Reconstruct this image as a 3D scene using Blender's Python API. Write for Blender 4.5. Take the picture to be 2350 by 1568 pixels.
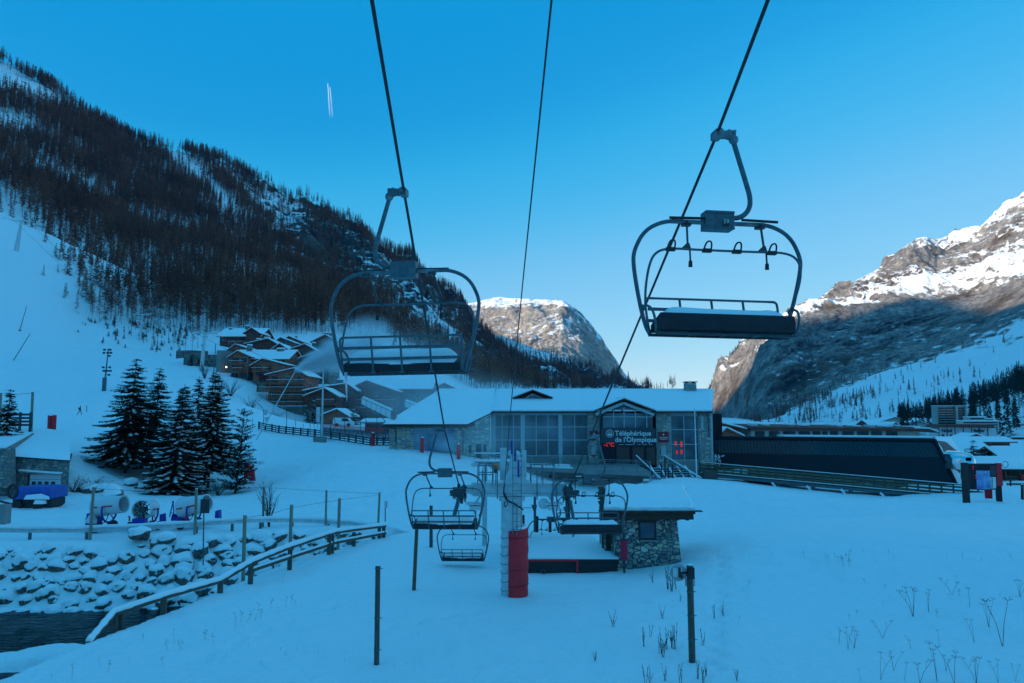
import bpy, bmesh, math, random
import numpy as np
from mathutils import Vector, Matrix, noise as mnoise
R = math.radians
for o in list(bpy.data.objects):
    bpy.data.objects.remove(o)
SC = bpy.context.scene
COL = SC.collection
CAMZ = 7.3
FPX = 1700.0            # focal length in photo pixels (frame 2349 x 1568)
PITCH = math.atan(161 / FPX)
CT, ST = math.cos(PITCH), math.sin(PITCH)

# ------------------------------------------------------------------ camera
cam = bpy.data.cameras.new('camera')
camo = bpy.data.objects.new('camera', cam)
COL.objects.link(camo)
cam.sensor_width = 36
cam.lens = FPX / 2349 * 36
cam.clip_start = 0.1
cam.clip_end = 40000
camo.location = (0, 0, CAMZ)
camo.rotation_euler = (math.pi / 2 + PITCH, 0, 0)
SC.camera = camo

# ------------------------------------------------------------------ sky and sun
SUN_EL = R(15)
SUN_AZ = math.atan2(-0.86, -0.50)          # compass angle of the sun (from +Y towards +X)
SUNV = Vector((math.sin(SUN_AZ) * math.cos(SUN_EL), math.cos(SUN_AZ) * math.cos(SUN_EL), math.sin(SUN_EL)))
w = bpy.data.worlds.new('World')
SC.world = w
w.use_nodes = True
nt = w.node_tree
nt.nodes.clear()
sky = nt.nodes.new('ShaderNodeTexSky')
sky.sky_type = 'NISHITA'
sky.sun_disc = False
sky.sun_elevation = SUN_EL
sky.sun_rotation = SUN_AZ
sky.altitude = 1850
sky.air_density = 1.0
sky.dust_density = 0.25
sky.ozone_density = 5.0
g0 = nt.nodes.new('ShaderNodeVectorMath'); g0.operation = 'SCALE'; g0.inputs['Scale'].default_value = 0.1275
grade = nt.nodes.new('ShaderNodeRGBCurve')          # cool grade with soft shoulder; dark end, the unseen zenith, lifted to brighten snow
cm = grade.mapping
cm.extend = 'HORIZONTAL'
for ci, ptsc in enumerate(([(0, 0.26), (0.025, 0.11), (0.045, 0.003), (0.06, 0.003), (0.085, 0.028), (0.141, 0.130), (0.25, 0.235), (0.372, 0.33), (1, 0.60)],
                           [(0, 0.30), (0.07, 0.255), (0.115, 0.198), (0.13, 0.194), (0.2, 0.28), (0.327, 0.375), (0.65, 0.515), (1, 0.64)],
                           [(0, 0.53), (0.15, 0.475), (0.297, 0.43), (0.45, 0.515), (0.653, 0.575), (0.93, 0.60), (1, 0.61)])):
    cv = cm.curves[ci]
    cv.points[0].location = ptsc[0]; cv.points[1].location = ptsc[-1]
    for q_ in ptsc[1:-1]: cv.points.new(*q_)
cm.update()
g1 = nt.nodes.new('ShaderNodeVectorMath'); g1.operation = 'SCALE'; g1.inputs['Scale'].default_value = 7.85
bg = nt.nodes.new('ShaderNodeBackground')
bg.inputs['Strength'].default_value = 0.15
wo = nt.nodes.new('ShaderNodeOutputWorld')
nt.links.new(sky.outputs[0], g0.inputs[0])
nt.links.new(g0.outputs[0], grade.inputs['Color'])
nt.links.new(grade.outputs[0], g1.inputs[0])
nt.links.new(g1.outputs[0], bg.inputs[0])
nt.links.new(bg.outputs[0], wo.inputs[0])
sl = bpy.data.lights.new('sun', 'SUN')
sl.energy = 5.0
sl.angle = R(0.5)
sl.color = (1.0, 0.83, 0.62)
slo = bpy.data.objects.new('sun', sl)
COL.objects.link(slo)
slo.rotation_euler = SUNV.to_track_quat('Z', 'Y').to_euler()
slo.location = SUNV * 100
SC.view_settings.view_transform = 'Standard'
SC.view_settings.look = 'None'
SC.view_settings.gamma = 1
SC.view_settings.exposure = 0.44
SC.render.engine = 'CYCLES'
SC.cycles.max_bounces = 5
SC.cycles.diffuse_bounces = 2
SC.cycles.glossy_bounces = 2
SC.cycles.transparent_max_bounces = 6
SC.cycles.volume_bounces = 2
SC.cycles.use_denoising = True

# ------------------------------------------------------------------ helpers
def P(px, py, D):
    """world point seen at photo position (px, py), D metres ahead"""
    u = (px - 1174.5) / FPX
    v = (784 - py) / FPX
    y = CT - ST * v
    z = ST + CT * v
    k = D / y
    return Vector((u * k, D, CAMZ + z * k))

def tag(o, label=None, cat=None, group=None, kind=None):
    if label: o['label'] = label
    if cat: o['category'] = cat
    if group: o['group'] = group
    if kind: o['kind'] = kind
    return o

def thing(name, label, cat, loc=(0, 0, 0), rz=0.0, group=None):
    o = bpy.data.objects.new(name, None)
    COL.objects.link(o)
    o.location = loc
    o.rotation_euler = (0, 0, rz)
    o.empty_display_size = 0.2
    return tag(o, label, cat, group)

def copy_tree(o, parent=None):
    c = o.copy()
    COL.objects.link(c)
    c.parent = parent
    for ch in list(o.children):
        copy_tree(ch, c)
    return c

def root_off(p):
    while p is not None:
        if p.get('_w'): return Vector(p.location)
        p = p.parent
    return None

class MB:
    """collects shapes and links them as ONE mesh object"""
    def __init__(s):
        s.v = []; s.f = []; s.m = []
    def add(s, vs, fs, m=0):
        n = len(s.v)
        s.v += [tuple(v) for v in vs]
        s.f += [tuple(i + n for i in f) for f in fs]
        s.m += [m] * len(fs)
        return s
    def box(s, a, b, m=0, bev=0.0):
        x0, y0, z0 = a; x1, y1, z1 = b
        if x0 > x1: x0, x1 = x1, x0
        if y0 > y1: y0, y1 = y1, y0
        if z0 > z1: z0, z1 = z1, z0
        vs = [(x0, y0, z0), (x1, y0, z0), (x1, y1, z0), (x0, y1, z0), (x0, y0, z1), (x1, y0, z1), (x1, y1, z1), (x0, y1, z1)]
        fs = [(3, 2, 1, 0), (4, 5, 6, 7), (0, 1, 5, 4), (1, 2, 6, 5), (2, 3, 7, 6), (3, 0, 4, 7)]
        return s.add(vs, fs, m)
    def beam(s, p0, p1, w, h, m=0, up=(0, 0, 1)):
        p0, p1 = Vector(p0), Vector(p1)
        d = (p1 - p0).normalized()
        u = Vector(up)
        if abs(d.dot(u)) > 0.97: u = Vector((0, 1, 0))
        sx = d.cross(u).normalized() * (w / 2)
        sz = sx.cross(d).normalized() * (h / 2)
        vs = [p0 - sx - sz, p0 + sx - sz, p0 + sx + sz, p0 - sx + sz, p1 - sx - sz, p1 + sx - sz, p1 + sx + sz, p1 - sx + sz]
        fs = [(0, 1, 2, 3), (7, 6, 5, 4), (0, 4, 5, 1), (1, 5, 6, 2), (2, 6, 7, 3), (3, 7, 4, 0)]
        return s.add(vs, fs, m)
    def tube(s, pts, r, n=8, m=0, cap=True):
        pts = [Vector(p) for p in pts]
        k = len(pts)
        rr = r if isinstance(r, (list, tuple)) else [r] * k
        vs = []; fs = []
        t0 = (pts[1] - pts[0]).normalized()
        u = Vector((0, 0, 1)) if abs(t0.z) < 0.9 else Vector((1, 0, 0))
        a = t0.cross(u).normalized()
        for i in range(k):
            if i == 0: t = t0
            elif i == k - 1: t = (pts[i] - pts[i - 1]).normalized()
            else: t = ((pts[i + 1] - pts[i]).normalized() + (pts[i] - pts[i - 1]).normalized()).normalized()
            a = (a - t * a.dot(t)).normalized()
            b = t.cross(a)
            for j in range(n):
                q = 2 * math.pi * j / n
                vs.append(pts[i] + (a * math.cos(q) + b * math.sin(q)) * rr[i])
        for i in range(k - 1):
            for j in range(n):
                j2 = (j + 1) % n
                fs.append((i * n + j, i * n + j2, (i + 1) * n + j2, (i + 1) * n + j))
        if cap:
            fs.append(tuple(range(n))[::-1])
            fs.append(tuple((k - 1) * n + j for j in range(n)))
        return s.add(vs, fs, m)
    def cyl(s, p0, p1, r0, r1=None, n=10, m=0):
        return s.tube([p0, p1], [r0, r0 if r1 is None else r1], n, m)
    def prism(s, poly, axis, a, b, m=0):
        """2D polygon extruded along axis ('x','y','z') from a to b"""
        def mk(p, t):
            if axis == 'x': return (t, p[0], p[1])
            if axis == 'y': return (p[0], t, p[1])
            return (p[0], p[1], t)
        n = len(poly)
        vs = [mk(p, a) for p in poly] + [mk(p, b) for p in poly]
        fs = [tuple(range(n)), tuple(range(2 * n - 1, n - 1, -1))]
        fs += [(i, i + n, (i + 1) % n + n, (i + 1) % n) for i in range(n)]
        return s.add(vs, fs, m)
    def poly(s, pts, m=0):
        return s.add(pts, [tuple(range(len(pts)))], m)
    def slab(s, quad, th, m=0, dirn=(0, 0, 1)):
        """closed slab: quad/polygon pushed by th along dirn"""
        d = Vector(dirn) * th
        q = [Vector(p) for p in quad]; n = len(q)
        vs = q + [p + d for p in q]
        fs = [tuple(range(n))[::-1], tuple(range(n, 2 * n))]
        fs += [(i, (i + 1) % n, (i + 1) % n + n, i + n) for i in range(n)]
        return s.add(vs, fs, m)
    def sphere(s, c, r, nu=10, nv=7, m=0, sc=(1, 1, 1)):
        vs = []; fs = []
        for i in range(nv + 1):
            th = math.pi * i / nv
            for j in range(nu):
                ph = 2 * math.pi * j / nu
                vs.append((c[0] + r * sc[0] * math.sin(th) * math.cos(ph), c[1] + r * sc[1] * math.sin(th) * math.sin(ph), c[2] + r * sc[2] * math.cos(th)))
        for i in range(nv):
            for j in range(nu):
                j2 = (j + 1) % nu
                fs.append((i * nu + j, (i + 1) * nu + j, (i + 1) * nu + j2, i * nu + j2))
        return s.add(vs, fs, m)
    def build(s, name, mats, parent=None, smooth=False, off=None, fixn=True):
        if off is None: off = root_off(parent)
        v = s.v
        if off is not None:
            ox, oy, oz = off
            v = [(a - ox, b - oy, c - oz) for a, b, c in v]
        me = bpy.data.meshes.new(name)
        me.from_pydata(v, [], s.f)
        if not isinstance(mats, (list, tuple)): mats = [mats]
        for mm in mats: me.materials.append(mm)
        if len(mats) > 1: me.polygons.foreach_set('material_index', s.m)
        if fixn:
            bm = bmesh.new(); bm.from_mesh(me)
            bmesh.ops.recalc_face_normals(bm, faces=bm.faces)
            bm.to_mesh(me); bm.free()
        if smooth is True:
            me.polygons.foreach_set('use_smooth', [True] * len(me.polygons))
        elif smooth:
            me.polygons.foreach_set('use_smooth', [True] * len(me.polygons))
            try: me.set_sharp_from_angle(angle=R(smooth))
            except Exception: pass
        me.update()
        o = bpy.data.objects.new(name, me)
        COL.objects.link(o)
        if parent is not None: o.parent = parent
        return o

def wthing(name, label, cat, loc, group=None):
    """thing whose parts are given in world coordinates"""
    o = thing(name, label, cat, loc, 0, group)
    o['_w'] = 1
    return o

def arc(cx, cz, r, a0, a1, n, y=0.0):
    return [Vector((cx + r * math.cos(a0 + (a1 - a0) * i / n), y, cz + r * math.sin(a0 + (a1 - a0) * i / n))) for i in range(n + 1)]

def smooth_path(pts, it=2):
    pts = [Vector(p) for p in pts]
    for _ in range(it):
        q = [pts[0]]
        for a, b in zip(pts, pts[1:]):
            q += [a * .75 + b * .25, a * .25 + b * .75]
        q.append(pts[-1]); pts = q
    return pts

def text_mesh(txt, size, name, mat, parent, origin, xdir, updir, thick=0.02, align='CENTER', bold=0.0):
    cu = bpy.data.curves.new(name, 'FONT')
    cu.body = txt; cu.size = size; cu.align_x = align; cu.align_y = 'CENTER'
    cu.extrude = thick / 2; cu.offset = bold; cu.resolution_u = 3
    to = bpy.data.objects.new(name, cu)
    COL.objects.link(to)
    bpy.context.view_layer.update()
    me = bpy.data.meshes.new_from_object(to.evaluated_get(bpy.context.evaluated_depsgraph_get()))
    bpy.data.objects.remove(to)
    me.name = name
    x = Vector(xdir).normalized(); u = Vector(updir).normalized(); n = x.cross(u)
    M = Matrix((x, u, n)).transposed().to_4x4()
    M.translation = Vector(origin)
    if root_off(parent) is not None:
        M.translation = M.translation - root_off(parent)
    me.transform(M)
    me.materials.clear(); me.materials.append(mat)
    o = bpy.data.objects.new(name, me)
    COL.objects.link(o); o.parent = parent
    return o

# numpy value noise
def _h(i, j, k, seed):
    n = (i * 374761393 + j * 668265263 + k * 2147483647 + seed * 974634777) & 0xffffffff
    n = (n ^ (n >> 13)) * 1274126177 & 0xffffffff
    n = n ^ (n >> 16)
    return (n & 0xffff) / 32767.5 - 1.0
def vnoise(x, y, z=0.0, seed=0):
    x = np.asarray(x, float); y = np.asarray(y, float); z = np.asarray(z, float) + x * 0
    xi = np.floor(x).astype(np.int64); yi = np.floor(y).astype(np.int64); zi = np.floor(z).astype(np.int64)
    fx, fy, fz = x - xi, y - yi, z - zi
    fx, fy, fz = [t * t * (3 - 2 * t) for t in (fx, fy, fz)]
    r = 0
    for a in (0, 1):
        for b in (0, 1):
            for c in (0, 1):
                r = r + _h(xi + a, yi + b, zi + c, seed) * (fx if a else 1 - fx) * (fy if b else 1 - fy) * (fz if c else 1 - fz)
    return r
def fbm(x, y, z=0.0, o=5, seed=0, ridged=False, gain=0.5):
    r = 0; a = 1.0; t = 0
    for i in range(o):
        n = vnoise(x * 2 ** i, y * 2 ** i, np.asarray(z) * 2 ** i, seed + i * 17)
        if ridged: n = 1 - 2 * np.abs(n)
        r = r + a * n; t += a; a *= gain
    return r / t
def sstep(a, b, x):
    t = np.clip((x - a) / (b - a), 0, 1)
    return t * t * (3 - 2 * t)

# ------------------------------------------------------------------ materials
def newmat(name):
    m = bpy.data.materials.new(name)
    m.use_nodes = True
    n = m.node_tree
    return m, n, n.nodes['Principled BSDF']
def col4(c): return (c[0], c[1], c[2], 1)
def mat(name, c, rough=0.7, metal=0.0, var=0.15, scale=6.0, bump=0.0, bscale=30.0, c2=None, stretch=None, emit=None, estr=0.0, spec=None):
    m, n, b = newmat(name)
    N, L = n.nodes, n.links
    tc = N.new('ShaderNodeTexCoord')
    mp = N.new('ShaderNodeMapping')
    if stretch: mp.inputs['Scale'].default_value = stretch
    L.new(tc.outputs['Object'], mp.inputs[0])
    nz = N.new('ShaderNodeTexNoise'); nz.inputs['Scale'].default_value = scale; nz.inputs['Detail'].default_value = 5
    L.new(mp.outputs[0], nz.inputs['Vector'])
    rp = N.new('ShaderNodeValToRGB')
    c2 = c2 or tuple(x * (1 + var) for x in c)
    c1 = tuple(x * (1 - var) for x in c)
    rp.color_ramp.elements[0].position = 0.3; rp.color_ramp.elements[1].position = 0.7
    rp.color_ramp.elements[0].color = col4(c1); rp.color_ramp.elements[1].color = col4(c2)
    L.new(nz.outputs['Fac'], rp.inputs[0]); L.new(rp.outputs[0], b.inputs['Base Color'])
    b.inputs['Roughness'].default_value = rough; b.inputs['Metallic'].default_value = metal
    if spec is not None: b.inputs['Specular IOR Level'].default_value = spec
    if bump:
        n2 = N.new('ShaderNodeTexNoise'); n2.inputs['Scale'].default_value = bscale; n2.inputs['Detail'].default_value = 4
        L.new(mp.outputs[0], n2.inputs['Vector'])
        bp = N.new('ShaderNodeBump'); bp.inputs['Strength'].default_value = 1.0; bp.inputs['Distance'].default_value = bump
        L.new(n2.outputs['Fac'], bp.inputs['Height']); L.new(bp.outputs[0], b.inputs['Normal'])
    if emit:
        b.inputs['Emission Color'].default_value = col4(emit); b.inputs['Emission Strength'].default_value = estr
    return m

def snow_mat(name, bump=0.02, bscale=9.0, big=0.0):
    m, n, b = newmat(name)
    N, L = n.nodes, n.links
    b.inputs['Base Color'].default_value = (0.90, 0.93, 0.95, 1)
    b.inputs['Roughness'].default_value = 0.65
    b.inputs['Specular IOR Level'].default_value = 0.25
    tc = N.new('ShaderNodeTexCoord')
    nz = N.new('ShaderNodeTexNoise'); nz.inputs['Scale'].default_value = bscale; nz.inputs['Detail'].default_value = 6
    nz.inputs['Roughness'].default_value = 0.6
    L.new(tc.outputs['Object'], nz.inputs['Vector'])
    bp = N.new('ShaderNodeBump'); bp.inputs['Distance'].default_value = bump
    L.new(nz.outputs['Fac'], bp.inputs['Height'])
    last = bp
    if big:
        n2 = N.new('ShaderNodeTexNoise'); n2.inputs['Scale'].default_value = 0.9; n2.inputs['Detail'].default_value = 5
        L.new(tc.outputs['Object'], n2.inputs['Vector'])
        b2 = N.new('ShaderNodeBump'); b2.inputs['Distance'].default_value = big
        L.new(n2.outputs['Fac'], b2.inputs['Height']); L.new(bp.outputs[0], b2.inputs['Normal'])
        last = b2
    L.new(last.outputs[0], b.inputs['Normal'])
    return m

def rock_snow_mat(name, rockA, rockB, rockC, scale, bump, amp=0.5, sharp=0.08, streak=(1, 1, 1), brown=None):
    """rock with settled snow where the vertex attribute 'snow' says it collects"""
    m, n, b = newmat(name)
    N, L = n.nodes, n.links
    tc = N.new('ShaderNodeTexCoord')
    mp = N.new('ShaderNodeMapping'); mp.inputs['Scale'].default_value = streak
    L.new(tc.outputs['Object'], mp.inputs[0])
    nz = N.new('ShaderNodeTexNoise'); nz.inputs['Scale'].default_value = scale; nz.inputs['Detail'].default_value = 10; nz.inputs['Roughness'].default_value = 0.68
    L.new(mp.outputs[0], nz.inputs['Vector'])
    rp = N.new('ShaderNodeValToRGB')
    e = rp.color_ramp.elements
    e[0].position = 0.33; e[0].color = col4(rockA); e[1].position = 0.66; e[1].color = col4(rockC)
    e2 = e.new(0.5); e2.color = col4(rockB)
    L.new(nz.outputs['Fac'], rp.inputs[0])
    rock = rp.outputs[0]
    if brown:
        n4 = N.new('ShaderNodeTexNoise'); n4.inputs['Scale'].default_value = scale * 0.35; n4.inputs['Detail'].default_value = 6
        L.new(tc.outputs['Object'], n4.inputs['Vector'])
        r4 = N.new('ShaderNodeValToRGB'); r4.color_ramp.elements[0].position = 0.52; r4.color_ramp.elements[1].position = 0.62
        L.new(n4.outputs['Fac'], r4.inputs[0])
        mx = N.new('ShaderNodeMixRGB'); mx.inputs[2].default_value = col4(brown)
        L.new(r4.outputs[0], mx.inputs[0]); L.new(rock, mx.inputs[1]); rock = mx.outputs[0]
    # crisp cracks and ledges over the broad tones
    nf = N.new('ShaderNodeTexNoise'); nf.inputs['Scale'].default_value = scale * 4.5; nf.inputs['Detail'].default_value = 8; nf.inputs['Roughness'].default_value = 0.75
    L.new(mp.outputs[0], nf.inputs['Vector'])
    rf = N.new('ShaderNodeMapRange'); rf.inputs[1].default_value = 0.36; rf.inputs[2].default_value = 0.62; rf.inputs[3].default_value = 0.35; rf.inputs[4].default_value = 1.25
    L.new(nf.outputs['Fac'], rf.inputs[0])
    mf = N.new('ShaderNodeMixRGB'); mf.blend_type = 'MULTIPLY'; mf.inputs[0].default_value = 1.0
    L.new(rock, mf.inputs[1]); L.new(rf.outputs[0], mf.inputs[2]); rock = mf.outputs[0]
    at = N.new('ShaderNodeAttribute'); at.attribute_name = 'snow'
    n3 = N.new('ShaderNodeTexNoise'); n3.inputs['Scale'].default_value = scale * 2.6; n3.inputs['Detail'].default_value = 10; n3.inputs['Roughness'].default_value = 0.65
    L.new(mp.outputs[0], n3.inputs['Vector'])
    ma = N.new('ShaderNodeMath'); ma.operation = 'MULTIPLY_ADD'; ma.inputs[1].default_value = amp * 2; ma.inputs[2].default_value = -amp
    L.new(n3.outputs['Fac'], ma.inputs[0])
    ad = N.new('ShaderNodeMath'); ad.operation = 'ADD'
    L.new(at.outputs['Fac'], ad.inputs[0]); L.new(ma.outputs[0], ad.inputs[1])
    mr = N.new('ShaderNodeMapRange'); mr.inputs[1].default_value = 0.5 - sharp; mr.inputs[2].default_value = 0.5 + sharp
    L.new(ad.outputs[0], mr.inputs[0])
    mix = N.new('ShaderNodeMixRGB'); mix.inputs[2].default_value = (0.90, 0.93, 0.95, 1)
    L.new(mr.outputs[0], mix.inputs[0]); L.new(rock, mix.inputs[1])
    L.new(mix.outputs[0], b.inputs['Base Color'])
    b.inputs['Roughness'].default_value = 0.85; b.inputs['Specular IOR Level'].default_value = 0.15
    bp = N.new('ShaderNodeBump'); bp.inputs['Distance'].default_value = bump
    st_ = N.new('ShaderNodeMapRange'); st_.inputs[3].default_value = 1.0; st_.inputs[4].default_value = 0.10; L.new(mr.outputs[0], st_.inputs[0]); L.new(st_.outputs[0], bp.inputs['Strength'])
    b2 = N.new('ShaderNodeBump'); b2.inputs['Distance'].default_value = bump * 0.45
    L.new(st_.outputs[0], b2.inputs['Strength'])
    L.new(nz.outputs['Fac'], bp.inputs['Height']); L.new(nf.outputs['Fac'], b2.inputs['Height']); L.new(bp.outputs[0], b2.inputs['Normal']); L.new(b2.outputs[0], b.inputs['Normal'])
    return m

def grid_mesh(name, X, Y, Z, material, attrs=None, smooth=True):
    nr, nc = X.shape
    me = bpy.data.meshes.new(name)
    co = np.stack([X, Y, Z], -1).reshape(-1, 3).astype(np.float32)
    idx = np.arange(nr * nc).reshape(nr, nc)
    f = np.stack([idx[:-1, :-1], idx[:-1, 1:], idx[1:, 1:], idx[1:, :-1]], -1).reshape(-1, 4)
    me.vertices.add(len(co)); me.vertices.foreach_set('co', co.ravel())
    me.loops.add(f.size); me.loops.foreach_set('vertex_index', f.ravel().astype(np.int32))
    me.polygons.add(len(f)); me.polygons.foreach_set('loop_start', (np.arange(len(f)) * 4).astype(np.int32))
    me.polygons.foreach_set('loop_total', np.full(len(f), 4, np.int32))
    me.polygons.foreach_set('use_smooth', np.full(len(f), smooth))
    me.update(calc_edges=True)
    for k, a in (attrs or {}).items():
        at = me.attributes.new(k, 'FLOAT', 'POINT')
        at.data.foreach_set('value', np.asarray(a, np.float32).ravel())
    me.materials.append(material)
    o = bpy.data.objects.new(name, me)
    COL.objects.link(o)
    return o
# ------------------------------------------------------------------ ground sheet
M_SNOW_G = snow_mat('snow_ground', 0.05, 6.0, 0.28)
M_SNOW = snow_mat('snow', 0.02, 12.0)
def interp_poly(pts, x):
    pts = np.asarray(pts, float)
    return np.interp(x, pts[:, 0], pts[:, 1])
CP = [  # (px, py, D) points of the snow surface
 (1185,1366,29.5),(1000,1450,24.3),(600,1390,28),(864,1526,21.3),(1588,1516,21.6),(1300,1460,23.8),(1500,1302,35),(1300,1303,35.5),
 (100,1560,20.6),(500,1560,20.5),(1000,1562,20.3),(1500,1560,20.5),(2000,1560,19.4),(2349,1560,18.2),(2349,1400,23.5),(2000,1400,25.8),(1700,1400,26.8),
 (2349,1262,27.8),(2000,1240,31.0),(1750,1243,34.0),(2349,1218,33),(2000,1210,35.5),(1650,1205,43),
 (1500,1180,54),(1500,1118,70),(1560,1094,77),(1475,1113,76),(1150,1088,77),(1220,1117,77),(1300,1132,77),(1420,1131,76),(1650,1106,78),(1750,1118,74),(1900,1133,72),(2050,1145,69),(2215,1147,62),(2349,1140,64),(2349,1112,78),(2290,1120,66),
 (1200,1180,54),(1000,1066,76),(908,1026,84),(1000,1038,82),(1061,1047,82),(1098,1053,81),(1110,1085,76),(940,1045,78),(900,1150,60),(700,1150,58.5),(700,1080,74),(620,1200,49),(885,1212,47),(885,1232,43.5),
 (600,1035,92),(600,990,112),(735,1005,103),(860,1022,96),(890,1030,92),(700,990,125),(620,960,140),(820,975,160),
 (0,1243,43),(300,1243,43),(450,1232,44),(-600,1243,43),(190,1480,23.5),(450,1380,28.5),(700,1265,39),
 (40,1215,48),(250,1200,50),(440,1195,51),(60,1160,55),(60,1124,62),(190,1110,64),(260,1120,66),(-200,1150,62),
 (285,1088,75),(400,1130,70),(545,1125,71),(170,1050,72),(180,1010,84),(60,1010,80),(-100,1000,84),(118,992,82),(220,1000,84),
 (183,953,144),(30,930,120),(238,905,165),(350,900,150),(450,940,130),(560,930,150),(560,915,180),(640,965,178),(700,980,170),(760,985,160),(540,870,200),
 (470,835,225),(440,815,260),(370,805,270),(200,830,230),(100,860,190),(30,830,220),(45,760,258),(0,700,270),(200,745,285),(330,775,290),
 (0,600,295),(100,650,295),(560,800,260),(640,800,290),(760,810,300),(800,930,215),(760,965,178),(900,975,200),(1100,950,230),
]
PX = []
for (a, b, D) in CP:
    p = P(a, b, D)
    PX.append((p.x, p.y, p.z))
PX += [(-60,-40,0.1),(0,-60,0.2),(60,-40,0.6),(0,0,0.1),(-25,5,0),(25,5,0.8),(60,20,1.5),(-60,10,-0.2),
       (150,90,-1.5),(150,160,-3),(60,160,-2),(100,260,-3),(0,160,0),(0,260,-1),(250,300,-2),(60,420,-4),(-60,420,60),(-250,420,130),(220,440,-4),
       (-300,250,110),(-250,150,60),(-150,80,12),(-120,30,2),(150,30,3),(-300,350,130)]
PX = np.array(PX)
S = 50.0
def _k(r2): return 0.5 * r2 * np.log(r2 + 1e-9)
_A = PX[:, :2] / S
_n = len(_A)
_K = _k(((_A[:, None] - _A[None]) ** 2).sum(-1)) + np.eye(_n) * 0.0025
_Q = np.hstack([np.ones((_n, 1)), _A])
_M = np.block([[_K, _Q], [_Q.T, np.zeros((3, 3))]])
_W = np.linalg.solve(_M, np.concatenate([PX[:, 2], np.zeros(3)]))
def base_z(x, y):
    x = np.asarray(x, float); y = np.asarray(y, float)
    sh = x.shape; a = np.stack([x.ravel(), y.ravel()], -1) / S
    out = np.empty(len(a))
    for i in range(0, len(a), 20000):
        q = a[i:i + 20000]
        out[i:i + 20000] = _k(((q[:, None] - _A[None]) ** 2).sum(-1)) @ _W[:_n] + _W[_n] + q @ _W[_n + 1:]
    return out.reshape(sh)
# river channel between the two banks
NEAR = [P(*q) for q in ((-900,1600,22),(-200,1600,19),(20,1548,20.8),(190,1482,23.4),(330,1428,25.8),(450,1380,28.5),(600,1308,34),(750,1266,39),(885,1230,44))]
FAR = [P(*q) for q in ((885,1213,47.5),(700,1216,46.5),(450,1233,44),(300,1243,43),(0,1243,43),(-600,1243,43),(-1400,1243,43))]
NEAR2 = [(p.x, p.y) for p in NEAR]; FAR2 = [(p.x, p.y) for p in FAR]
CH = NEAR2 + [(NEAR2[-1][0] + 1.0, (NEAR2[-1][1] + FAR2[0][1]) / 2)] + FAR2
WATER_Z = CAMZ - 10.4
def in_poly(x, y, poly):
    r = np.zeros(x.shape, bool)
    n = len(poly)
    for i in range(n):
        x0, y0 = poly[i]; x1, y1 = poly[(i + 1) % n]
        c = ((y0 > y) != (y1 > y)) & (x < (x1 - x0) * (y - y0) / (y1 - y0 + 1e-12) + x0)
        r ^= c
    return r
def dist_pl(x, y, pl):
    d = np.full(x.shape, 1e9)
    for (x0, y0), (x1, y1) in zip(pl, pl[1:]):
        dx, dy = x1 - x0, y1 - y0
        t = np.clip(((x - x0) * dx + (y - y0) * dy) / (dx * dx + dy * dy), 0, 1)
        d = np.minimum(d, np.hypot(x - x0 - t * dx, y - y0 - t * dy))
    return d
LEDGE = P(150, 1478, 32.3)
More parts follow.
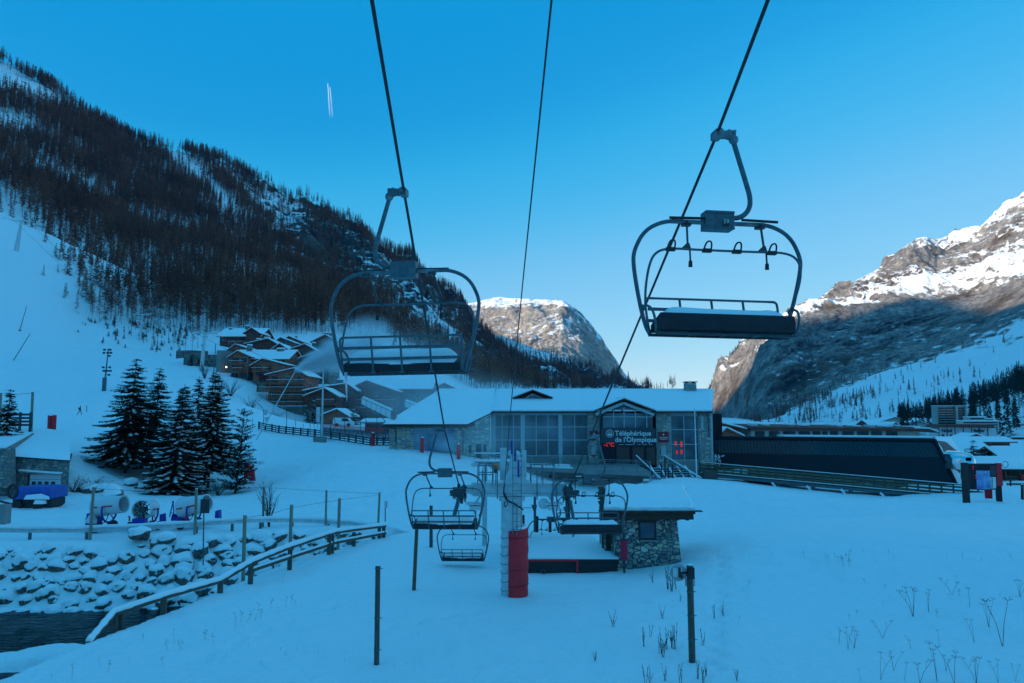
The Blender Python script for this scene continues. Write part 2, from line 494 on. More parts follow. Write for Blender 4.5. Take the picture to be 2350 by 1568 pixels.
def ground_z(x, y, detail=True):
    x = np.asarray(x, float); y = np.asarray(y, float)
    z = base_z(x, y)
    inside = in_poly(x, y, CH)
    near = (y < 60) & (x < 0)
    if detail:
        far = np.clip(np.abs(y) / 60, 0.3, 3)
        z = z + 0.20 * fbm(x / 9, y / 9, 0, 3, 5) * far + 0.07 * fbm(x / 1.6, y / 2.2, 0, 4, 9) + 0.05 * sstep(.1, .5, fbm(x / 7, y / 7, 0, 2, 19)) * fbm(x / .5, y / .6, 0, 3, 10)
        # skied-out tracks and lumps of ice on the upper left piste
        lump = sstep(100, 135, y) * (1 - sstep(190, 230, y)) * sstep(-40, -60, x) * sstep(.05, .5, fbm(x / 25, y / 25, 0, 3, 31))
        z = z + lump * 0.5 * np.abs(fbm(x / 2.0, y / 3.0, 0, 4, 77))
        tr = sstep(40, 46, y) * (1 - sstep(66, 72, y)) * sstep(8, 20, x)
        z = z - tr * 0.30 * np.clip(fbm((x + .3 * y) / 7, (y + .10 * x) / .9, 0, 4, 81, True), 0, 1) + tr * 0.16 * np.sin((y + 0.12 * x + 1.6 * fbm(x / 14, y / 6, 0, 3, 61)) * 2.6) * (0.5 + 0.5 * fbm(x / 9, y / 5, 0, 3, 66))
        # groomed streaks and clods on the piste left of the pylon, soft wheel ruts further back
        tl = sstep(50, 56, y) * (1 - sstep(98, 110, y)) * sstep(-42, -36, x) * (1 - sstep(2, 10, x))
        z = z - tl * 0.26 * np.clip(fbm((x - .5 * y) / 8, (y + .45 * x) / .9, 0, 4, 83, True), 0, 1) + tl * 0.07 * np.sin((y * .8 + 0.45 * x + 2.0 * fbm(x / 16, y / 10, 0, 3, 161)) * 2.2) * (0.4 + 0.6 * fbm(x / 9, y / 7, 0, 3, 166))
        cl_ = sstep(50, 53, y) * (1 - sstep(62, 68, y)) * sstep(-18, -14, x) * (1 - sstep(-6, -2, x))
        z = z + cl_ * .30 * np.clip(fbm(x / .8, y / 1.2, 0, 3, 171) - .05, 0, 1)
        # a walker's trail of footprints across the near slope
        for (fx0, fy0, fx1, fy1) in ((-4.2, 24.5, -.6, 27.5), (5.5, 21, 9.5, 34), (-9, 22, -5, 31)):
            n_ = int(math.hypot(fx1 - fx0, fy1 - fy0) / .55)
            for k in range(n_):
                cx_ = fx0 + (fx1 - fx0) * k / n_ + .13 * (-1) ** k; cy_ = fy0 + (fy1 - fy0) * k / n_
                z = z - .16 * np.exp(-(((x - cx_) / .15) ** 2 + ((y - cy_) / .22) ** 2))
    dn = dist_pl(x, y, NEAR2); df = dist_pl(x, y, FAR2)
    c = np.maximum(CAMZ - 11.0, np.maximum(z - 0.15 - df * 1.02, z - 0.1 - dn * 1.9))
    if detail:
        c = c + 0.18 * fbm(x / 1.2, y / 1.2, 0, 3, 44) * sstep(0, 0.6, np.minimum(dn, df))
    # snowy shelf standing out of the water
    e = ((x - LEDGE.x) / 4.3) ** 2 + ((y - LEDGE.y - 0.25 * (x - LEDGE.x)) / 1.25) ** 2
    c = np.maximum(c, WATER_Z - 0.5 + 1.0 * np.exp(-e * e * 0.8) + 0.18 * fbm(x / 0.9, y / 0.9, 0, 3, 12) * (e < 2))
    return np.where(inside, np.minimum(z, c), z)
def gz(x, y): return float(ground_z(np.array([x]), np.array([y]))[0])
def gp(px, py, D):
    """ground point under the photo column px at D"""
    p = P(px, py, D)
    return Vector((p.x, p.y, gz(p.x, p.y)))
def ray_hit(px, py, lo, hi):
    """distance at which the view ray through a photo point meets the snow"""
    for _ in range(2):
        ds = np.linspace(lo, hi, 40); p1 = P(px, py, 1.0)
        xs_ = p1.x * ds; zs_ = CAMZ + (p1.z - CAMZ) * ds
        below = zs_ <= ground_z(xs_, ds)
        i = int(np.argmax(below)) if below.any() else 39
        lo, hi = ds[max(0, i - 1)], ds[i]
    return hi
rows = list(np.linspace(-70, 10, 22)) + list(10 * np.exp(np.linspace(0.02, math.log(340 / 10), 640)))
ys = np.array(rows)
ts = np.linspace(-1, 1, 700)
Yg = np.repeat(ys[:, None], len(ts), 1)
Xg = ts[None] * (18 + 0.86 * np.clip(Yg, 0, None) + 0.9 * np.clip(-Yg, 0, None))
Zg = ground_z(Xg, Yg)
tag(grid_mesh('snow_ground', Xg, Yg, Zg, M_SNOW_G), kind='structure')

# ------------------------------------------------------------------ river water
m, n, b = newmat('river_water')
b.inputs['Base Color'].default_value = (0.004, 0.008, 0.012, 1); b.inputs['Roughness'].default_value = 0.14; b.inputs['IOR'].default_value = 1.22
N, L = n.nodes, n.links
tc = N.new('ShaderNodeTexCoord'); mp = N.new('ShaderNodeMapping'); mp.inputs['Scale'].default_value = (0.8, 2.2, 1); mp.inputs['Rotation'].default_value = (0, 0, 0.25)
nz = N.new('ShaderNodeTexNoise'); nz.inputs['Scale'].default_value = 1.7; nz.inputs['Detail'].default_value = 5; nz.inputs['Distortion'].default_value = 0.6
L.new(tc.outputs['Object'], mp.inputs[0]); L.new(mp.outputs[0], nz.inputs['Vector'])
bp = N.new('ShaderNodeBump'); bp.inputs['Distance'].default_value = 0.6
L.new(nz.outputs['Fac'], bp.inputs['Height']); L.new(bp.outputs[0], b.inputs['Normal'])
M_WATER = m
wx, wy = np.meshgrid(np.linspace(-48, -6, 60), np.linspace(18, 47, 50))
tag(grid_mesh('river_water', wx, wy, WATER_Z + 0.05 * fbm(wx / 1.5, wy / 0.8, 0, 3, 3), M_WATER), kind='structure')

# ------------------------------------------------------------------ mountains: control columns give rows of (photo y, distance)
def patch(cols, nr, nc, back=True):
    """cols: list of (px, [(py, D) ... foot to crest]) -> grids X, Y, Z, U(px), V(0..1 foot to crest, >1 behind)"""
    px = np.array([c[0] for c in cols], float)
    k = len(cols[0][1])
    W = np.array([[(lambda p: (p.x / p.y, p.y, p.z))(P(c[0], q[0], q[1])) for q in c[1]] for c in cols])   # ncol, k, 3
    u = np.linspace(px[0], px[-1], nc)
    rowsW = np.stack([np.stack([np.interp(u, px, W[:, i, j]) for j in range(3)], -1) for i in range(k)], 0)   # k, nc, 3
    v = np.linspace(0, k - 1, nr)
    i0 = np.clip(v.astype(int), 0, k - 2); t = (v - i0)[:, None, None]
    G = rowsW[i0] * (1 - t) + rowsW[i0 + 1] * t
    if back:   # slope falls away behind the crest
        crest = rowsW[-1]
        B = []
        for s in (0.08, 0.3, 1.0):
            q = crest.copy(); q[:, 1] = crest[:, 1] + 500 * s; q[:, 2] = crest[:, 2] - 420 * s
            B.append(q)
        G = np.concatenate([G, np.array(B)], 0)
    X = G[..., 0] * G[..., 1]; Y = G[..., 1]; Z = G[..., 2]
    U = np.repeat(u[None], G.shape[0], 0)
    V = np.concatenate([v / (k - 1), np.array([1.02, 1.1, 1.3])])[:, None].repeat(nc, 1) if back else (v / (k - 1))[:, None].repeat(nc, 1)
    return X, Y, Z, U, V
def slope_n(X, Y, Z):
    dxr, dxc = np.gradient(X); dyr, dyc = np.gradient(Y); dzr, dzc = np.gradient(Z)
    n = np.cross(np.stack([dxc, dyc, dzc], -1), np.stack([dxr, dyr, dzr], -1))
    n /= np.linalg.norm(n, axis=-1, keepdims=True) + 1e-9
    return n * np.sign(n[..., 2:3] + 1e-9)

# forested hillside on the left
_H = [(-420, [(600, 280), (330, 450), (20, 640)]), (-200, [(590, 285), (330, 450), (90, 670)]), (0, [(585, 290), (330, 470), (140, 690)]), (110, [(650, 290), (400, 470), (200, 700)]),
 (200, [(720, 285), (460, 470), (262, 720)]), (300, [(760, 285), (510, 480), (322, 740)]), (400, [(775, 285), (540, 500), (345, 760)]), (500, [(785, 280), (560, 520), (368, 790)]),
 (580, [(800, 280), (590, 540), (405, 810)]), (700, [(815, 290), (620, 560), (472, 850)]), (850, [(850, 290), (680, 600), (550, 910)]), (950, [(890, 290), (730, 620), (610, 980)]),
 (1010, [(900, 290), (770, 650), (668, 1020)]), (1060, [(910, 300), (810, 680), (718, 1060)]), (1110, [(920, 300), (850, 720), (778, 1100)]), (1200, [(930, 310), (880, 760), (840, 1150)]),
 (1350, [(945, 320), (915, 800), (893, 1200)]), (1560, [(960, 330), (945, 820), (935, 1230)])]
def _foot(px, rows):
    if px >= 950: return (px, rows)
    q = P(px, 900, 268.0); z_ = float(base_z(np.array([q.x]), np.array([268.0]))[0]) - 0.8
    lo, hi = 200.0, 1200.0
    for _ in range(40):
        m_ = (lo + hi) / 2
        if P(px, m_, 268.0).z > z_: lo = m_
        else: hi = m_
    return (px, [(lo, 268.0)] + rows[1:])
HCOLS = [_foot(*c) for c in _H]
X, Y, Z, U, V = patch(HCOLS, 300, 620)
rk = fbm(X / 130, Z / 90, Y / 130, 5, 3, True)
amp = np.minimum(1, V * 3) * (Y / 700)
rockz = sstep(540, 660, U) * sstep(0.30, 0.55, V) * (V < .99)
Z = Z + rockz * (Y / 700) * 16 * fbm(X / 38, Y / 38, 0, 5, 22, True)
Z = Z + amp * 17 * fbm(X / 90, Y / 120, 0, 6, 21) * np.where(V > 0.97, 0.35, 1)
Y = Y + amp * 14 * rk * sstep(0.1, 0.4, V)
HX, HY, HZ, HU, HV = X, Y, Z, U, V
nn = slope_n(X, Y, Z)
# how much snow shows: open gullies, rocky ledges to the right
rocky = sstep(560, 760, U) * sstep(0.35, 0.7, V)
snowA = 0.5 * (1 - sstep(0.03, 0.15, V)) + 0.74 - 0.30 * rocky + 0.7 * (nn[..., 2] - 0.8) + 0.2 * fbm(X / 60, Z / 40, 0, 4, 91)
M_HILL = rock_snow_mat('hillside_rock_snow', (0.06, 0.055, 0.05), (0.14, 0.125, 0.11), (0.27, 0.24, 0.21), 0.05, 9.0, 0.85, 0.10)
tag(grid_mesh('hillside', X, Y, Z, M_HILL, {'snow': snowA}), kind='structure')

# distant bluff in the middle
MC = [(840, [(985, 1500), (800, 2200), (735, 2500)]), (1000, [(985, 1500), (800, 2200), (705, 2450)]), (1085, [(985, 1500), (800, 2150), (692, 2400)]), (1150, [(985, 1500), (800, 2100), (679, 2400)]), (1210, [(985, 1500), (800, 2050), (683, 2350)]),
 (1290, [(985, 1500), (800, 2000), (688, 2300)]), (1330, [(985, 1500), (815, 2000), (716, 2300)]), (1380, [(985, 1550), (850, 2050), (768, 2300)]), (1410, [(985, 1600), (880, 2100), (818, 2350)]),
 (1440, [(985, 1700), (910, 2200), (862, 2400)]), (1472, [(985, 1800), (930, 2300), (896, 2450)]), (1530, [(990, 1900), (960, 2400), (945, 2500)]), (1640, [(990, 1900), (975, 2400), (960, 2500)])]
X, Y, Z, U, V = patch(MC, 220, 380)
rg = fbm(X / 110, Z / 160, Y / 110, 6, 40, True)
Y = Y + 38 * rg * sstep(0.3, 0.6, V)
Z = Z + 16 * fbm(X / 60, Y / 60, 0, 5, 41) * np.where(V > 0.97, 0.3, 1) * sstep(0, .2, V)
nn = slope_n(X, Y, Z)
sn = 0.20 + 0.36 * sstep(0.88, 0.97, V) + 0.55 * (nn[..., 2] - 0.5) + 0.22 * fbm(X / 120, Z / 35, 0, 5, 43)
M_BLUFF = rock_snow_mat('bluff_rock_snow', (0.26, 0.215, 0.18), (0.42, 0.36, 0.295), (0.60, 0.52, 0.43), 0.022, 10.0, 0.65, 0.08, (1, 1, 0.6))
tag(grid_mesh('distant_bluff', X, Y, Z, M_BLUFF, {'snow': sn}), kind='structure')
BX, BY, BZ, BU, BV = X, Y, Z, U, V

# wooded spur running down in front of the bluff
SP = [(1020, [(960, 900), (860, 1300), (725, 1500)]), (1100, [(960, 900), (860, 1300), (752, 1500)]), (1200, [(965, 900), (870, 1300), (792, 1500)]), (1300, [(970, 900), (890, 1300), (826, 1500)]), (1400, [(975, 900), (915, 1300), (868, 1500)]),
 (1475, [(980, 900), (935, 1300), (902, 1500)]), (1600, [(985, 900), (955, 1300), (940, 1500)])]
X, Y, Z, U, V = patch(SP, 90, 220)
Z = Z + (14 * fbm(X / 70, Y / 90, 0, 5, 51)) * sstep(0, .3, V) * np.where(V > 0.97, 0.5, 1)
nn = slope_n(X, Y, Z)
tag(grid_mesh('wooded_spur', X, Y, Z, M_HILL, {'snow': 0.62 + 0.6 * (nn[..., 2] - 0.85) + 0.25 * fbm(X / 60, Y / 60, 0, 4, 52)}), kind='structure')
SX, SY, SZ, SU, SV = X, Y, Z, U, V

# high cliff on the right: foot, scree top, cliff top, crest
RC = [(1622, [(985, 1500), (975, 1800), (915, 1850), (893, 1870)]), (1632, [(985, 1480), (975, 1780), (900, 1850), (878, 1880)]), (1650, [(985, 1400), (975, 1700), (870, 1820), (838, 1880)]), (1690, [(985, 1250), (975, 1560), (850, 1720), (803, 1850)]),
 (1722, [(985, 1050), (975, 1400), (840, 1600), (776, 1840)]), (1745, [(985, 900), (970, 1240), (800, 1420), (757, 1700)]), (1780, [(985, 820), (960, 1180), (762, 1420), (738, 1650)]), (1834, [(985, 760), (935, 1160), (728, 1430), (706, 1640)]),
 (1908, [(985, 740), (896, 1160), (716, 1440), (677, 1700)]), (1963, [(985, 730), (872, 1150), (708, 1440), (645, 1760)]), (2018, [(985, 720), (850, 1150), (704, 1440), (616, 1800)]), (2066, [(985, 700), (832, 1140), (700, 1420), (579, 1800)]),
 (2099, [(985, 700), (822, 1130), (698, 1410), (546, 1800)]), (2129, [(985, 690), (814, 1120), (696, 1400), (543, 1800)]), (2155, [(985, 690), (804, 1110), (696, 1390), (548, 1820)]), (2203, [(985, 680), (789, 1090), (700, 1330), (537, 1880)]),
 (2250, [(985, 680), (768, 1070), (704, 1260), (524, 1900)]), (2295, [(985, 680), (749, 1050), (704, 1200), (480, 1900)]), (2346, [(985, 670), (723, 1020), (695, 1120), (454, 1900)]), (2500, [(985, 660), (660, 980), (640, 1050), (370, 1900)]), (2900, [(985, 650), (560, 950), (520, 1000), (250, 1900)])]
X, Y, Z, U, V = patch(RC, 560, 620)
sc_ = sstep(0.30, 0.37, V) * (1 - sstep(0.54, 0.69, V))
up = sstep(0.66, 0.75, V)
rid = fbm(X / 120, Z / 210, Y / 170, 7, 60, True)
strata = fbm((X + 0.8 * Z) / 260, (Z - 0.45 * X) / 22, Y / 260, 4, 64)
cr = np.where(V > 0.985, 0.25, 1)
Y = Y + sc_ * (62 * rid + 20 * strata + 26 * fbm(X / 45, Z / 70, Y / 60, 5, 74, True) + 10 * fbm(X / 14, Z / 20, 0, 4, 71, True)) + up * (34 * fbm(X / 90, Z / 110, Y / 200, 6, 73, True)) * cr
Z = Z + (1 - sc_) * (9 * fbm(X / 60, Y / 60, 0, 6, 67)) * sstep(0.02, .2, V) * cr + up * (21 * fbm(X / 45, Y / 90, 0, 6, 69, True) + 8 * np.sin(Z / 14 + 3 * fbm(X / 200, Y / 200, 0, 3, 5))) * cr
nn = slope_n(X, Y, Z)
sn = np.where(V < 0.34, 0.66, np.where(V < 0.67, 0.10, 0.52))
sn = 0.62 * (1 - sstep(0.28, 0.36, V)) + 0.24 * sc_ + (0.45 + 0.20 * np.exp(-((V - 0.75) / 0.035) ** 2) - 0.26 * np.exp(-((V - 0.87) / 0.07) ** 2) * (1 - 0.5 * sstep(2150, 2300, U))) * up + 0.24 * sstep(0.9, 0.985, V) * sstep(2080, 2200, U)
sn = sn + 0.8 * (nn[..., 2] - 0.62) * (0.35 + 0.65 * up) + 0.20 * fbm(X / 90, (Z + 0.5 * X) / 22, 0, 5, 68)
M_CLIFF = rock_snow_mat('cliff_rock_snow', (0.21, 0.185, 0.165), (0.40, 0.36, 0.315), (0.64, 0.57, 0.49), 0.03, 16.0, 0.68, 0.07, (1, 0.6, 0.8), (0.20, 0.145, 0.09))
tag(grid_mesh('cliff_mountain', X, Y, Z, M_CLIFF, {'snow': sn}), kind='structure')
RX, RY, RZ, RU, RV = X, Y, Z, U, V

# dark wooded foot on the far right
FC = [(2060, [(1000, 300), (985, 420), (978, 500)]), (2130, [(1000, 300), (975, 420), (958, 500)]), (2200, [(1000, 300), (960, 420), (935, 500)]), (2280, [(1000, 290), (935, 400), (905, 500)]), (2349, [(1000, 280), (915, 390), (870, 500)]), (2500, [(1000, 270), (850, 380), (790, 500)]), (2800, [(1000, 260), (750, 370), (640, 500)])]
X, Y, Z, U, V = patch(FC, 70, 120)
Z = Z + 3 * fbm(X / 20, Y / 20, 0, 4, 81)
tag(grid_mesh('wooded_foothill', X, Y, Z, M_HILL, {'snow': 0.7 + 0.2 * fbm(X / 15, Y / 15, 0, 4, 82)}), kind='structure')
FX, FY, FZ, FU, FV = X, Y, Z, U, V

# valley floor beyond the village, reaching the horizon
vx, vy = np.meshgrid(np.linspace(-4200, 4200, 60), np.linspace(-4100, 2800, 90))
vz = -6 + 0 * vx
tag(grid_mesh('valley_floor', vx, vy, vz, M_SNOW_G), kind='structure')

# ------------------------------------------------------------------ unseen mountain added behind the viewer to shade the valley
# its crest is shaped so the shadow edge falls where the photograph has it on the two far mountains
def nearest(GX, GY, GZ, px, py):
    q = P(px, py, 1000.0) - Vector((0, 0, CAMZ))
    with np.errstate(all='ignore'):
        e = np.abs(GX / GY - q.x / q.y) + np.abs((GZ - CAMZ) / GY - q.z / q.y)
    i = np.unravel_index(np.argmin(e), e.shape)
    return np.array([GX[i], GY[i], GZ[i]])
SH = [('B', 1085, 722), ('B', 1150, 765), ('B', 1210, 803), ('B', 1290, 795), ('B', 1345, 800), ('B', 1420, 860), ('R', 1650, 925), ('R', 1700, 868), ('R', 1735, 800), ('R', 1780, 762),
      ('R', 1840, 745), ('R', 1905, 722), ('R', 1960, 697), ('R', 2060, 683), ('R', 2140, 672), ('R', 2180, 668), ('R', 2230, 690), ('R', 2346, 700)]
sh_h = np.array([SUNV.x, SUNV.y]); sh_h /= np.linalg.norm(sh_h)
perp = np.array([-sh_h[1], sh_h[0]])
RD = 2600.0
pts = []
for s, a, b_ in SH:
    g = nearest(BX, BY, BZ, a, b_) if s == 'B' else nearest(RX, RY, RZ, a, b_)
    along = g[:2] @ sh_h
    pts.append((g[:2] @ perp, g[2] + (RD - along) * math.tan(SUN_EL)))
print('SHADOW RIDGE', [(round(a), round(b_)) for a, b_ in pts])
pts.sort()
pa = np.array([p[0] for p in pts]); pz = np.array([p[1] for p in pts])
q = np.linspace(-4200, 4200, 700)
cz = np.interp(q, pa, pz, left=pz[0] + 60, right=pz[-1] + 60)
ker = np.ones(7) / 7
cz = np.convolve(np.pad(cz, 3, 'edge'), ker, 'valid')
cz = np.where(q < pa[0] - 150, cz + np.minimum(350, (pa[0] - 150 - q) * 0.5), cz)
cz = np.where(q > pa[-1] + 250, cz + np.minimum(300, (q - pa[-1] - 250) * 0.4), cz)
tt = np.array([-1800, -1300, -800, -400, -120, 0, 150, 600, 1500])
hh = np.array([0.0, 0.3, 0.58, 0.8, 0.96, 1.0, 0.95, 0.6, 0.0])
Q, T = np.meshgrid(q, tt)
Hh = hh[:, None] * cz[None]
Xr = Q * perp[0] + (RD + T) * sh_h[0]; Yr = Q * perp[1] + (RD + T) * sh_h[1]
Zr = Hh - 20 + np.where(np.abs(T) > 100, 30 * fbm(Xr / 200, Yr / 200, 0, 3, 99), 0)
tag(grid_mesh('shadow_mountain', Xr, Yr, Zr, M_HILL, {'snow': 0.6 + 0 * Xr}), kind='structure')
# ------------------------------------------------------------------ shared materials
M_STEEL = mat('galvanised_steel', (0.085, 0.125, 0.145), 0.5, 0.25, 0.25, 14, 0.002, 60)
M_STEELD = mat('dark_steel', (0.05, 0.065, 0.075), 0.5, 0.4, 0.3, 10, 0.002, 60)
M_STEELP = mat('pale_grey_paint', (0.55, 0.60, 0.62), 0.5, 0.1, 0.15, 3, 0.002, 40)
M_BLACK = mat('black_rubber', (0.018, 0.018, 0.02), 0.6, 0, 0.3, 8, 0.003, 50)
M_VINYL = mat('black_vinyl', (0.012, 0.010, 0.016), 0.6, 0, 0.3, 5, 0.012, 12)
M_ROPE = mat('wire_rope', (0.035, 0.035, 0.04), 0.5, 0.4, 0.3, 20)
M_RED = mat('red_padding', (0.78, 0.016, 0.03), 0.65, 0, 0.12, 3, 0.02, 5)
M_WHITE = mat('white_paint', (0.72, 0.74, 0.75), 0.5, 0, 0.06, 2)
M_BLUE = mat('blue_paint', (0.02, 0.03, 0.32), 0.45, 0.1, 0.15, 3)
M_WOODG = mat('weathered_wood', (0.10, 0.085, 0.07), 0.85, 0, 0.35, 3, 0.01, 20, stretch=(6, 6, 0.8))
M_WOODP = mat('pale_wood_post', (0.30, 0.26, 0.20), 0.85, 0, 0.2, 3, 0.008, 20, stretch=(6, 6, 0.8))
M_WOODB = mat('brown_wood', (0.16, 0.085, 0.045), 0.8, 0, 0.35, 2.5, 0.01, 15, stretch=(1, 1, 6))
M_WOODD = mat('dark_wood', (0.055, 0.033, 0.022), 0.85, 0, 0.35, 3, 0.01, 15, stretch=(1, 1, 6))
M_ICE = newmat('ice'); _b = M_ICE[2]; M_ICE = M_ICE[0]
_b.inputs['Base Color'].default_value = (0.8, 0.9, 1, 1); _b.inputs['Roughness'].default_value = 0.1; _b.inputs['Transmission Weight'].default_value = 0.6
M_FROST = mat('frosted_metal', (0.10, 0.125, 0.14), 0.6, 0.3, 0.3, 4, 0.002, 30, c2=(0.26, 0.30, 0.32))

def lumpy_snow(name, parent, x0, x1, y0, y1, z, h, nx=26, ny=9, seed=1, mat_=None, edge=0.35, rz=0.0):
    """a snow pad lying on a box top: rounded edges, uneven top; closed below"""
    mb = MB()
    rnd = np.random.RandomState(seed)
    xs = np.linspace(x0, x1, nx); ys_ = np.linspace(y0, y1, ny)
    Xs, Ys = np.meshgrid(xs, ys_)
    ex = np.minimum(Xs - x0, x1 - Xs); ey = np.minimum(Ys - y0, y1 - Ys)
    e = np.minimum(ex, ey); w_ = max(1e-3, edge * h / 0.35)
    prof = np.sqrt(np.clip(1 - (1 - np.clip(e / w_, 0, 1)) ** 2, 0, 1))
    L_ = max(h * 3, 0.15)
    Zs = z + h * prof * (1 + 0.22 * fbm(Xs / L_, Ys / L_, seed, 3, seed))
    jit = h * 0.25 * fbm(Xs / L_ * 1.7, Ys / L_ * 1.7, 0, 2, seed + 7)
    Xs = Xs + jit * (ex < 1e-6); Ys = Ys + jit * (ey < 1e-6)
    idx = np.arange(nx * ny).reshape(ny, nx)
    fs = [(idx[j, i], idx[j, i + 1], idx[j + 1, i + 1], idx[j + 1, i]) for j in range(ny - 1) for i in range(nx - 1)]
    ring = list(idx[0, :]) + list(idx[1:, -1]) + list(idx[-1, -2::-1]) + list(idx[-2:0:-1, 0])
    mb.add(list(zip(Xs.ravel(), Ys.ravel(), Zs.ravel())), fs)
    n = len(ring); vs = [(mb.v[i][0], mb.v[i][1], z - 0.004) for i in ring]
    base = len(mb.v); mb.v += vs
    mb.f += [(ring[i], base + i, base + (i + 1) % n, ring[(i + 1) % n]) for i in range(n)]; mb.m += [0] * n
    mb.f.append(tuple(range(base, base + n))); mb.m.append(0)
    return mb.build(name, mat_ or M_SNOW, parent, smooth=50)

# ------------------------------------------------------------------ chairlift chair
def make_chair(label, number, icicle=False, handles=True, group='quad chairs hanging from the two haul ropes'):
    t = thing('chairlift_chair', label, 'chairlift chair', group=group)
    zb = -1.28                     # height of the top bar below the rope clamp
    # hanger arm
    a = smooth_path([(0.16, 0, -0.02), (0.24, 0, -0.06), (0.275, 0, -0.18), (0.42, 0, -0.66), (0.49, 0, -0.90), (0.47, 0, -1.07), (0.34, 0, -1.19), (0.17, 0, -1.20)], 2)
    MB().tube(a, 0.036, 12).build('hanger_arm', M_STEEL, t, smooth=60)
    g = MB(); g.cyl((0.04, 0, 0), (0.2, 0, 0.015), 0.06, 0.065, 12); g.cyl((0.16, 0, 0.015), (0.26, 0, 0.0), 0.075, 0.07, 12); g.sphere((0.25, 0, -0.06), 0.07, 10, 7)
    g.box((-0.05, -0.11, -0.055), (0.06, 0.11, 0.05)); g.box((-0.02, -0.16, -0.03), (0.02, 0.16, 0.045)); g.cyl((0.23, -0.1, 0.03), (0.23, 0.1, 0.03), 0.025, n=8)
    g.build('rope_grip', M_FROST, t, smooth=40)
    # joint box with the chair number
    b = MB(); b.box((-0.21, -0.11, zb - 0.105), (0.20, 0.11, zb + 0.15)); b.cyl((-0.21, -0.11, zb + 0.13), (0.2, -0.11, zb + 0.13), 0.022, n=8); b.cyl((-0.21, -0.11, zb - 0.09), (0.2, -0.11, zb - 0.09), 0.02, n=8)
    for sx in (-0.17, -0.06, 0.17):
        for sz in (-0.06, 0.07): b.cyl((sx, -0.125, zb + sz), (sx, -0.105, zb + sz), 0.012, n=6)
    bx = b.build('joint_box', M_STEEL, t)
    pl = MB().box((0.035, -0.122, zb - 0.085), (0.115, -0.112, zb + 0.03)).build('number_plate', M_BLACK, bx)
    if number: text_mesh(number, 0.085, 'number', M_WHITE, bx, (0.075, -0.127, zb - 0.005), (1, 0, 0), (0, 0, 1), 0.004)
    # top bar
    MB().beam((-0.68, 0, zb), (-0.2, 0, zb), 0.055, 0.05).build('top_bar', M_FROST, t)
    MB().beam((0.2, 0, zb), (0.68, 0, zb), 0.055, 0.05).build('top_bar', M_FROST, t)
    # main hoop
    for s in (-1, 1):
        pts = smooth_path([(s * 0.5, 0, zb), (s * 0.78, 0, zb + 0.0), (s * 1.06, 0, zb - 0.14), (s * 1.21, 0.0, zb - 0.42), (s * 1.225, 0.01, zb - 0.62), (s * 1.12, 0.06, zb - 1.15), (s * 1.02, 0.10, zb - 1.48), (s * 0.985, 0.02, zb - 1.585)], 2)
        MB().tube(pts, 0.029, 10).build('side_hoop', M_STEEL, t, smooth=60)
        # armrest loop
        pts = smooth_path([(s * 1.09, 0.09, zb - 1.22), (s * 1.06, -0.12, zb - 1.20), (s * 1.03, -0.30, zb - 1.30), (s * 1.0, -0.33, zb - 1.50), (s * 0.98, -0.25, zb - 1.57)], 2)
        MB().tube(pts, 0.018, 8).sphere((s * 1.08, 0.06, zb - 1.215), 0.045, 8, 6).build('armrest', M_STEEL, t, smooth=60)
        # rubber guard on the top bar
        MB().tube([(s * 0.17 if s < 0 else 0.33, -0.06, zb + 0.045), (s * 0.72 if s < 0 else 0.86, -0.06, zb + 0.035)], 0.02, 8).build('rubber_guard', M_BLACK, t, smooth=60)
    # safety bar, raised, with its four grip loops
    yf = -0.34
    pts = smooth_path([(-1.05, 0.0, zb - 1.25), (-1.10, -0.16, zb - 1.0), (-1.09, -0.3, zb - 0.70), (-1.02, yf, zb - 0.53), (-0.84, yf, zb - 0.46), (-0.4, yf, zb - 0.47), (0.4, yf, zb - 0.47), (0.84, yf, zb - 0.46), (1.02, yf, zb - 0.56), (1.07, -0.3, zb - 0.76), (1.07, -0.16, zb - 1.0), (1.04, 0.0, zb - 1.25)], 2)
    sb = MB().tube(pts, 0.017, 8).build('safety_bar', M_STEEL, t, smooth=60)
    for sx in ((-0.80, -0.29, 0.13, 0.63) if handles else ()):
        h = MB(); h.box((sx - 0.06, yf - 0.03, zb - 0.50), (sx + 0.06, yf + 0.03, zb - 0.45))
        h.tube(smooth_path([(sx - 0.045, yf - 0.01, zb - 0.46), (sx - 0.02, yf - 0.03, zb - 0.37), (sx + 0.03, yf - 0.04, zb - 0.345), (sx + 0.06, yf - 0.03, zb - 0.38), (sx + 0.055, yf - 0.01, zb - 0.47)], 2), 0.012, 6)
        h.build('handle', M_BLACK, sb, smooth=50)
    for sx, s in ((-0.56, 1), (0.52, -1)):
        f = MB(); f.beam((sx + 0.10 * (1 if s > 0 else 1), -0.02, zb), (sx, yf, zb - 0.42), 0.028, 0.028); f.box((sx - 0.06 + 0.1, -0.05, zb - 0.06), (sx + 0.16, 0.05, zb - 0.02))
        f.prism([(sx - 0.11, zb - 0.475), (sx + 0.05, zb - 0.475), (sx + 0.02, zb - 0.38), (sx - 0.01, zb - 0.38)], 'y', yf - 0.01, yf + 0.01)
        f.build('strut', M_STEELD, t)
        f = MB(); f.cyl((sx + 0.03, yf, zb - 0.47), (sx + 0.03, yf - 0.02, zb - 0.65), 0.013, n=8); f.cyl((sx + 0.03, yf - 0.02, zb - 0.63), (sx + 0.03, yf - 0.02, zb - 0.71), 0.026, 0.03, n=8)
        f.build('footrest', M_BLACK, t, smooth=50)
    # backrest
    bk = MB(); yb = 0.17
    for z_, yy in ((-1.05, 0.27), (-1.21, 0.23), (-1.38, 0.19), (-1.535, 0.13)):
        wx_ = 0.95
        bk.beam((-wx_, yy, zb + z_), (wx_, yy, zb + z_), 0.02, 0.045 if z_ != -1.05 else 0.03)
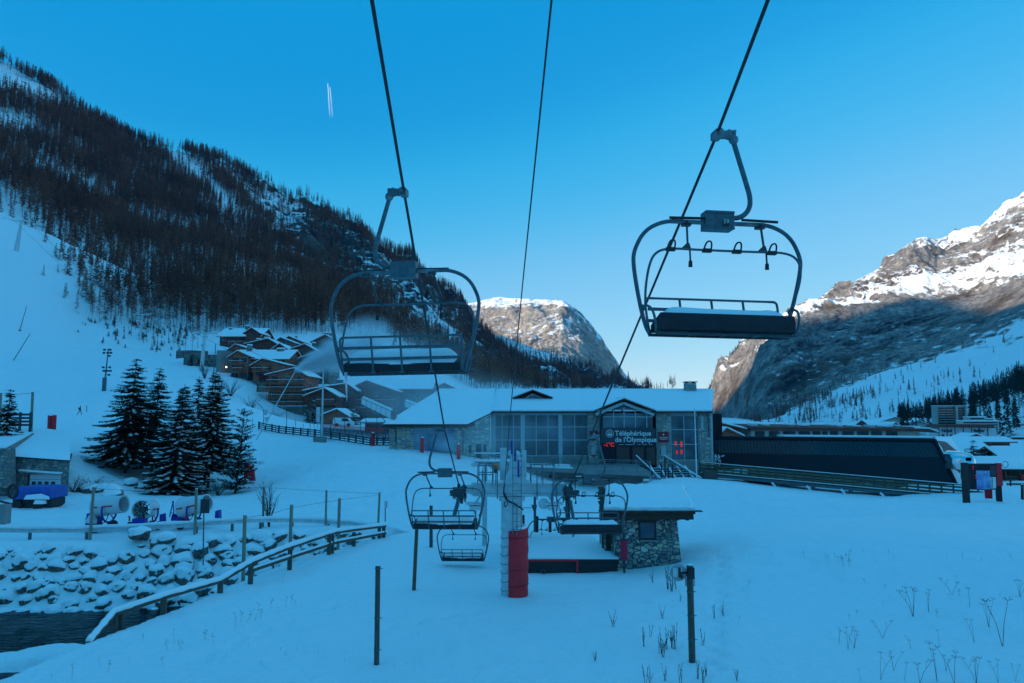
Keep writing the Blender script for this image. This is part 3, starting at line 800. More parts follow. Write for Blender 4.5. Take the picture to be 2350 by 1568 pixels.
    for s in (-1, 1):
        bk.tube(smooth_path([(s * 0.85, 0.27, zb - 1.05), (s * 0.95, 0.27, zb - 1.05), (s * 0.985, 0.26, zb - 1.09), (s * 0.97, 0.2, zb - 1.35), (s * 0.96, 0.1, zb - 1.57)], 2), 0.018, 8)
    for sx in (-0.47, 0.0, 0.47):
        bk.beam((sx, 0.28, zb - 1.05), (sx, 0.13, zb - 1.58), 0.03, 0.02)
        bk.prism([(sx - 0.05, zb - 1.60), (sx + 0.05, zb - 1.60), (sx, zb - 1.50)], 'y', 0.10, 0.12)
    bk.build('backrest', M_STEEL, t, smooth=35)
    # seat
    prof = [(-0.33, zb - 1.36), (-0.30, zb - 1.325), (0.10, zb - 1.43), (0.16, zb - 1.46), (0.14, zb - 1.56), (-0.22, zb - 1.585), (-0.32, zb - 1.55), (-0.35, zb - 1.46)]
    st = MB(); st.prism(prof, 'x', -0.93, 0.95)
    s_ = st.build('seat', M_VINYL, t, smooth=45)
    fr = MB(); fr.beam((-1.0, 0.02, zb - 1.60), (1.0, 0.02, zb - 1.60), 0.05, 0.04); fr.beam((-0.98, -0.26, zb - 1.60), (0.98, -0.26, zb - 1.60), 0.04, 0.03)
    for sx in (-0.47, 0, 0.47): fr.beam((sx, -0.27, zb - 1.6), (sx, 0.1, zb - 1.6), 0.03, 0.025)
    fr.build('seat_frame', M_STEELD, t)
    lumpy_snow('seat_snow', t, -0.88, 0.90, -0.30, 0.14, zb - 1.465, 0.235, 40, 12, 3)
    if icicle:
        MB().cyl((0.93, 0.1, zb - 1.57), (0.925, 0.1, zb - 1.72), 0.028, 0.018, 7).cyl((0.925, 0.1, zb - 1.72), (0.91, 0.1, zb - 2.02), 0.018, 0.003, 7).build('icicle', M_ICE, t, smooth=60)
    return t
CH_SPOTS = [  # clamp pixel, distance, heading, label, number
 (1644, 310, 10.4, 6, 'large four-seat chair against the sky, its number plate reading 59', '59'),
 (927, 442, 11.75, 174, 'large chair seen from behind, long icicle under it, in front of the forest slope', ''),
 (1354, 1003, 23.7, 7, 'mid-distance chair with number plate 60 in front of the small stone hut', '60'),
 (1020, 987, 22.9, 173, 'middle-distance four-seat chair seen from behind, just left of the lift pylon sheaves', ''),
 (1265, 1135, 38.9, 6, 'small far four-seat chair facing the camera, right of the pylon above the red loading platform', ''),
 (1061, 1143, 35.4, 174, 'small far four-seat chair seen from behind, lowest one left of the pylon', '')]
for px, py, D, rz, lab, num in CH_SPOTS:
    t = make_chair(lab, num, icicle=(D == 11.75), handles=(rz < 90))
    t.location = P(px, py, D)
    t.rotation_euler = (0, R(0.9), R(rz))
    if D < 30: t.scale = ((1.01, 1.01, 1.02) if D < 11 else (.99, 1, 1.02) if D < 15 else (1, 1, 1.03))

# ------------------------------------------------------------------ ropes
def rope(name, label, pts, r, twist=True, n=8, mat_=None):
    q = [Vector(p) for p in pts]
    # strands: a tube whose section turns along its length
    L_ = [0]
    for a, b in zip(q, q[1:]): L_.append(L_[-1] + (b - a).length)
    o = None
    mb = MB()
    if twist:
        Q = []
        step = 0.05
        m_ = int(L_[-1] / step)
        for i in range(m_ + 1):
            s = i * L_[-1] / m_
            k = min(len(q) - 2, max(0, np.searchsorted(L_, s) - 1))
            f = (s - L_[k]) / (L_[k + 1] - L_[k])
            Q.append(q[k].lerp(q[k + 1], f))
        t = (q[-1] - q[0]).normalized(); a = t.cross(Vector((0, 0, 1))).normalized(); b = t.cross(a)
        for st_ in range(5):
            pp = []
            for i, c in enumerate(Q):
                ph = st_ * 2 * math.pi / 5 + i * step / 0.30 * 2 * math.pi / 1.0
                pp.append(c + (a * math.cos(ph) + b * math.sin(ph)) * r * 0.55)
            mb.tube(pp, r * 0.52, 5, cap=False)
    else:
        mb.tube(q, r, n)
    o = mb.build(name, mat_ or M_ROPE, None, smooth=True, fixn=False)
    return tag(o, label, 'cable')
PYD = 29.5
PL = P(1056, 1127, PYD); PR = P(1304, 1125, PYD)
c1 = P(927, 442, 11.75); c2 = P(1020, 987, 22.9)
up = P(853, 0, 7.55)
rope('haul_rope', 'thick twisted steel rope carrying the left-hand row of chairs', [up + (up - c1) * 0.8, up, c1, c2, PL], 0.024)
d1 = P(1644, 310, 10.4); d2 = P(1354, 1003, 23.7)
upr = P(1762, 0, 7.8)
rope('haul_rope', 'thick twisted steel rope carrying the right-hand row of chairs', [upr + (upr - d1) * 0.8, upr, d1, d2, PR], 0.024)
mc = P(1265, 0, 8.2)
me_ = P(1157, 1128, PYD - 0.6)
sag = []
for i in range(30):
    f = i / 29
    s = mc.lerp(me_, f); sag.append(s)
sag = [mc + (mc - P(1232, 300, 11.0)) * 1.0] + [P(1265, 0, 8.2), P(1240, 250, 10.6), P(1217, 475, 14.0), P(1196, 680, 17.6), P(1178, 870, 22.0), P(1166, 1000, 25.6), P(1157, 1120, 28.9)]
rope('signal_cable', 'thin black signal cable between the two haul ropes, ending at the pylon', smooth_path(sag, 2), 0.014, twist=False)
# the rope goes round the return wheel behind the pylon
WZ = CAMZ - 3.95; WC = Vector((-0.02, 37.6, WZ)); WR = 2.22
t = wthing('return_wheel', 'snow-covered horizontal return wheel of the chairlift behind the pylon head', 'bullwheel', (WC.x, WC.y, WZ))
mb = MB()
ring = [(WC.x + WR * math.cos(a), WC.y + WR * math.sin(a), WZ) for a in np.linspace(0, 2 * math.pi, 41)]
mb.tube(ring, 0.06, 8, cap=False)
for k in range(8):
    a = k * math.pi / 4; mb.beam((WC.x, WC.y, WZ), (WC.x + WR * math.cos(a), WC.y + WR * math.sin(a), WZ), 0.08, 0.08)
mb.cyl((WC.x, WC.y, WZ - 0.5), (WC.x, WC.y, WZ + 0.15), 0.3, n=14)
mb.build('wheel_rim', M_STEELP, t, smooth=50)
mb = MB(); mb.cyl((WC.x, WC.y, WZ - 0.5), (WC.x, WC.y, gz(WC.x, WC.y) - 0.3), 0.3, 0.34, 16); mb.build('wheel_post', M_STEELP, t, smooth=50)
mb = MB(); mb.box((WC.x - 1.3, WC.y - 1.0, WZ + 0.25), (WC.x + 1.3, WC.y + 1.2, WZ + 0.45)); mb.build('cover', M_STEELP, t)
lumpy_snow('cover_snow', t, -1.35, 1.35, -1.05, 1.25, 0.45, 0.28, 24, 20, 5)
rp = [PL, P(1061, 1143, 35.4)] + [Vector((WC.x - WR * math.cos(a), WC.y + WR * math.sin(a), WZ)) for a in np.linspace(0.0, math.pi, 17)] + [P(1265, 1135, 38.9) * 0 + Vector((WC.x + WR, 36.0, WZ + 0.02)), PR]
tag(MB().tube(rp, 0.022, 6).build('haul_rope', M_ROPE, None, smooth=True), 'short loop of steel rope running round the return wheel behind the pylon', 'cable')

# ------------------------------------------------------------------ pylon
PB = P(1176, 1366, PYD)
PBx = (1174 - 1174.5) / FPX * PYD
t = wthing('lift_pylon', 'grey steel lift pylon with ladder, crossarm and red crash pad at its foot', 'lift pylon', (PBx, PYD, PB.z))
bz = P(1180, 1122, PYD).z           # crossarm centre height
cr_ = 0.42
mb = MB(); mb.cyl((PBx, PYD, PB.z - 0.5), (PBx, PYD, bz - 0.45), cr_, cr_ * 0.98, 28); mb.cyl((PBx, PYD, bz - 0.45), (PBx, PYD, bz - 0.28), cr_ + 0.08, cr_ + 0.1, 28)
mb.cyl((PBx, PYD, PB.z + 2.5), (PBx, PYD, PB.z + 2.56), cr_ + 0.02, n=28)
mb.build('column', M_STEELP, t, smooth=40)
# crossarm: box beam with flanges
xl = P(1085, 1122, PYD).x; xr = P(1292, 1122, PYD).x
mb = MB(); mb.box((xl, PYD - 0.2, bz - 0.16), (xr, PYD + 0.2, bz + 0.20)); mb.box((xl - 0.05, PYD - 0.3, bz + 0.203), (xr + 0.05, PYD + 0.3, bz + 0.235)); mb.box((xl, PYD - 0.26, bz - 0.26), (xr, PYD + 0.26, bz - 0.165))
for k in range(-4, 5):
    if k: mb.box((PBx + k * 0.42 - 0.01, PYD - 0.22, bz - 0.16), (PBx + k * 0.42 + 0.01, PYD - 0.2, bz + 0.2))
mb.cyl((xl - 0.02, PYD - 0.1, bz + 0.02), (xl - 0.45, PYD - 0.1, bz + 0.02), 0.15, n=12); mb.cyl((xr + 0.02, PYD - 0.1, bz + 0.02), (xr + 0.2, PYD - 0.1, bz + 0.02), 0.15, n=12)
ca = mb.build('crossarm', M_STEELP, t, smooth=35)
lumpy_snow('crossarm_snow', t, xl - PBx - 0.05, -0.45, -0.28, 0.28, bz + 0.235 - PB.z, 0.20, 26, 8, 7)
lumpy_snow('crossarm_snow', t, 0.55, xr - PBx + 0.03, -0.28, 0.28, bz + 0.235 - PB.z, 0.22, 26, 8, 8)
lumpy_snow('collar_snow', t, -0.42, 0.38, -0.52, -0.1, bz - 0.28 - PB.z, 0.10, 16, 8, 9)
# head frame: gusset rising to the lifting bracket
hz = bz + 0.235
mb = MB()
mb.prism([(PBx - 0.38, hz), (PBx + 0.80, hz), (PBx + 0.55, hz + 0.16), (PBx + 0.30, hz + 0.62), (PBx + 0.22, hz + 1.05), (PBx - 0.05, hz + 1.05), (PBx - 0.12, hz + 0.5)], 'y', PYD - 0.30, PYD + 0.05)
mb.box((PBx - 0.46, PYD - 0.1, hz + 0.1), (PBx - 0.20, PYD + 0.2, hz + 1.35))
mb.box((PBx + 0.38, PYD + 0.05, hz + 0.2), (PBx + 0.58, PYD + 0.3, hz + 1.25))
for (cx_, cz_) in ((-0.02, 1.15), (0.20, 1.13), (0.05, 0.82), (0.26, 0.92)):
    mb.sphere((PBx + cx_, PYD - 0.15, hz + cz_), 0.13, 12, 8)
    mb.cyl((PBx + cx_ - 0.2, PYD - 0.1, hz + cz_), (PBx + cx_ + 0.24, PYD - 0.1, hz + cz_), 0.035, n=8)
mb.build('head_frame', M_STEELP, t, smooth=35)
lumpy_snow('head_snow', t, -0.05, 0.40, -0.32, 0.05, hz + 1.22 - PB.z, 0.10, 14, 8, 12)
lumpy_snow('head_snow', t, 0.10, 0.42, -0.36, -0.28, hz + 0.62 - PB.z, 0.35, 12, 6, 13)
for (cx_, z0, z1) in ((0.0, 1.15, 1.62), (0.13, 0.85, 1.28), (0.26, 0.25, 0.86)):
    mb = MB(); mb.cyl((PBx + cx_, PYD - 0.42, hz + z0), (PBx + cx_, PYD - 0.42, hz + z1), 0.04, 0.035, 10); mb.cyl((PBx + cx_, PYD - 0.42, hz + z1), (PBx + cx_, PYD - 0.42, hz + z1 + 0.07), 0.03, 0.01, 8)
    mb.build('lightning_rod', M_BLUE, t, smooth=40)
# ladder
mb = MB()
lx0, lx1 = PBx + 0.04, PBx + 0.36
for lx in (lx0, lx1): mb.cyl((lx, PYD - 0.62, PB.z + 2.45), (lx, PYD - 0.62, hz + 1.35), 0.016, n=6)
z_ = PB.z + 2.6
while z_ < hz + 1.2:
    mb.cyl((lx0, PYD - 0.62, z_), (lx1, PYD - 0.62, z_), 0.011, n=5); z_ += 0.29
for z_ in (PB.z + 2.9, bz - 0.6): mb.cyl((lx0, PYD - 0.62, z_), (lx0, PYD - 0.4, z_), 0.015, n=5)
mb.cyl((PBx + 0.2, PYD - 0.66, PB.z + 2.4), (PBx + 0.2, PYD - 0.66, bz - 0.5), 0.022, n=6)
mb.build('ladder', M_FROST, t, smooth=40)
# crash pad: thick quilt round the right-hand half of the column
mb = MB()
a0, a1 = R(-105), R(90)
nA, nZ = 22, 26
vs = []; fs = []
padr = cr_ + 0.17
for layer, rr in ((0, padr), (1, cr_ + 0.03)):
    for i in range(nZ + 1):
        z_ = PB.z - 0.1 + 2.62 * i / nZ
        for j in range(nA + 1):
            a = a0 + (a1 - a0) * j / nA
            w_ = rr + (0.014 * math.sin(i * 1.1) + 0.02 * vnoise(np.array([a * 2.0]), np.array([z_ * 2.0]))[0] + 0.03 * math.sin(math.pi * i / nZ)) * (layer == 0)
            vs.append((PBx + 0.03 + w_ * math.cos(a), PYD + w_ * math.sin(a), z_ + 0.06 * math.cos(a) * (i == nZ)))
def gi(l, i, j): return l * (nZ + 1) * (nA + 1) + i * (nA + 1) + j
for i in range(nZ):
    for j in range(nA):
        fs.append((gi(0, i, j), gi(0, i, j + 1), gi(0, i + 1, j + 1), gi(0, i + 1, j))); fs.append((gi(1, i, j), gi(1, i + 1, j), gi(1, i + 1, j + 1), gi(1, i, j + 1)))
    fs.append((gi(0, i, 0), gi(0, i + 1, 0), gi(1, i + 1, 0), gi(1, i, 0))); fs.append((gi(0, i, nA), gi(1, i, nA), gi(1, i + 1, nA), gi(0, i + 1, nA)))
for j in range(nA):
    fs.append((gi(0, nZ, j), gi(0, nZ, j + 1), gi(1, nZ, j + 1), gi(1, nZ, j))); fs.append((gi(0, 0, j), gi(1, 0, j), gi(1, 0, j + 1), gi(0, 0, j + 1)))
mb.add(vs, fs)
mb.build('crash_pad', M_RED, t, smooth=50)
mb = MB()
for z_ in (.45, 1.05, 1.7, 2.25): mb.tube([(PBx + .03 + (padr + .022) * math.cos(a), PYD + (padr + .022) * math.sin(a), PB.z + z_) for a in np.linspace(a0, a1, 20)], .018, 5)
mb.build('pad_strap', mat('dark_red_strap', (.25, .006, .012), .6), t, smooth=60)
# snow on the pad's rim
mb = MB(); mb.tube([(PBx + 0.03 + (cr_ + 0.1) * math.cos(a), PYD + (cr_ + 0.1) * math.sin(a), PB.z + 2.56 + 0.05 * math.cos(a)) for a in np.linspace(R(-80), R(60), 12)], 0.07, 8)
mb.build('pad_snow', M_SNOW, t, smooth=60)
# lashings and cable loop on the left of the column
mb = MB()
for k in range(7):
    z_ = PB.z + 0.25 + k * 0.33
    mb.tube([(PBx + cr_ * 1.02 * math.cos(a), PYD + cr_ * 1.02 * math.sin(a), z_ + 0.05 * math.sin(3 * a)) for a in np.linspace(R(-105), R(-185), 8)], 0.008, 5)
mb.build('lashing', M_BLACK, t)
cl = smooth_path([P(1157, 1110, PYD - 0.6), P(1155, 1135, PYD - 0.6), P(1163, 1150, PYD - 0.55), P(1176, 1154, PYD - 0.5), P(1190, 1163, PYD - 0.5), P(1200, 1170, PYD - 0.45)], 2)
mb = MB(); mb.tube(cl, 0.03, 6)
mb.tube(smooth_path([P(1158, 1132, PYD - 0.62), P(1164, 1146, PYD - 0.6), P(1165, 1158, PYD - 0.6), P(1158, 1164, PYD - 0.6), P(1156, 1158, PYD - 0.6), P(1160, 1150, PYD - 0.6)], 2), 0.02, 6)
mb.build('cable_loop', M_BLACK, t, smooth=60)
mb = MB(); mb.cyl((PBx - 0.62, PYD - 0.2, hz + 0.55), (PBx - 0.62, PYD - 0.2, hz + 0.72), 0.09, 0.07, 12); o_ = mb.build('warning_lamp', mat('orange_lamp', (0.75, 0.11, 0.02), 0.3), t, smooth=50)
MB().box((PBx - 0.70, PYD - 0.28, hz + 0.40), (PBx - 0.54, PYD - 0.12, hz + 0.55)).beam((PBx - 0.62, PYD - 0.2, hz), (PBx - 0.62, PYD - 0.2, hz + 0.4), 0.04, 0.04).build('lamp_bracket', M_STEELD, t)
# maintenance platforms with handrails
def railing(x0, x1, y0, y1, z0, h=0.62, m_=M_FROST, mid=True):
    mb = MB()
    for (a, b) in (((x0, y0), (x1, y0)), ((x0, y1), (x1, y1))):
        for zz in ((z0 + h, z0 + h * 0.5) if mid else (z0 + h,)):
            mb.cyl((a[0], a[1], zz), (b[0], b[1], zz), 0.02, n=6)
        for xx in (a[0], (a[0] + b[0]) / 2, b[0]): mb.cyl((xx, a[1], z0), (xx, a[1], z0 + h), 0.02, n=6)
    mb.build('handrail', m_, t, smooth=40)
railing(xl + 0.2, PBx - 0.75, PYD - 0.32, PYD + 0.75, bz + 0.22, 0.72)
railing(PBx + 0.75, xr - 0.35, PYD - 0.32, PYD + 0.75, bz + 0.22, 0.75)
mb = MB()
for (xx, z0, z1) in ((xl + 0.38, -0.42, 0.75), (PBx - 0.56, -0.35, 0.80), (PBx + 0.98, -0.38, 0.72), (xr - 0.42, -0.45, 0.68), (xr - 0.28, -0.75, 0.6)):
    mb.cyl((xx, PYD - 0.34, bz + z0), (xx, PYD - 0.34, bz + z1), 0.022, n=6)
mb.build('stanchion', M_FROST, t)
def sheaves(cx_, side, lab='sheave_assembly'):
    mb = MB()
    for k in range(-2, 3):
        y_ = PYD + k * 0.42; z_ = bz + 0.02 - 0.33 * (y_ - PYD)
        mb.cyl((cx_ - 0.05, y_, z_ - 0.22), (cx_ + 0.05, y_, z_ - 0.22), 0.2, n=18)
        mb.cyl((cx_ - 0.09, y_, z_ - 0.22), (cx_ + 0.12 * side, y_, z_ - 0.22), 0.05, n=8)
    a = mb.build('sheave', M_BLACK, t, smooth=40)
    mb = MB()
    mb.beam((cx_ - 0.14 * side, PYD - 1.0, bz + 0.12), (cx_ - 0.14 * side, PYD + 1.0, bz - 0.55), 0.05, 0.2)
    for k in (-1, 1): mb.beam((cx_ - 0.18 * side, PYD + k * 0.55 - 0.3, bz - 0.1 - k * 0.2 + 0.1), (cx_ - 0.18 * side, PYD + k * 0.55 + 0.3, bz - 0.1 - k * 0.2 - 0.1), 0.05, 0.14)
    mb.box((cx_ - 0.5 * side, PYD - 0.1, bz - 0.1), (cx_ - 0.1 * side, PYD + 0.1, bz + 0.08))
    mb.build('sheave_beam', M_STEELD, t)
    # rope catchers: a fan of thin fingers
    mb = MB()
    rr = random.Random(4)
    for k in range(16):
        a = R(200 + k * 11)
        p0 = Vector((cx_ + 0.05 * side, PYD - 1.0, bz + 0.02)); L2 = 0.22 + 0.12 * rr.random()
        mb.beam(p0, p0 + Vector((math.cos(a) * L2 * side, -0.1 + 0.2 * rr.random(), math.sin(a) * L2)), 0.02, 0.045)
    mb.box((cx_ - 0.22, PYD - 1.05, bz - 0.20), (cx_ + 0.10, PYD - 0.9, bz + 0.16))
    mb.cyl((cx_ + 0.16 * -side, PYD - 1.02, bz + 0.06), (cx_ + 0.16 * -side, PYD - 0.8, bz + 0.06), 0.13, n=12)
    mb.build('rope_catcher', M_STEELD, t)
    # hydraulic arm and snowed service step below
    mb = MB(); mb.beam((cx_ + 0.0, PYD - 0.9, bz - 0.35), (cx_ - 0.18 if side < 0 else cx_ + 0.12, PYD - 0.7, bz - 1.0), 0.09, 0.09); mb.build('step_arm', M_STEEL, t)
    sx = cx_ - 0.62 * side
    mb = MB(); mb.box((sx - 0.34, PYD - 0.9, bz - 0.52), (sx + 0.34, PYD - 0.4, bz - 0.46)); mb.box((sx - 0.22, PYD - 0.85, bz - 0.72), (sx + 0.22, PYD - 0.45, bz - 0.56)); mb.beam((sx, PYD - 0.5, bz - 0.5), (sx - 0.2 * side, PYD - 0.2, bz - 0.2), 0.06, 0.06)
    mb.cyl((sx, PYD - 0.8, bz - 0.86), (sx, PYD - 0.8, bz - 0.72), 0.06, n=8)
    mb.build('service_step', M_STEELP, t)
    lumpy_snow('step_snow', t, sx - PBx - 0.32, sx - PBx + 0.32, -0.88, -0.42, bz - 0.46 - PB.z, 0.13, 14, 8, 21)
sheaves(PL.x, -1); sheaves(PR.x, 1)
mb = MB(); xx = P(1246, 1150, PYD).x
mb.cyl((xx, PYD - 0.5, bz - 0.52), (xx, PYD - 0.44, bz - 0.52), 0.21, n=24)
mb.build('guide_disc', M_STEELP, t, smooth=40)
# tall bracket standing at the back left of the crossarm
t2 = wthing('gantry_post', 'pale inverted-L steel post standing on the snow behind the pylon head', 'post', gp(1112, 1150, 41))
b_ = gp(1112, 1150, 41); tz = P(1112, 1063, 41).z; xl_ = P(1081, 1063, 41).x
MB().box((b_.x - 0.13, 40.9, b_.z - 0.2), (b_.x + 0.13, 41.1, tz)).box((xl_, 40.9, tz - 0.18), (b_.x - 0.13, 41.1, tz)).build('post', M_STEELP, t2)
# ------------------------------------------------------------------ trees
M_BARK = mat('bark', (0.055, 0.04, 0.032), 0.95, 0, 0.3, 8, 0.02, 20)
M_LARCH = mat('larch_twigs', (0.21, 0.07, 0.04), 0.95, 0, 0.35, 0.05, c2=(0.36, 0.13, 0.075), spec=0.1)
M_LARCHT = mat('larch_trunk', (0.045, 0.036, 0.032), 0.95, 0, 0.3, 0.1, spec=0.1)
M_FIR = mat('fir_needles', (0.012, 0.020, 0.012), 0.85, 0, 0.4, 0.9, c2=(0.028, 0.042, 0.02), spec=0.2)
M_DRY = mat('dry_stalks', (0.085, 0.055, 0.035), 0.9, 0, 0.35, 5)
M_TWIG = mat('bare_twigs', (0.06, 0.045, 0.038), 0.9, 0, 0.3, 5)

def proj(x, y, z):
    dz = z - CAMZ
    yc = y * CT + dz * ST
    zc = -y * ST + dz * CT
    return 1174.5 + FPX * x / yc, 784 - FPX * zc / yc

def larch_template(seed, nb, wd, evergreen=False):
    """unit-height tree; returns verts, tris, material index"""
    r = random.Random(seed)
    V = []; F = []; M = []
    def add(vs, m):
        n = len(V); V.extend(vs); F.append((n, n + 1, n + 2)); M.append(m)
    lean = (r.uniform(-.02, .02), r.uniform(-.02, .02))
    r0 = 0.0065
    for k in range(3):
        a = 2 * math.pi * k / 3; b = a + 2 * math.pi / 3
        add([(r0 * math.cos(a), r0 * math.sin(a), -0.03), (r0 * math.cos(b), r0 * math.sin(b), -0.03), (lean[0], lean[1], 1.0)], 0)
    h0 = r.uniform(0.25, 0.42) if not evergreen else 0.08
    W = r.uniform(0.11, 0.16) if not evergreen else r.uniform(0.16, 0.22)
    for i in range(nb):
        t = (i + r.random()) / nb
        h = h0 + (0.98 - h0) * t
        prof = (1 - t) ** 0.75 * (0.55 + 0.45 * min(1, t * 5 + 0.3)) + 0.06
        L = W * prof * r.uniform(0.6, 1.2)
        a = r.uniform(0, 2 * math.pi)
        ca, sa = math.cos(a), math.sin(a)
        up = r.uniform(-0.02, 0.035) if not evergreen else r.uniform(-0.06, -0.02)
        w_ = wd * r.uniform(0.6, 1.3)
        x0, y0 = lean[0] * h, lean[1] * h
        dz = r.uniform(-1, 1)
        if i % 2:
            add([(x0 - sa * w_, y0 + ca * w_, h + dz * w_), (x0 + sa * w_, y0 - ca * w_, h - dz * w_), (x0 + ca * L, y0 + sa * L, h + up)], 1)
        else:
            add([(x0 + ca * L * .15, y0 + sa * L * .15, h - w_), (x0 + ca * L * .3, y0 + sa * L * .3, h + w_), (x0 + ca * L, y0 + sa * L, h + up)], 1)
    return np.array(V, np.float32), np.array(F, np.int32), np.array(M, np.int32)

def forest(name, pos, hgt, temps, mats, kind='stuff', label=None, seed=1, wide=1.0):
    rs = np.random.RandomState(seed)
    Vs = []; Fs = []; Ms = []; off = 0
    ti = rs.randint(0, len(temps), len(pos))
    for p, h, k in zip(pos, hgt, ti):
        V, F, M = temps[k]
        a = rs.uniform(0, 6.283); ca, sa = math.cos(a), math.sin(a)
        v = V * np.array([h * wide, h * wide, h], np.float32)
        v = np.stack([v[:, 0] * ca - v[:, 1] * sa + p[0], v[:, 0] * sa + v[:, 1] * ca + p[1], v[:, 2] + p[2]], -1)
        Vs.append(v); Fs.append(F + off); Ms.append(M); off += len(v)
    V = np.concatenate(Vs).astype(np.float32); F = np.concatenate(Fs); M = np.concatenate(Ms)
    me = bpy.data.meshes.new(name)
    me.vertices.add(len(V)); me.vertices.foreach_set('co', V.ravel())
    me.loops.add(F.size); me.loops.foreach_set('vertex_index', F.ravel())
    me.polygons.add(len(F)); me.polygons.foreach_set('loop_start', (np.arange(len(F)) * 3).astype(np.int32)); me.polygons.foreach_set('loop_total', np.full(len(F), 3, np.int32))
    me.polygons.foreach_set('material_index', M)
    for m_ in mats: me.materials.append(m_)
    me.update(calc_edges=True)
    o = bpy.data.objects.new(name, me); COL.objects.link(o)
    return tag(o, label, None, None, kind)

def scatter(GX, GY, GZ, dens, n, seed):
    """n points on a patch, by cell area x density"""
    rs = np.random.RandomState(seed)
    ax = GX[:-1, 1:] - GX[:-1, :-1]; ay = GY[1:, :-1] - GY[:-1, :-1]
    w_ = np.abs(ax * ay) * dens[:-1, :-1]
    w_ = (w_ / w_.sum()).ravel()
    c = rs.choice(len(w_), n, p=w_)
    i, j = np.unravel_index(c, ax.shape)
    u = rs.rand(n); v = rs.rand(n)
    def bl(G): return G[i, j] * (1 - u) * (1 - v) + G[i, j + 1] * u * (1 - v) + G[i + 1, j] * (1 - u) * v + G[i + 1, j + 1] * u * v
    return np.stack([bl(GX), bl(GY), bl(GZ)], -1)

def blob(px, py, cx, cy, rx, ry, ang=0.0):
    a = R(ang); dx, dy = px - cx, py - cy
    x = dx * math.cos(a) + dy * math.sin(a); y = -dx * math.sin(a) + dy * math.cos(a)
    return np.exp(-((x / rx) ** 2 + (y / ry) ** 2) ** 1.5)
TL = [larch_template(s, 84, 0.0145) for s in range(10)]
TE = [larch_template(s + 50, 110, 0.022, True) for s in range(5)]
px_, py_ = proj(HX, HY, HZ)
cl = np.clip(0.75 + 1.1 * fbm(HX / 45, HY / 60, 0, 4, 201), 0.12, 1.5)
open_ = (1.05 * blob(px_, py_, 55, 190, 135, 56, 24) + blob(px_, py_, 30, 285, 55, 22, 10) + 0.9 * blob(px_, py_, 420, 365, 60, 10, 35) + 0.85 * blob(px_, py_, 560, 440, 120, 13, 42) + blob(px_, py_, 620, 430, 60, 22, 48)
         + 0.95 * blob(px_, py_, 690, 560, 150, 28, 40) + 0.97 * blob(px_, py_, 655, 470, 90, 42, 45) + .9 * blob(px_, py_, 420, 390, 90, 14, 38) + .9 * blob(px_, py_, 500, 450, 90, 14, 45) + 0.8 * blob(px_, py_, 790, 560, 90, 40, 40) + 0.9 * blob(px_, py_, 900, 650, 120, 45, 40)
         + 0.8 * blob(px_, py_, 40, 480, 90, 55, 20) + blob(px_, py_, 0, 560, 140, 60, 20) + 0.7 * blob(px_, py_, 460, 600, 50, 12, 40) + 0.75 * blob(px_, py_, 1000, 740, 80, 50, 45))
dens = cl * np.clip(1 - open_, 0.06, 1) * (HV < 1.0) * (HV > 0.01)
ridge_ = sstep(0.93, 0.985, HV) * (HV <= 1.0)
dens = np.clip(dens + 1.6 * ridge_ * sstep(-.5, .2, fbm(HX / 40, HY / 40, 0, 3, 7)), 0, 2.2)
dens = dens * (1 - 0.55 * sstep(760, 900, px_))
base_edge = np.interp(px_, [-400, 0, 90, 200, 330, 470, 760, 900, 1100], [560, 520, 600, 730, 752, 768, 768, 790, 900])
dens = dens * (py_ < base_edge) * (HV > 0.02)
pos = scatter(HX, HY, HZ, dens, 29000, 5)
pos = pos[np.argsort(pos[:, 1])]
rs = np.random.RandomState(8)
hg = rs.uniform(10, 18.5, len(pos))
TLd = [larch_template(s + 20, 120, 0.008) for s in range(8)]
mesh_l = []
for k, (V_, F_, M_) in enumerate(TLd):
    me = bpy.data.meshes.new('larch_tree')
    me.from_pydata(V_.tolist(), [], F_.tolist()); me.materials.append(M_LARCHT); me.materials.append(M_LARCH)
    me.polygons.foreach_set('material_index', M_); me.update(); mesh_l.append(me)
qx, qy = proj(pos[:, 0], pos[:, 1], pos[:, 2])
vis = (qx > -20) & (qx < 2370)
near_i = np.where(vis)[0][:270]
sel = np.zeros(len(pos), bool); sel[near_i] = True
for i in near_i:
    o = bpy.data.objects.new('larch_tree', mesh_l[int(rs.randint(8))]); COL.objects.link(o)
    o.location = pos[i] - np.array([0, 0, 0.3]); o.scale = (hg[i],) * 3; o.rotation_euler = (0, 0, rs.uniform(0, 6.28))
    tag(o, 'tall bare brown larch in the lowest rows of the forest slope', 'tree', 'bare larches in the lowest rows of the forest')
rest = pos[~sel]
forest('larch_forest', rest, hg[~sel], TL, [M_LARCHT, M_LARCH], seed=3, label='thousands of bare brown larches covering the steep hillside')
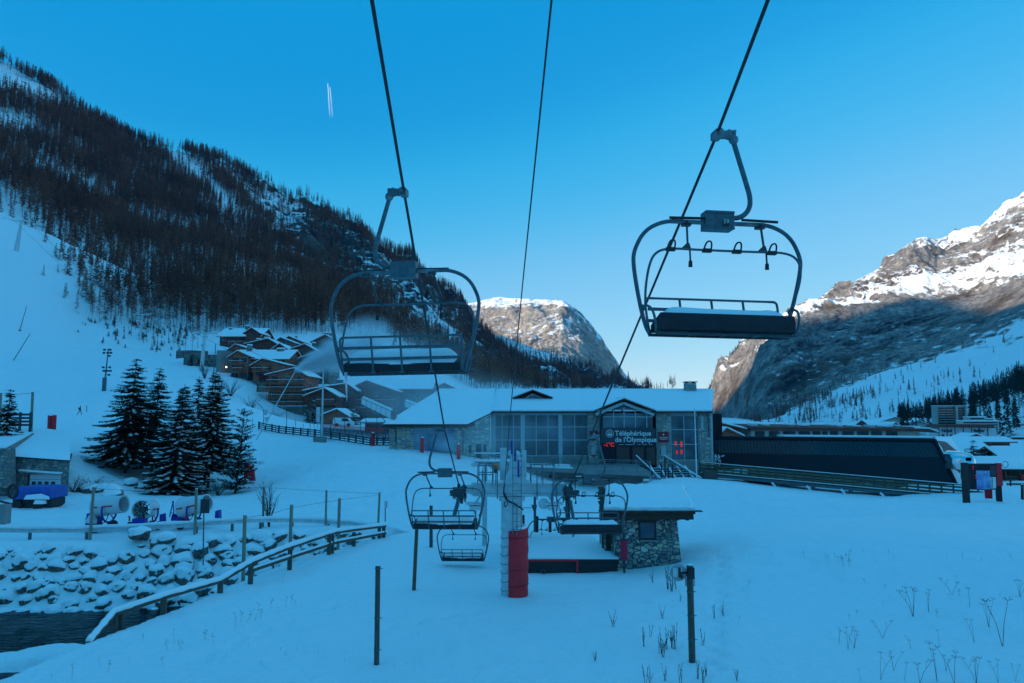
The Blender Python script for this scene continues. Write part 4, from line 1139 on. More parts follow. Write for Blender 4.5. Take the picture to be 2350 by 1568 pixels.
# loose trees and dark scrub below the forest edge
rs4 = np.random.RandomState(44)
def _g(px, py):
    lo = ray_hit(px, py, 120.0, 268.0)
    q = P(px, py, lo); return (q.x, q.y, gz(q.x, q.y)) if lo < 266 else tuple(nearest(HX, HY, HZ, px, py))
lt = [_g(a, b) for a, b in ((128, 662), (148, 705), (152, 700), (95, 668), (176, 728), (210, 735), (228, 742), (240, 738), (262, 752), (300, 770), (322, 778), (335, 782), (352, 806), (360, 790), (398, 800), (410, 812), (425, 805), (440, 815), (470, 808), (455, 800), (385, 790), (345, 765), (310, 755), (280, 745), (250, 725), (205, 712), (180, 700))]
for i, p_ in enumerate(lt):
    o = bpy.data.objects.new('larch_tree', mesh_l[int(rs4.randint(8))]); COL.objects.link(o); h_ = rs4.uniform(8, 15)
    o.location = (p_[0], p_[1], p_[2] - .3); o.scale = (h_,) * 3; o.rotation_euler = (0, 0, rs4.uniform(0, 6.28)); tag(o, 'one of the scattered bare larches standing on open snow below the forest', 'tree', 'scattered larches below the forest edge')
sc = []
for k in range(420):
    a = rs4.uniform(0, 470); b_2 = np.interp(a, [0, 90, 200, 330, 470], [585, 640, 735, 775, 800]) + rs4.normal(0, 22) - 8
    if vnoise(np.array([a / 28]), np.array([b_2 / 14]), 0, 5)[0] > -.05: sc.append(_g(a, b_2))
for k in range(70): a = rs4.uniform(0, 45); sc.append(_g(a, 655 + a * .8 + rs4.normal(0, 6)))
forest('hillside_scrub', np.array(sc), rs4.uniform(.8, 2.6, len(sc)), TE + TL[:3], [M_LARCHT, M_FIR], seed=44, label='low dark scrub scattered along the lower edge of the forest', wide=2.2)
# scattered dark pines on the rocky part
dn = (0.15 + blob(px_, py_, 640, 440, 40, 60, 0) * 3 + blob(px_, py_, 730, 520, 40, 50, 0) * 2 + blob(px_, py_, 800, 620, 60, 80, 20) * 2 + blob(px_, py_, 930, 700, 60, 60, 0)) * (HV < .99) * (HV > 0.1) * sstep(520, 600, px_)
pe = scatter(HX, HY, HZ, dn, 150, 15)
forest('pine_clumps', pe, rs.uniform(6, 13, len(pe)), TE, [M_LARCHT, M_FIR], seed=4, label='scattered dark pines among the rocks of the hillside')
# spur in front of the bluff, foot of the cliff, right-hand foothill
ps = scatter(SX, SY, SZ, (SV < 1.0) * np.clip(0.8 + fbm(SX / 80, SY / 80, 0, 3, 33), 0.15, 1.5), 2600, 25)
forest('spur_forest', ps, rs.uniform(12, 19, len(ps)), TL, [M_LARCHT, M_LARCH], seed=6, label='bare trees on the low dark spur below the bluff')
rpx, rpy = proj(RX, RY, RZ)
dn = (RV < 0.36) * (RV > 0.03) * np.clip(0.1 + 1.5 * sstep(820, 960, rpy) * sstep(0.0, 0.5, fbm(RX / 60, RY / 60, 0, 3, 36) + 0.35 * sstep(900, 960, rpy)), 0, 2)
pr = scatter(RX, RY, RZ, dn, 900, 26)
forest('scree_trees', pr, rs.uniform(9, 16, len(pr)), TL[:6] + TE[:2], [M_LARCHT, M_LARCH], seed=7, label='thin bare trees on the snowy scree under the cliff')
pf = scatter(FX, FY, FZ, (FV < 1.0) * np.clip(sstep(-.35, .1, fbm(FX / 30, FY / 60, 0, 3, 37)) + sstep(.4, .9, FV), 0, 1), 950, 27)
forest('foothill_forest', pf, rs.uniform(9, 15, len(pf)), TL[:3] + TE, [M_LARCHT, M_FIR], seed=8, label='dense dark conifers on the slope at the right edge')
bp_ = scatter(RX, RY, RZ, (RV > 0.97) * (RV < 1.0) * (RU < 1700), 40, 28)
forest('cliff_edge_trees', bp_, rs.uniform(6, 11, len(bp_)), TE, [M_LARCHT, M_FIR], seed=9, label='tiny dark trees along the left edge of the cliff')

# ------------------------------------------------------------------ near conifers
def conifer(name, label, px, py, D, top_py, half_px, seed, bare=0.12, dens=1.0, snow=0.15, top_px=None, trunk2=False, cat='tree', pine=False):
    base = P(px, py, D); h = (P(px, top_py, D) - base).z; Rm = half_px / FPX * D
    t = wthing(name, label, cat, base)
    r = random.Random(seed)
    tx = (P(top_px, py, D) - base).x if top_px else 0.0
    def axis(f): return Vector((base.x + tx * f, base.y, base.z + h * f))
    mb = MB(); tr = 0.011 * h + 0.03
    mb.tube([axis(-0.03), axis(0.0), axis(.3), axis(.6), axis(.985)], [tr * 1.2, tr, tr * .8, tr * .5, 0.015], 8)
    if trunk2: mb.tube([axis(0) + Vector((-0.45, 0.2, -0.1)), axis(.5) + Vector((-0.2, 0.1, 0))], [tr * .9, tr * .6], 8)
    mb.build('trunk', M_BARK, t, smooth=60)
    V = []; F = []; SV = []; SF = []
    BR = MB()
    nw = int(h * 3.0 * (0.8 if pine else 1))
    for i in range(nw):
        f = bare + (0.985 - bare) * (i + r.uniform(-.3, .3)) / nw
        f = min(0.985, max(bare, f))
        tt = (f - bare) / (1 - bare)
        prof = (1 - tt) ** (0.85 if not pine else 0.6) * min(1, 0.62 + tt * 4)
        nb = int((5 + 4 * (1 - tt)) * dens)
        a0 = r.uniform(0, 6.28)
        for k in range(nb):
            L = Rm * prof * r.uniform(0.72, 1.1) + 0.12
            if r.random() < 0.06: L *= 1.15
            a = a0 + k * 6.283 / nb + r.uniform(-.25, .25)
            d = Vector((math.cos(a), math.sin(a), 0)); s_ = Vector((-d.y, d.x, 0))
            fj = min(0.985, max(bare, f + r.uniform(-.75, .75) / nw * (1 if f > .9 else 1.6))); o_ = axis(fj)
            droop = (-0.30 * L * (0.3 + (1 - tt)) + L * r.uniform(-.14, .10)) if not pine else L * r.uniform(.05, .4)
            def pt(q): return o_ + d * (L * q) + Vector((0, 0, droop * q * (1.25 - 0.55 * q * q) + (0.10 * L * q * q if tt > .5 else 0)))
            BR.tube([pt(0), pt(.5), pt(1)], [0.018 + 0.006 * L, 0.014, 0.005], 3, cap=False)
            ns = max(4, int(L * 11.0 * dens))
            for j in range(ns):
                q = 0.14 + 0.86 * (j + r.random()) / ns
                c = pt(q)
                sz = (0.22 + 0.36 * L * 0.30 * (1.15 - q)) * r.uniform(0.6, 1.4)
                for sd in (-1, 1):
                    tip = c + s_ * (sd * sz * (1.0 if not pine else .7)) + d * (sz * 0.55) + Vector((0, 0, -sz * r.uniform(0.15, 0.55) if not pine else sz * r.uniform(-.1, .5)))
                    w_ = sz * 0.20
                    n = len(V)
                    e = (tip - c).normalized().cross(Vector((r.uniform(-.4, .4), r.uniform(-.4, .4), 1))).normalized() * w_
                    mid = c.lerp(tip, 0.5)
                    V += [c, mid + e, tip, mid - e]; F.append((n, n + 1, n + 2, n + 3))
                if r.random() < 0.5:
                    n = len(V); dn_ = c + Vector((r.uniform(-.05, .05), r.uniform(-.05, .05), -sz * 0.6)); e = s_ * sz * 0.16
                    V += [c, c.lerp(dn_, .5) + e, dn_, c.lerp(dn_, .5) - e]; F.append((n, n + 1, n + 2, n + 3))
                if r.random() < snow * (0.6 + 0.8 * (math.sin(a * 3 + f * 20) > 0)) * (1.2 - 0.5 * tt):
                    n = len(SV); s1 = sz * r.uniform(0.45, 1.0); s2 = s1 * 0.55; hh_ = s1 * 0.30
                    c2_ = c + Vector((0, 0, 0.02)); dd = (pt(min(1, q + .05)) - pt(q - .05)).normalized()
                    SV += [c2_ - dd * s1, c2_ + s_ * s2, c2_ + dd * s1, c2_ - s_ * s2, c2_ + Vector((0, 0, hh_)) - dd * s1 * .4, c2_ + Vector((0, 0, hh_)) + dd * s1 * .4]
                    for ff in ((0, 1, 4), (1, 5, 4), (1, 2, 5), (2, 3, 5), (3, 4, 5), (3, 0, 4), (0, 3, 2, 1)): SF.append(tuple(n + z for z in ff))
    # leader tip
    for k in range(10):
        n = len(V); c = axis(0.93 + 0.007 * k); a = k * 2.4; sz = 0.16 * (1 - k / 14)
        tip = c + Vector((math.cos(a) * sz, math.sin(a) * sz, sz * 1.1)); e = Vector((-math.sin(a), math.cos(a), 0)) * sz * .25
        V += [c, c.lerp(tip, .5) + e, tip, c.lerp(tip, .5) - e]; F.append((n, n + 1, n + 2, n + 3))
    BR.build('branches', M_BARK, t, fixn=False)
    m = MB(); m.add(V, F); m.build('crown', M_FIR, t, fixn=False)
    if SV:
        m = MB(); m.add(SV, SF); m.build('crown_snow', M_SNOW, t, smooth=True, fixn=False)
    return t
conifer('spruce_tree', 'large open-branched spruce at the left of the clump, bare trunk foot visible', 286, 1089, 75, 820, 104, 11, 0.17, 1.0, 0.04, top_px=302)
conifer('spruce_tree', 'slim dark spruce directly right of the large open-branched one', 347, 1092, 77, 840, 62, 12, 0.13, 1.1, 0.06, top_px=357)
conifer('spruce_tree', 'broad dense spruce in the middle of the clump with boughs down to the snow', 400, 1142, 68, 878, 88, 13, 0.0, 1.5, 0.19, top_px=414)
conifer('spruce_tree', 'thin spruce spire peeking up behind the middle of the clump', 448, 1105, 80, 860, 46, 14, 0.1, 1.1, 0.10)
conifer('spruce_tree', 'tall snow-flecked spruce with two bare stems at its foot, right of the clump', 477, 1112, 73, 848, 76, 15, 0.17, 1.35, 0.15, top_px=487, trunk2=True)
conifer('pine_tree', 'bushy pine at the right end of the clump beside the red pad', 540, 1128, 69, 935, 50, 16, 0.02, 1.0, 0.16, top_px=556, pine=True)
conifer('spruce_tree', 'small spruce in front of the deck fence at the left edge', 14, 1000, 66, 893, 30, 17, 0.0, 1.3, 0.12, top_px=18)
for i, (x_, b_, t_, hw, D, lab) in enumerate([(705, 968, 936, 12, 165, 'snowy little spruce left of its taller neighbour below the tall balconied chalet'), (720, 972, 918, 14, 163, 'taller snowy spruce below the balconied chalet, left of the small gabled shed'),
        (809, 982, 935, 20, 160, 'snow-laden spruce right of the gabled shed, red netting round its foot'), (2234, 1056, 1010, 17, 112, 'dark spruce behind the market stall roof on the right'),
        (2268, 1056, 1014, 17, 115, 'darker dense spruce just right of the other one behind the market stall'), (2215, 1060, 1030, 8, 108, 'little conifer left of the two spruces behind the market stall'),
        (437, 842, 812, 8, 215, 'small dark conifer against the curved stone retaining wall'), (455, 842, 822, 7, 215, 'smaller conifer beside the pylon by the retaining wall')]):
    conifer('spruce_tree', lab, x_, b_, D, t_, hw, 30 + i, 0.02, 1.0, 0.3 if x_ < 900 and x_ > 500 else 0.08)

# ------------------------------------------------------------------ bare shrubs and dry plants
def bare_shrub(name, label, base, h, spread, n, seed, cat='shrub', mat_=None, group=None, lean=0.0):
    t = wthing(name, label, cat, base, group)
    r = random.Random(seed); mb = MB()
    for i in range(n):
        a = r.uniform(0, 6.28); s = spread * r.uniform(.2, 1); hh = h * r.uniform(.55, 1)
        p0 = base + Vector((r.uniform(-.05, .05) * spread, r.uniform(-.05, .05) * spread, -0.05))
        p1 = p0 + Vector((math.cos(a) * s * .4 + lean * .3, math.sin(a) * s * .4, hh * .55)); p2 = p0 + Vector((math.cos(a) * s + lean, math.sin(a) * s, hh))
        w_ = 0.012 * (h ** .6)
        mb.tube([p0, p1, p2], [w_, w_ * .7, w_ * .25], 3, cap=False)
        for k in range(5):
            q = r.uniform(.3, .95); c = p0.lerp(p1, q / .55) if q < .55 else p1.lerp(p2, (q - .55) / .45)
            b = a + r.uniform(-1.3, 1.3); l = hh * r.uniform(.1, .28)
            mb.tube([c, c + Vector((math.cos(b) * l * .7, math.sin(b) * l * .7, l * .8))], [w_ * .45, w_ * .2], 3, cap=False)
    mb.build('twigs', mat_ or M_TWIG, t, fixn=False)
    return t
SHR = [(500, 1140, 66, 1.6, 1.6, 40, 'bare brown bush at the foot of the pine beside the snow guns'), (170, 1120, 62, 1.5, 2.6, 40, 'tangled bush on the rocks right of the garage door'), (215, 1110, 64, 1.2, 2.4, 36, 'low brown bush between the garage and the large spruce'),
       (617, 1205, 47.5, 3.0, 1.2, 22, 'thin leafless sapling behind the guardrail'), (505, 885, 176, 4.5, 2.5, 40, 'leafless tree on the snow bank left of the balconied chalet'), (530, 890, 178, 4.5, 3.5, 44, 'second leafless tree below the timber chalets'),
       (577, 938, 172, 4.0, 3.5, 40, 'bare thicket on the snow bank under the chalets'), (635, 920, 176, 2.5, 3.5, 40, 'bushy thicket beside the stone wall under the balconied chalet'), (470, 860, 190, 5, 3, 36, 'bare grey tree behind the spruce tops'),
       (1925, 1330, 30, 0.1, 0.1, 1, '')]
for i, (a, b, D, h, sp, n, lab) in enumerate(SHR):
    if lab: bare_shrub('bare_bush' if h < 2.5 else 'leafless_tree', lab, gp(a, b, D), h, sp, n, 60 + i, 'shrub' if h < 2.5 else 'tree')

def weed_mesh(kind, seed):
    r = random.Random(seed); mb = MB()
    if kind == 'umbel':
        ns = r.choice((1, 2, 3, 4))
        for s in range(ns):
            a = r.uniform(0, 6.28); l = r.uniform(.6, 1.0); o = r.uniform(.05, .5)
            p = [Vector((0, 0, -.05)), Vector((math.cos(a) * o * .35, math.sin(a) * o * .35, l * .5)), Vector((math.cos(a) * o, math.sin(a) * o, l))]
            mb.tube(p, [.008, .006, .004], 3, cap=False)
            for k in range(6):
                b = k * 1.05; e = p[2] + Vector((math.cos(b) * .085, math.sin(b) * .085, .05 + r.uniform(-.01, .02)))
                mb.tube([p[2], e], [.003, .002], 3, cap=False); mb.sphere(e, .011, 5, 3)
            if r.random() < .7:
                q = p[1].lerp(p[2], .3); e = q + Vector((r.uniform(-.16, .16), r.uniform(-.16, .16), .2)); mb.tube([q, e], [.005, .003], 3, cap=False)
                for k in range(5): mb.sphere(e + Vector((r.uniform(-.04, .04), r.uniform(-.04, .04), .02)), .009, 5, 3)
    elif kind == 'dock':
        for s in range(r.choice((3, 4, 5, 6))):
            a = r.uniform(0, 6.28); l = r.uniform(.5, 1.0); o = r.uniform(.03, .28)
            p0 = Vector((r.uniform(-.06, .06), r.uniform(-.06, .06), -.05)); p2 = p0 + Vector((math.cos(a) * o, math.sin(a) * o, l))
            mb.tube([p0, p0.lerp(p2, .5) + Vector((0, 0, .04)), p2], [.011, .009, .005], 3, cap=False)
            for k in range(16):
                q = r.uniform(.35, 1); c = p0.lerp(p2, q); e = c + Vector((r.uniform(-.04, .04), r.uniform(-.04, .04), r.uniform(.02, .08)))
                mb.tube([c, e], [.008, .003], 3, cap=False)
    else:
        for s in range(r.choice((1, 1, 2))):
            a = r.uniform(0, 6.28); l = r.uniform(.4, 1.0); o = r.uniform(.05, .3)
            p0 = Vector((0, 0, -.05)); p2 = Vector((math.cos(a) * o, math.sin(a) * o, l))
            mb.tube([p0, p2], [.007, .004], 3, cap=False)
            for k in range(r.choice((3, 4, 6))):
                q = r.uniform(.55, 1); c = p0.lerp(p2, q); b = r.uniform(0, 6.28); e = c + Vector((math.cos(b) * .10, math.sin(b) * .10, .06)); mb.tube([c, e], [.004, .003], 3, cap=False); mb.sphere(e, .020, 5, 3)
    o = mb.build('dried_' + kind, M_DRY, None, fixn=False)
    me = o.data; bpy.data.objects.remove(o); return me
WM = {k: [weed_mesh(k, s) for s in range(6)] for k in ('umbel', 'dock', 'sprig')}
def weed(kind, px, py, h, label, group, i):
    # ground distance along this view ray
    lo = ray_hit(px, py, 15.0, 70.0)
    q = P(px, py, lo); o = bpy.data.objects.new({'umbel': 'dried_hogweed', 'dock': 'dried_dock', 'sprig': 'dried_weed'}[kind], WM[kind][i % 6]); COL.objects.link(o)
    o.location = (q.x, q.y, gz(q.x, q.y)); s = h / FPX * lo; o.scale = (s, s, s); o.rotation_euler = (0, 0, i * 1.7)
    return tag(o, label, 'plant', group)
r = random.Random(77)
UM = [(2095, 1415, 85), (2130, 1405, 60), (2225, 1393, 62), (2185, 1365, 55), (2300, 1483, 120), (2268, 1440, 70), (2340, 1370, 50), (2235, 1475, 60), (2155, 1480, 45), (2025, 1465, 60), (1945, 1490, 60), (1925, 1478, 40), (1960, 1488, 52), (2020, 1560, 70), (2075, 1562, 60), (2110, 1568, 85), (2150, 1566, 95), (2190, 1568, 85), (2240, 1568, 75), (2290, 1566, 60), (1975, 1565, 40), (2090, 1490, 40), (2330, 1566, 45), (2050, 1540, 50), (2170, 1540, 45)]
for i, (a, b, h) in enumerate(UM): weed('umbel', a, b, h * .85, 'dried flat-headed hogweed stalk on the snow slope at lower right', 'dried hogweed at lower right', i)
DK = [(1541, 1358, 52), (1533, 1352, 60), (1552, 1352, 40), (1498, 1338, 32), (1493, 1298, 22), (1407, 1438, 40), (1365, 1518, 30), (1478, 1485, 48), (1492, 1462, 36), (1516, 1500, 62), (1530, 1490, 50), (1546, 1490, 62), (1522, 1508, 50), (1538, 1486, 55), (1480, 1568, 55), (1490, 1566, 40), (1560, 1568, 50), (1525, 1562, 40), (1613, 1568, 45), (1622, 1552, 36), (1640, 1420, 40), (1660, 1415, 36), (1612, 1480, 40), (1520, 1420, 32), (1690, 1562, 34), (1600, 1560, 48), (1580, 1390, 26), (1560, 1380, 24)]
for i, (a, b, h) in enumerate(DK): weed('dock', a, b, h, 'dark dried dock stalks in the snow around the antenna post', 'dried dock stalks round the antenna post', i)
for i in range(34):
    a = r.uniform(1640, 2330); b = r.uniform(1262, 1470); weed('sprig', a, b, r.uniform(10, 26), 'tiny dried sprig scattered on the shaded snow slope', 'tiny sprigs on the shaded slope', i)
for i in range(10):
    weed('sprig', 1925 + r.uniform(-32, 32), 1290 - abs(r.gauss(0, 16)) + 12, r.uniform(20, 38), 'brown dried weed in the patch near the crest of the shaded slope', 'dried weeds near the slope crest', i)
LW = [(250, 1545, 42), (165, 1560, 45), (375, 1530, 34), (385, 1492, 40), (400, 1478, 36), (415, 1490, 30), (330, 1475, 28), (540, 1440, 40), (552, 1430, 38), (565, 1428, 50), (585, 1425, 45), (598, 1420, 30), (620, 1398, 34), (655, 1395, 30), (668, 1388, 34), (680, 1390, 28), (640, 1412, 22), (470, 1468, 34), (490, 1478, 36), (570, 1492, 18), (645, 1500, 20), (655, 1508, 22), (680, 1498, 16), (600, 1528, 16), (730, 1505, 15), (745, 1508, 14), (790, 1520, 12), (800, 1518, 16), (825, 1490, 12), (860, 1330, 10), (770, 1335, 10), (650, 1335, 22), (520, 1508, 14), (300, 1520, 22), (230, 1530, 24), (90, 1548, 22), (120, 1562, 20), (430, 1535, 14), (905, 1535, 14), (930, 1528, 12), (1090, 1500, 10), (960, 1460, 10)]
for i, (a, b, h) in enumerate(LW): weed('sprig', a, b, h, 'small dried flower stalk in the snow below the wooden river fence', 'dried stalks below the river fence', i)
# ------------------------------------------------------------------ building materials
def stone_mat(name, scale, ca, cb, cm, stretch=(1, 1, 1.7), bump=0.03, gap=0.06):
    m, n, b = newmat(name)
    N, L = n.nodes, n.links
    tc = N.new('ShaderNodeTexCoord'); mp = N.new('ShaderNodeMapping'); mp.inputs['Scale'].default_value = stretch
    L.new(tc.outputs['Object'], mp.inputs[0])
    nz = N.new('ShaderNodeTexNoise'); nz.inputs['Scale'].default_value = scale * 1.3; nz.inputs['Detail'].default_value = 2
    L.new(mp.outputs[0], nz.inputs['Vector'])
    mx = N.new('ShaderNodeMixRGB'); mx.inputs[0].default_value = 0.10
    L.new(mp.outputs[0], mx.inputs[1]); L.new(nz.outputs['Color'], mx.inputs[2])
    v = N.new('ShaderNodeTexVoronoi'); v.feature = 'DISTANCE_TO_EDGE'; v.inputs['Scale'].default_value = scale; v.inputs['Randomness'].default_value = 0.85
    v2 = N.new('ShaderNodeTexVoronoi'); v2.inputs['Scale'].default_value = scale; v2.inputs['Randomness'].default_value = 0.85
    L.new(mx.outputs[0], v.inputs['Vector']); L.new(mx.outputs[0], v2.inputs['Vector'])
    rp = N.new('ShaderNodeValToRGB'); e = rp.color_ramp.elements
    sep = N.new('ShaderNodeSeparateColor'); L.new(v2.outputs['Color'], sep.inputs[0])
    e[0].position = 0.0; e[0].color = col4(ca); e[1].position = 1.0; e[1].color = col4(cb)
    k = e.new(0.5); k.color = col4(tuple((x + y) / 2 * 0.85 for x, y in zip(ca, cb))); k = e.new(0.75); k.color = col4((cb[0] * .95, cb[1] * .85, cb[2] * .68))
    L.new(sep.outputs[0], rp.inputs[0])
    n3 = N.new('ShaderNodeTexNoise'); n3.inputs['Scale'].default_value = scale * 6; n3.inputs['Detail'].default_value = 4; L.new(tc.outputs['Object'], n3.inputs['Vector'])
    mo = N.new('ShaderNodeMixRGB'); mo.blend_type = 'MULTIPLY'; mo.inputs[0].default_value = 0.5
    L.new(rp.outputs[0], mo.inputs[1]); L.new(n3.outputs['Fac'], mo.inputs[2])
    g = N.new('ShaderNodeMapRange'); g.inputs[1].default_value = gap * 0.35; g.inputs[2].default_value = gap
    L.new(v.outputs['Distance'], g.inputs[0])
    m2 = N.new('ShaderNodeMixRGB'); m2.inputs[1].default_value = col4(cm); L.new(g.outputs[0], m2.inputs[0]); L.new(mo.outputs[0], m2.inputs[2])
    L.new(m2.outputs[0], b.inputs['Base Color']); b.inputs['Roughness'].default_value = 0.9; b.inputs['Specular IOR Level'].default_value = 0.2
    bp = N.new('ShaderNodeBump'); bp.inputs['Distance'].default_value = bump; L.new(g.outputs[0], bp.inputs['Height']); L.new(bp.outputs[0], b.inputs['Normal'])
    return m
M_STONE = stone_mat('rubble_stone', 2.2, (0.40, 0.41, 0.41), (0.80, 0.77, 0.71), (0.24, 0.24, 0.24), (1, 1, 2.0), gap=0.09)
M_STONEH = stone_mat('hut_stone', 4.2, (0.24, 0.27, 0.29), (0.80, 0.75, 0.66), (0.075, 0.085, 0.09), (1, 1, 1.5), gap=0.10)
M_STONEG = stone_mat('garage_stone', 3.0, (0.24, 0.27, 0.28), (0.46, 0.47, 0.46), (0.11, 0.13, 0.14), (1, 1, 1.35), gap=0.08)
M_STONEC = stone_mat('chalet_stone', 1.0, (0.16, 0.15, 0.145), (0.34, 0.32, 0.29), (0.10, 0.095, 0.09), (1, 1, 1.5))
def glass_mat(name, c, rough=0.04):
    m, n, b = newmat(name); b.inputs['Base Color'].default_value = col4(c); b.inputs['Roughness'].default_value = rough; b.inputs['Specular IOR Level'].default_value = 0.45
    N, L = n.nodes, n.links
    tc = N.new('ShaderNodeTexCoord'); nz = N.new('ShaderNodeTexNoise'); nz.inputs['Scale'].default_value = 0.35; nz.inputs['Detail'].default_value = 3
    L.new(tc.outputs['Object'], nz.inputs['Vector'])
    rp = N.new('ShaderNodeValToRGB'); rp.color_ramp.elements[0].position = .4; rp.color_ramp.elements[1].position = .65
    rp.color_ramp.elements[0].color = col4(tuple(x * .55 for x in c)); rp.color_ramp.elements[1].color = col4(tuple(x * 1.5 for x in c))
    L.new(nz.outputs['Fac'], rp.inputs[0]); L.new(rp.outputs[0], b.inputs['Base Color'])
    return m
M_GLASS = glass_mat('window_glass', (0.025, 0.035, 0.045))
M_GLASSB = glass_mat('hall_glass', (0.10, 0.14, 0.17), 0.03)
M_CONC = mat('concrete', (0.26, 0.25, 0.24), 0.9, 0, 0.15, 0.6, 0.01, 8)
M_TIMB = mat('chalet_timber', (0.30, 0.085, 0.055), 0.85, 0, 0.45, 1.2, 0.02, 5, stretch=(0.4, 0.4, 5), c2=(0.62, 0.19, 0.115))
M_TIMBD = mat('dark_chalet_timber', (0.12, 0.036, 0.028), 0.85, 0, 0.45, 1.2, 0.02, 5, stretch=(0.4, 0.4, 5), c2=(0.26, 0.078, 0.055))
M_EAVE = mat('eave_wood', (0.34, 0.10, 0.06), 0.85, 0, 0.4, 4, 0.02, 12)
M_LAUZE = mat('stone_tiles', (0.075, 0.06, 0.055), 0.9, 0, 0.5, 6, 0.05, 10)
M_GREYP = mat('grey_frame', (0.42, 0.50, 0.52), 0.5, 0.1, 0.1, 1)
M_NAVY = mat('black_cladding', (0.010, 0.014, 0.022), 0.5, 0.1, 0.35, 1.5, stretch=(8, 8, 0.2), spec=0.3)
M_NAVYG = mat('black_glazing', (0.012, 0.02, 0.028), 0.12, 0.0, 0.3, 2)
M_CREAM = mat('cream_render', (0.50, 0.47, 0.41), 0.85, 0, 0.08, 1)
M_REDR = mat('dark_red_render', (0.12, 0.012, 0.014), 0.8, 0, 0.15, 1)
M_DOORB = mat('brown_shutter', (0.085, 0.05, 0.048), 0.6, 0, 0.1, 1, stretch=(.2, .2, 12))
M_LED = mat('red_led', (0.5, 0.0, 0.01), 0.5, emit=(1.0, 0.02, 0.03), estr=0.4)
M_LAMP = mat('lit_lamp', (0.9, 0.8, 0.6), 0.5, emit=(1.0, 0.8, 0.5), estr=4.0)

def roof_snow_mb(p, th, mb, m=1):
    mb.slab(p, th, m)
def X_(px, D): return P(px, 945, D).x
def Z_(py, D): return P(1174.5, py, D).z

def snow_slab(quad, th, name, parent, seed=1, n=14, m_=None):
    """snow blanket on a sloping quad (a b c d: a-b eave, d-c ridge): subdivided, uneven, rounded at its rim"""
    a, b, c, d = [Vector(q) for q in quad]
    mb = MB(); nu = n; nv = max(6, n // 2)
    top = []
    for j in range(nv + 1):
        for i in range(nu + 1):
            u, v = i / nu, j / nv
            e = min(min(u, 1 - u) * nu, min(v, 1 - v) * nv)
            p = (a * (1 - u) + b * u) * (1 - v) + (d * (1 - u) + c * u) * v
            hgt = th * (1 if e > 0.5 else 0.55) * (1 + 0.16 * math.sin(seed + i * 1.3 + j * 2.1) * (0.5 + 0.5 * math.sin(i * 0.7 * seed)))
            if j == 0: p = p + (a - d).normalized() * (0.04 + 0.05 * math.sin(i * 1.9 + seed)) * min(1, th * 4)
            top.append(p + Vector((0, 0, hgt)))
    def g(i, j): return j * (nu + 1) + i
    fs = [(g(i, j), g(i + 1, j), g(i + 1, j + 1), g(i, j + 1)) for j in range(nv) for i in range(nu)]
    ring = [g(i, 0) for i in range(nu + 1)] + [g(nu, j) for j in range(1, nv + 1)] + [g(i, nv) for i in range(nu - 1, -1, -1)] + [g(0, j) for j in range(nv - 1, 0, -1)]
    base = len(top)
    low = []
    for k in ring:
        i, j = k % (nu + 1), k // (nu + 1); u, v = i / nu, j / nv
        low.append((a * (1 - u) + b * u) * (1 - v) + (d * (1 - u) + c * u) * v + Vector((0, 0, 0.003)))
    r_ = len(ring)
    fs += [(ring[i], base + i, base + (i + 1) % r_, ring[(i + 1) % r_]) for i in range(r_)]
    fs.append(tuple(base + i for i in range(r_)))
    mb.add(top + low, fs)
    return mb.build(name, m_ or M_SNOW, parent, smooth=50)

# ------------------------------------------------------------------ cable car station
D0 = 88.0
st = wthing('cable_car_station', 'long stone and glass cable car station with snow-covered roof behind the pylon', 'station building', (X_(1380, D0), D0 + 6, Z_(1064, D0)))
zf = Z_(1064, D0)         # terrace floor
ze = Z_(943, D0)          # eave
def wall_q(x0, x1, z0, z1, D, name, m_, th=0.4, parent=None, dy=0.0):
    return MB().box((X_(x0, D), D + dy, z0), (X_(x1, D), D + dy + th, z1)).build(name, m_, parent or st)
def wallX(x0, x1, z0, z1, y0, y1, name, m_, parent=None):
    return MB().box((x0, y0, z0), (x1, y1, z1)).build(name, m_, parent or st)
def glazing(x0, x1, y0, y1, D, vx, hy, name='window', parent=None, gm=None, fr=0.09):
    """glazed bay: pane with its frame"""
    gx0, gx1 = X_(x0, D), X_(x1, D); gz0, gz1 = Z_(y1, D), Z_(y0, D)
    w_ = MB().box((gx0, D + 0.10, gz0), (gx1, D + 0.16, gz1)).build(name, gm or M_GLASSB, parent or st)
    f = MB()
    for v in [x0] + vx + [x1]:
        x_ = X_(v, D); f.box((x_ - fr / 2, D - 0.02, gz0), (x_ + fr / 2, D + 0.098, gz1))
    for h in [y0] + hy + [y1]:
        z_ = Z_(h, D); f.box((gx0 + fr / 2 + .002, D + 0.0, z_ - fr / 2), (gx1 - fr / 2 - .002, D + 0.096, z_ + fr / 2))
    f.build('frame', M_GREYP, w_)
    return w_
glazing(1136, 1195, 952, 1046, D0, [1152, 1178], [980, 1010])
glazing(1203, 1281, 952, 1046, D0, [1230, 1257], [980, 1010])
glazing(1289, 1348, 952, 1046, D0, [1318], [980, 1010])
for a, b in ((1126, 1136), (1195, 1203), (1281, 1289)):
    wall_q(a, b, zf - 1.5, Z_(951, D0), D0, 'pillar', M_GREYP, 0.5, dy=-0.12)
wall_q(1126, 1348, Z_(951, D0) + 0.002, ze - 0.02, D0, 'lintel', M_GREYP, 0.5, dy=-0.06)
wall_q(1136, 1348, zf - 3.6, Z_(1047, D0), D0, 'plinth', M_CONC, 0.5, dy=0.02)
wall_q(1349, 1379, zf - 3.6, ze + 0.2, D0, 'stone_pier', M_STONE, 0.9, dy=-0.25)
wall_q(1503.5, 1536, zf - 3.6, ze + 0.2, D0, 'stone_pier', M_STONE, 0.9, dy=-0.25)
wall_q(1602, 1628, zf - 3.6, ze - 0.1, D0, 'stone_pier', M_STONE, 0.9, dy=-0.25)
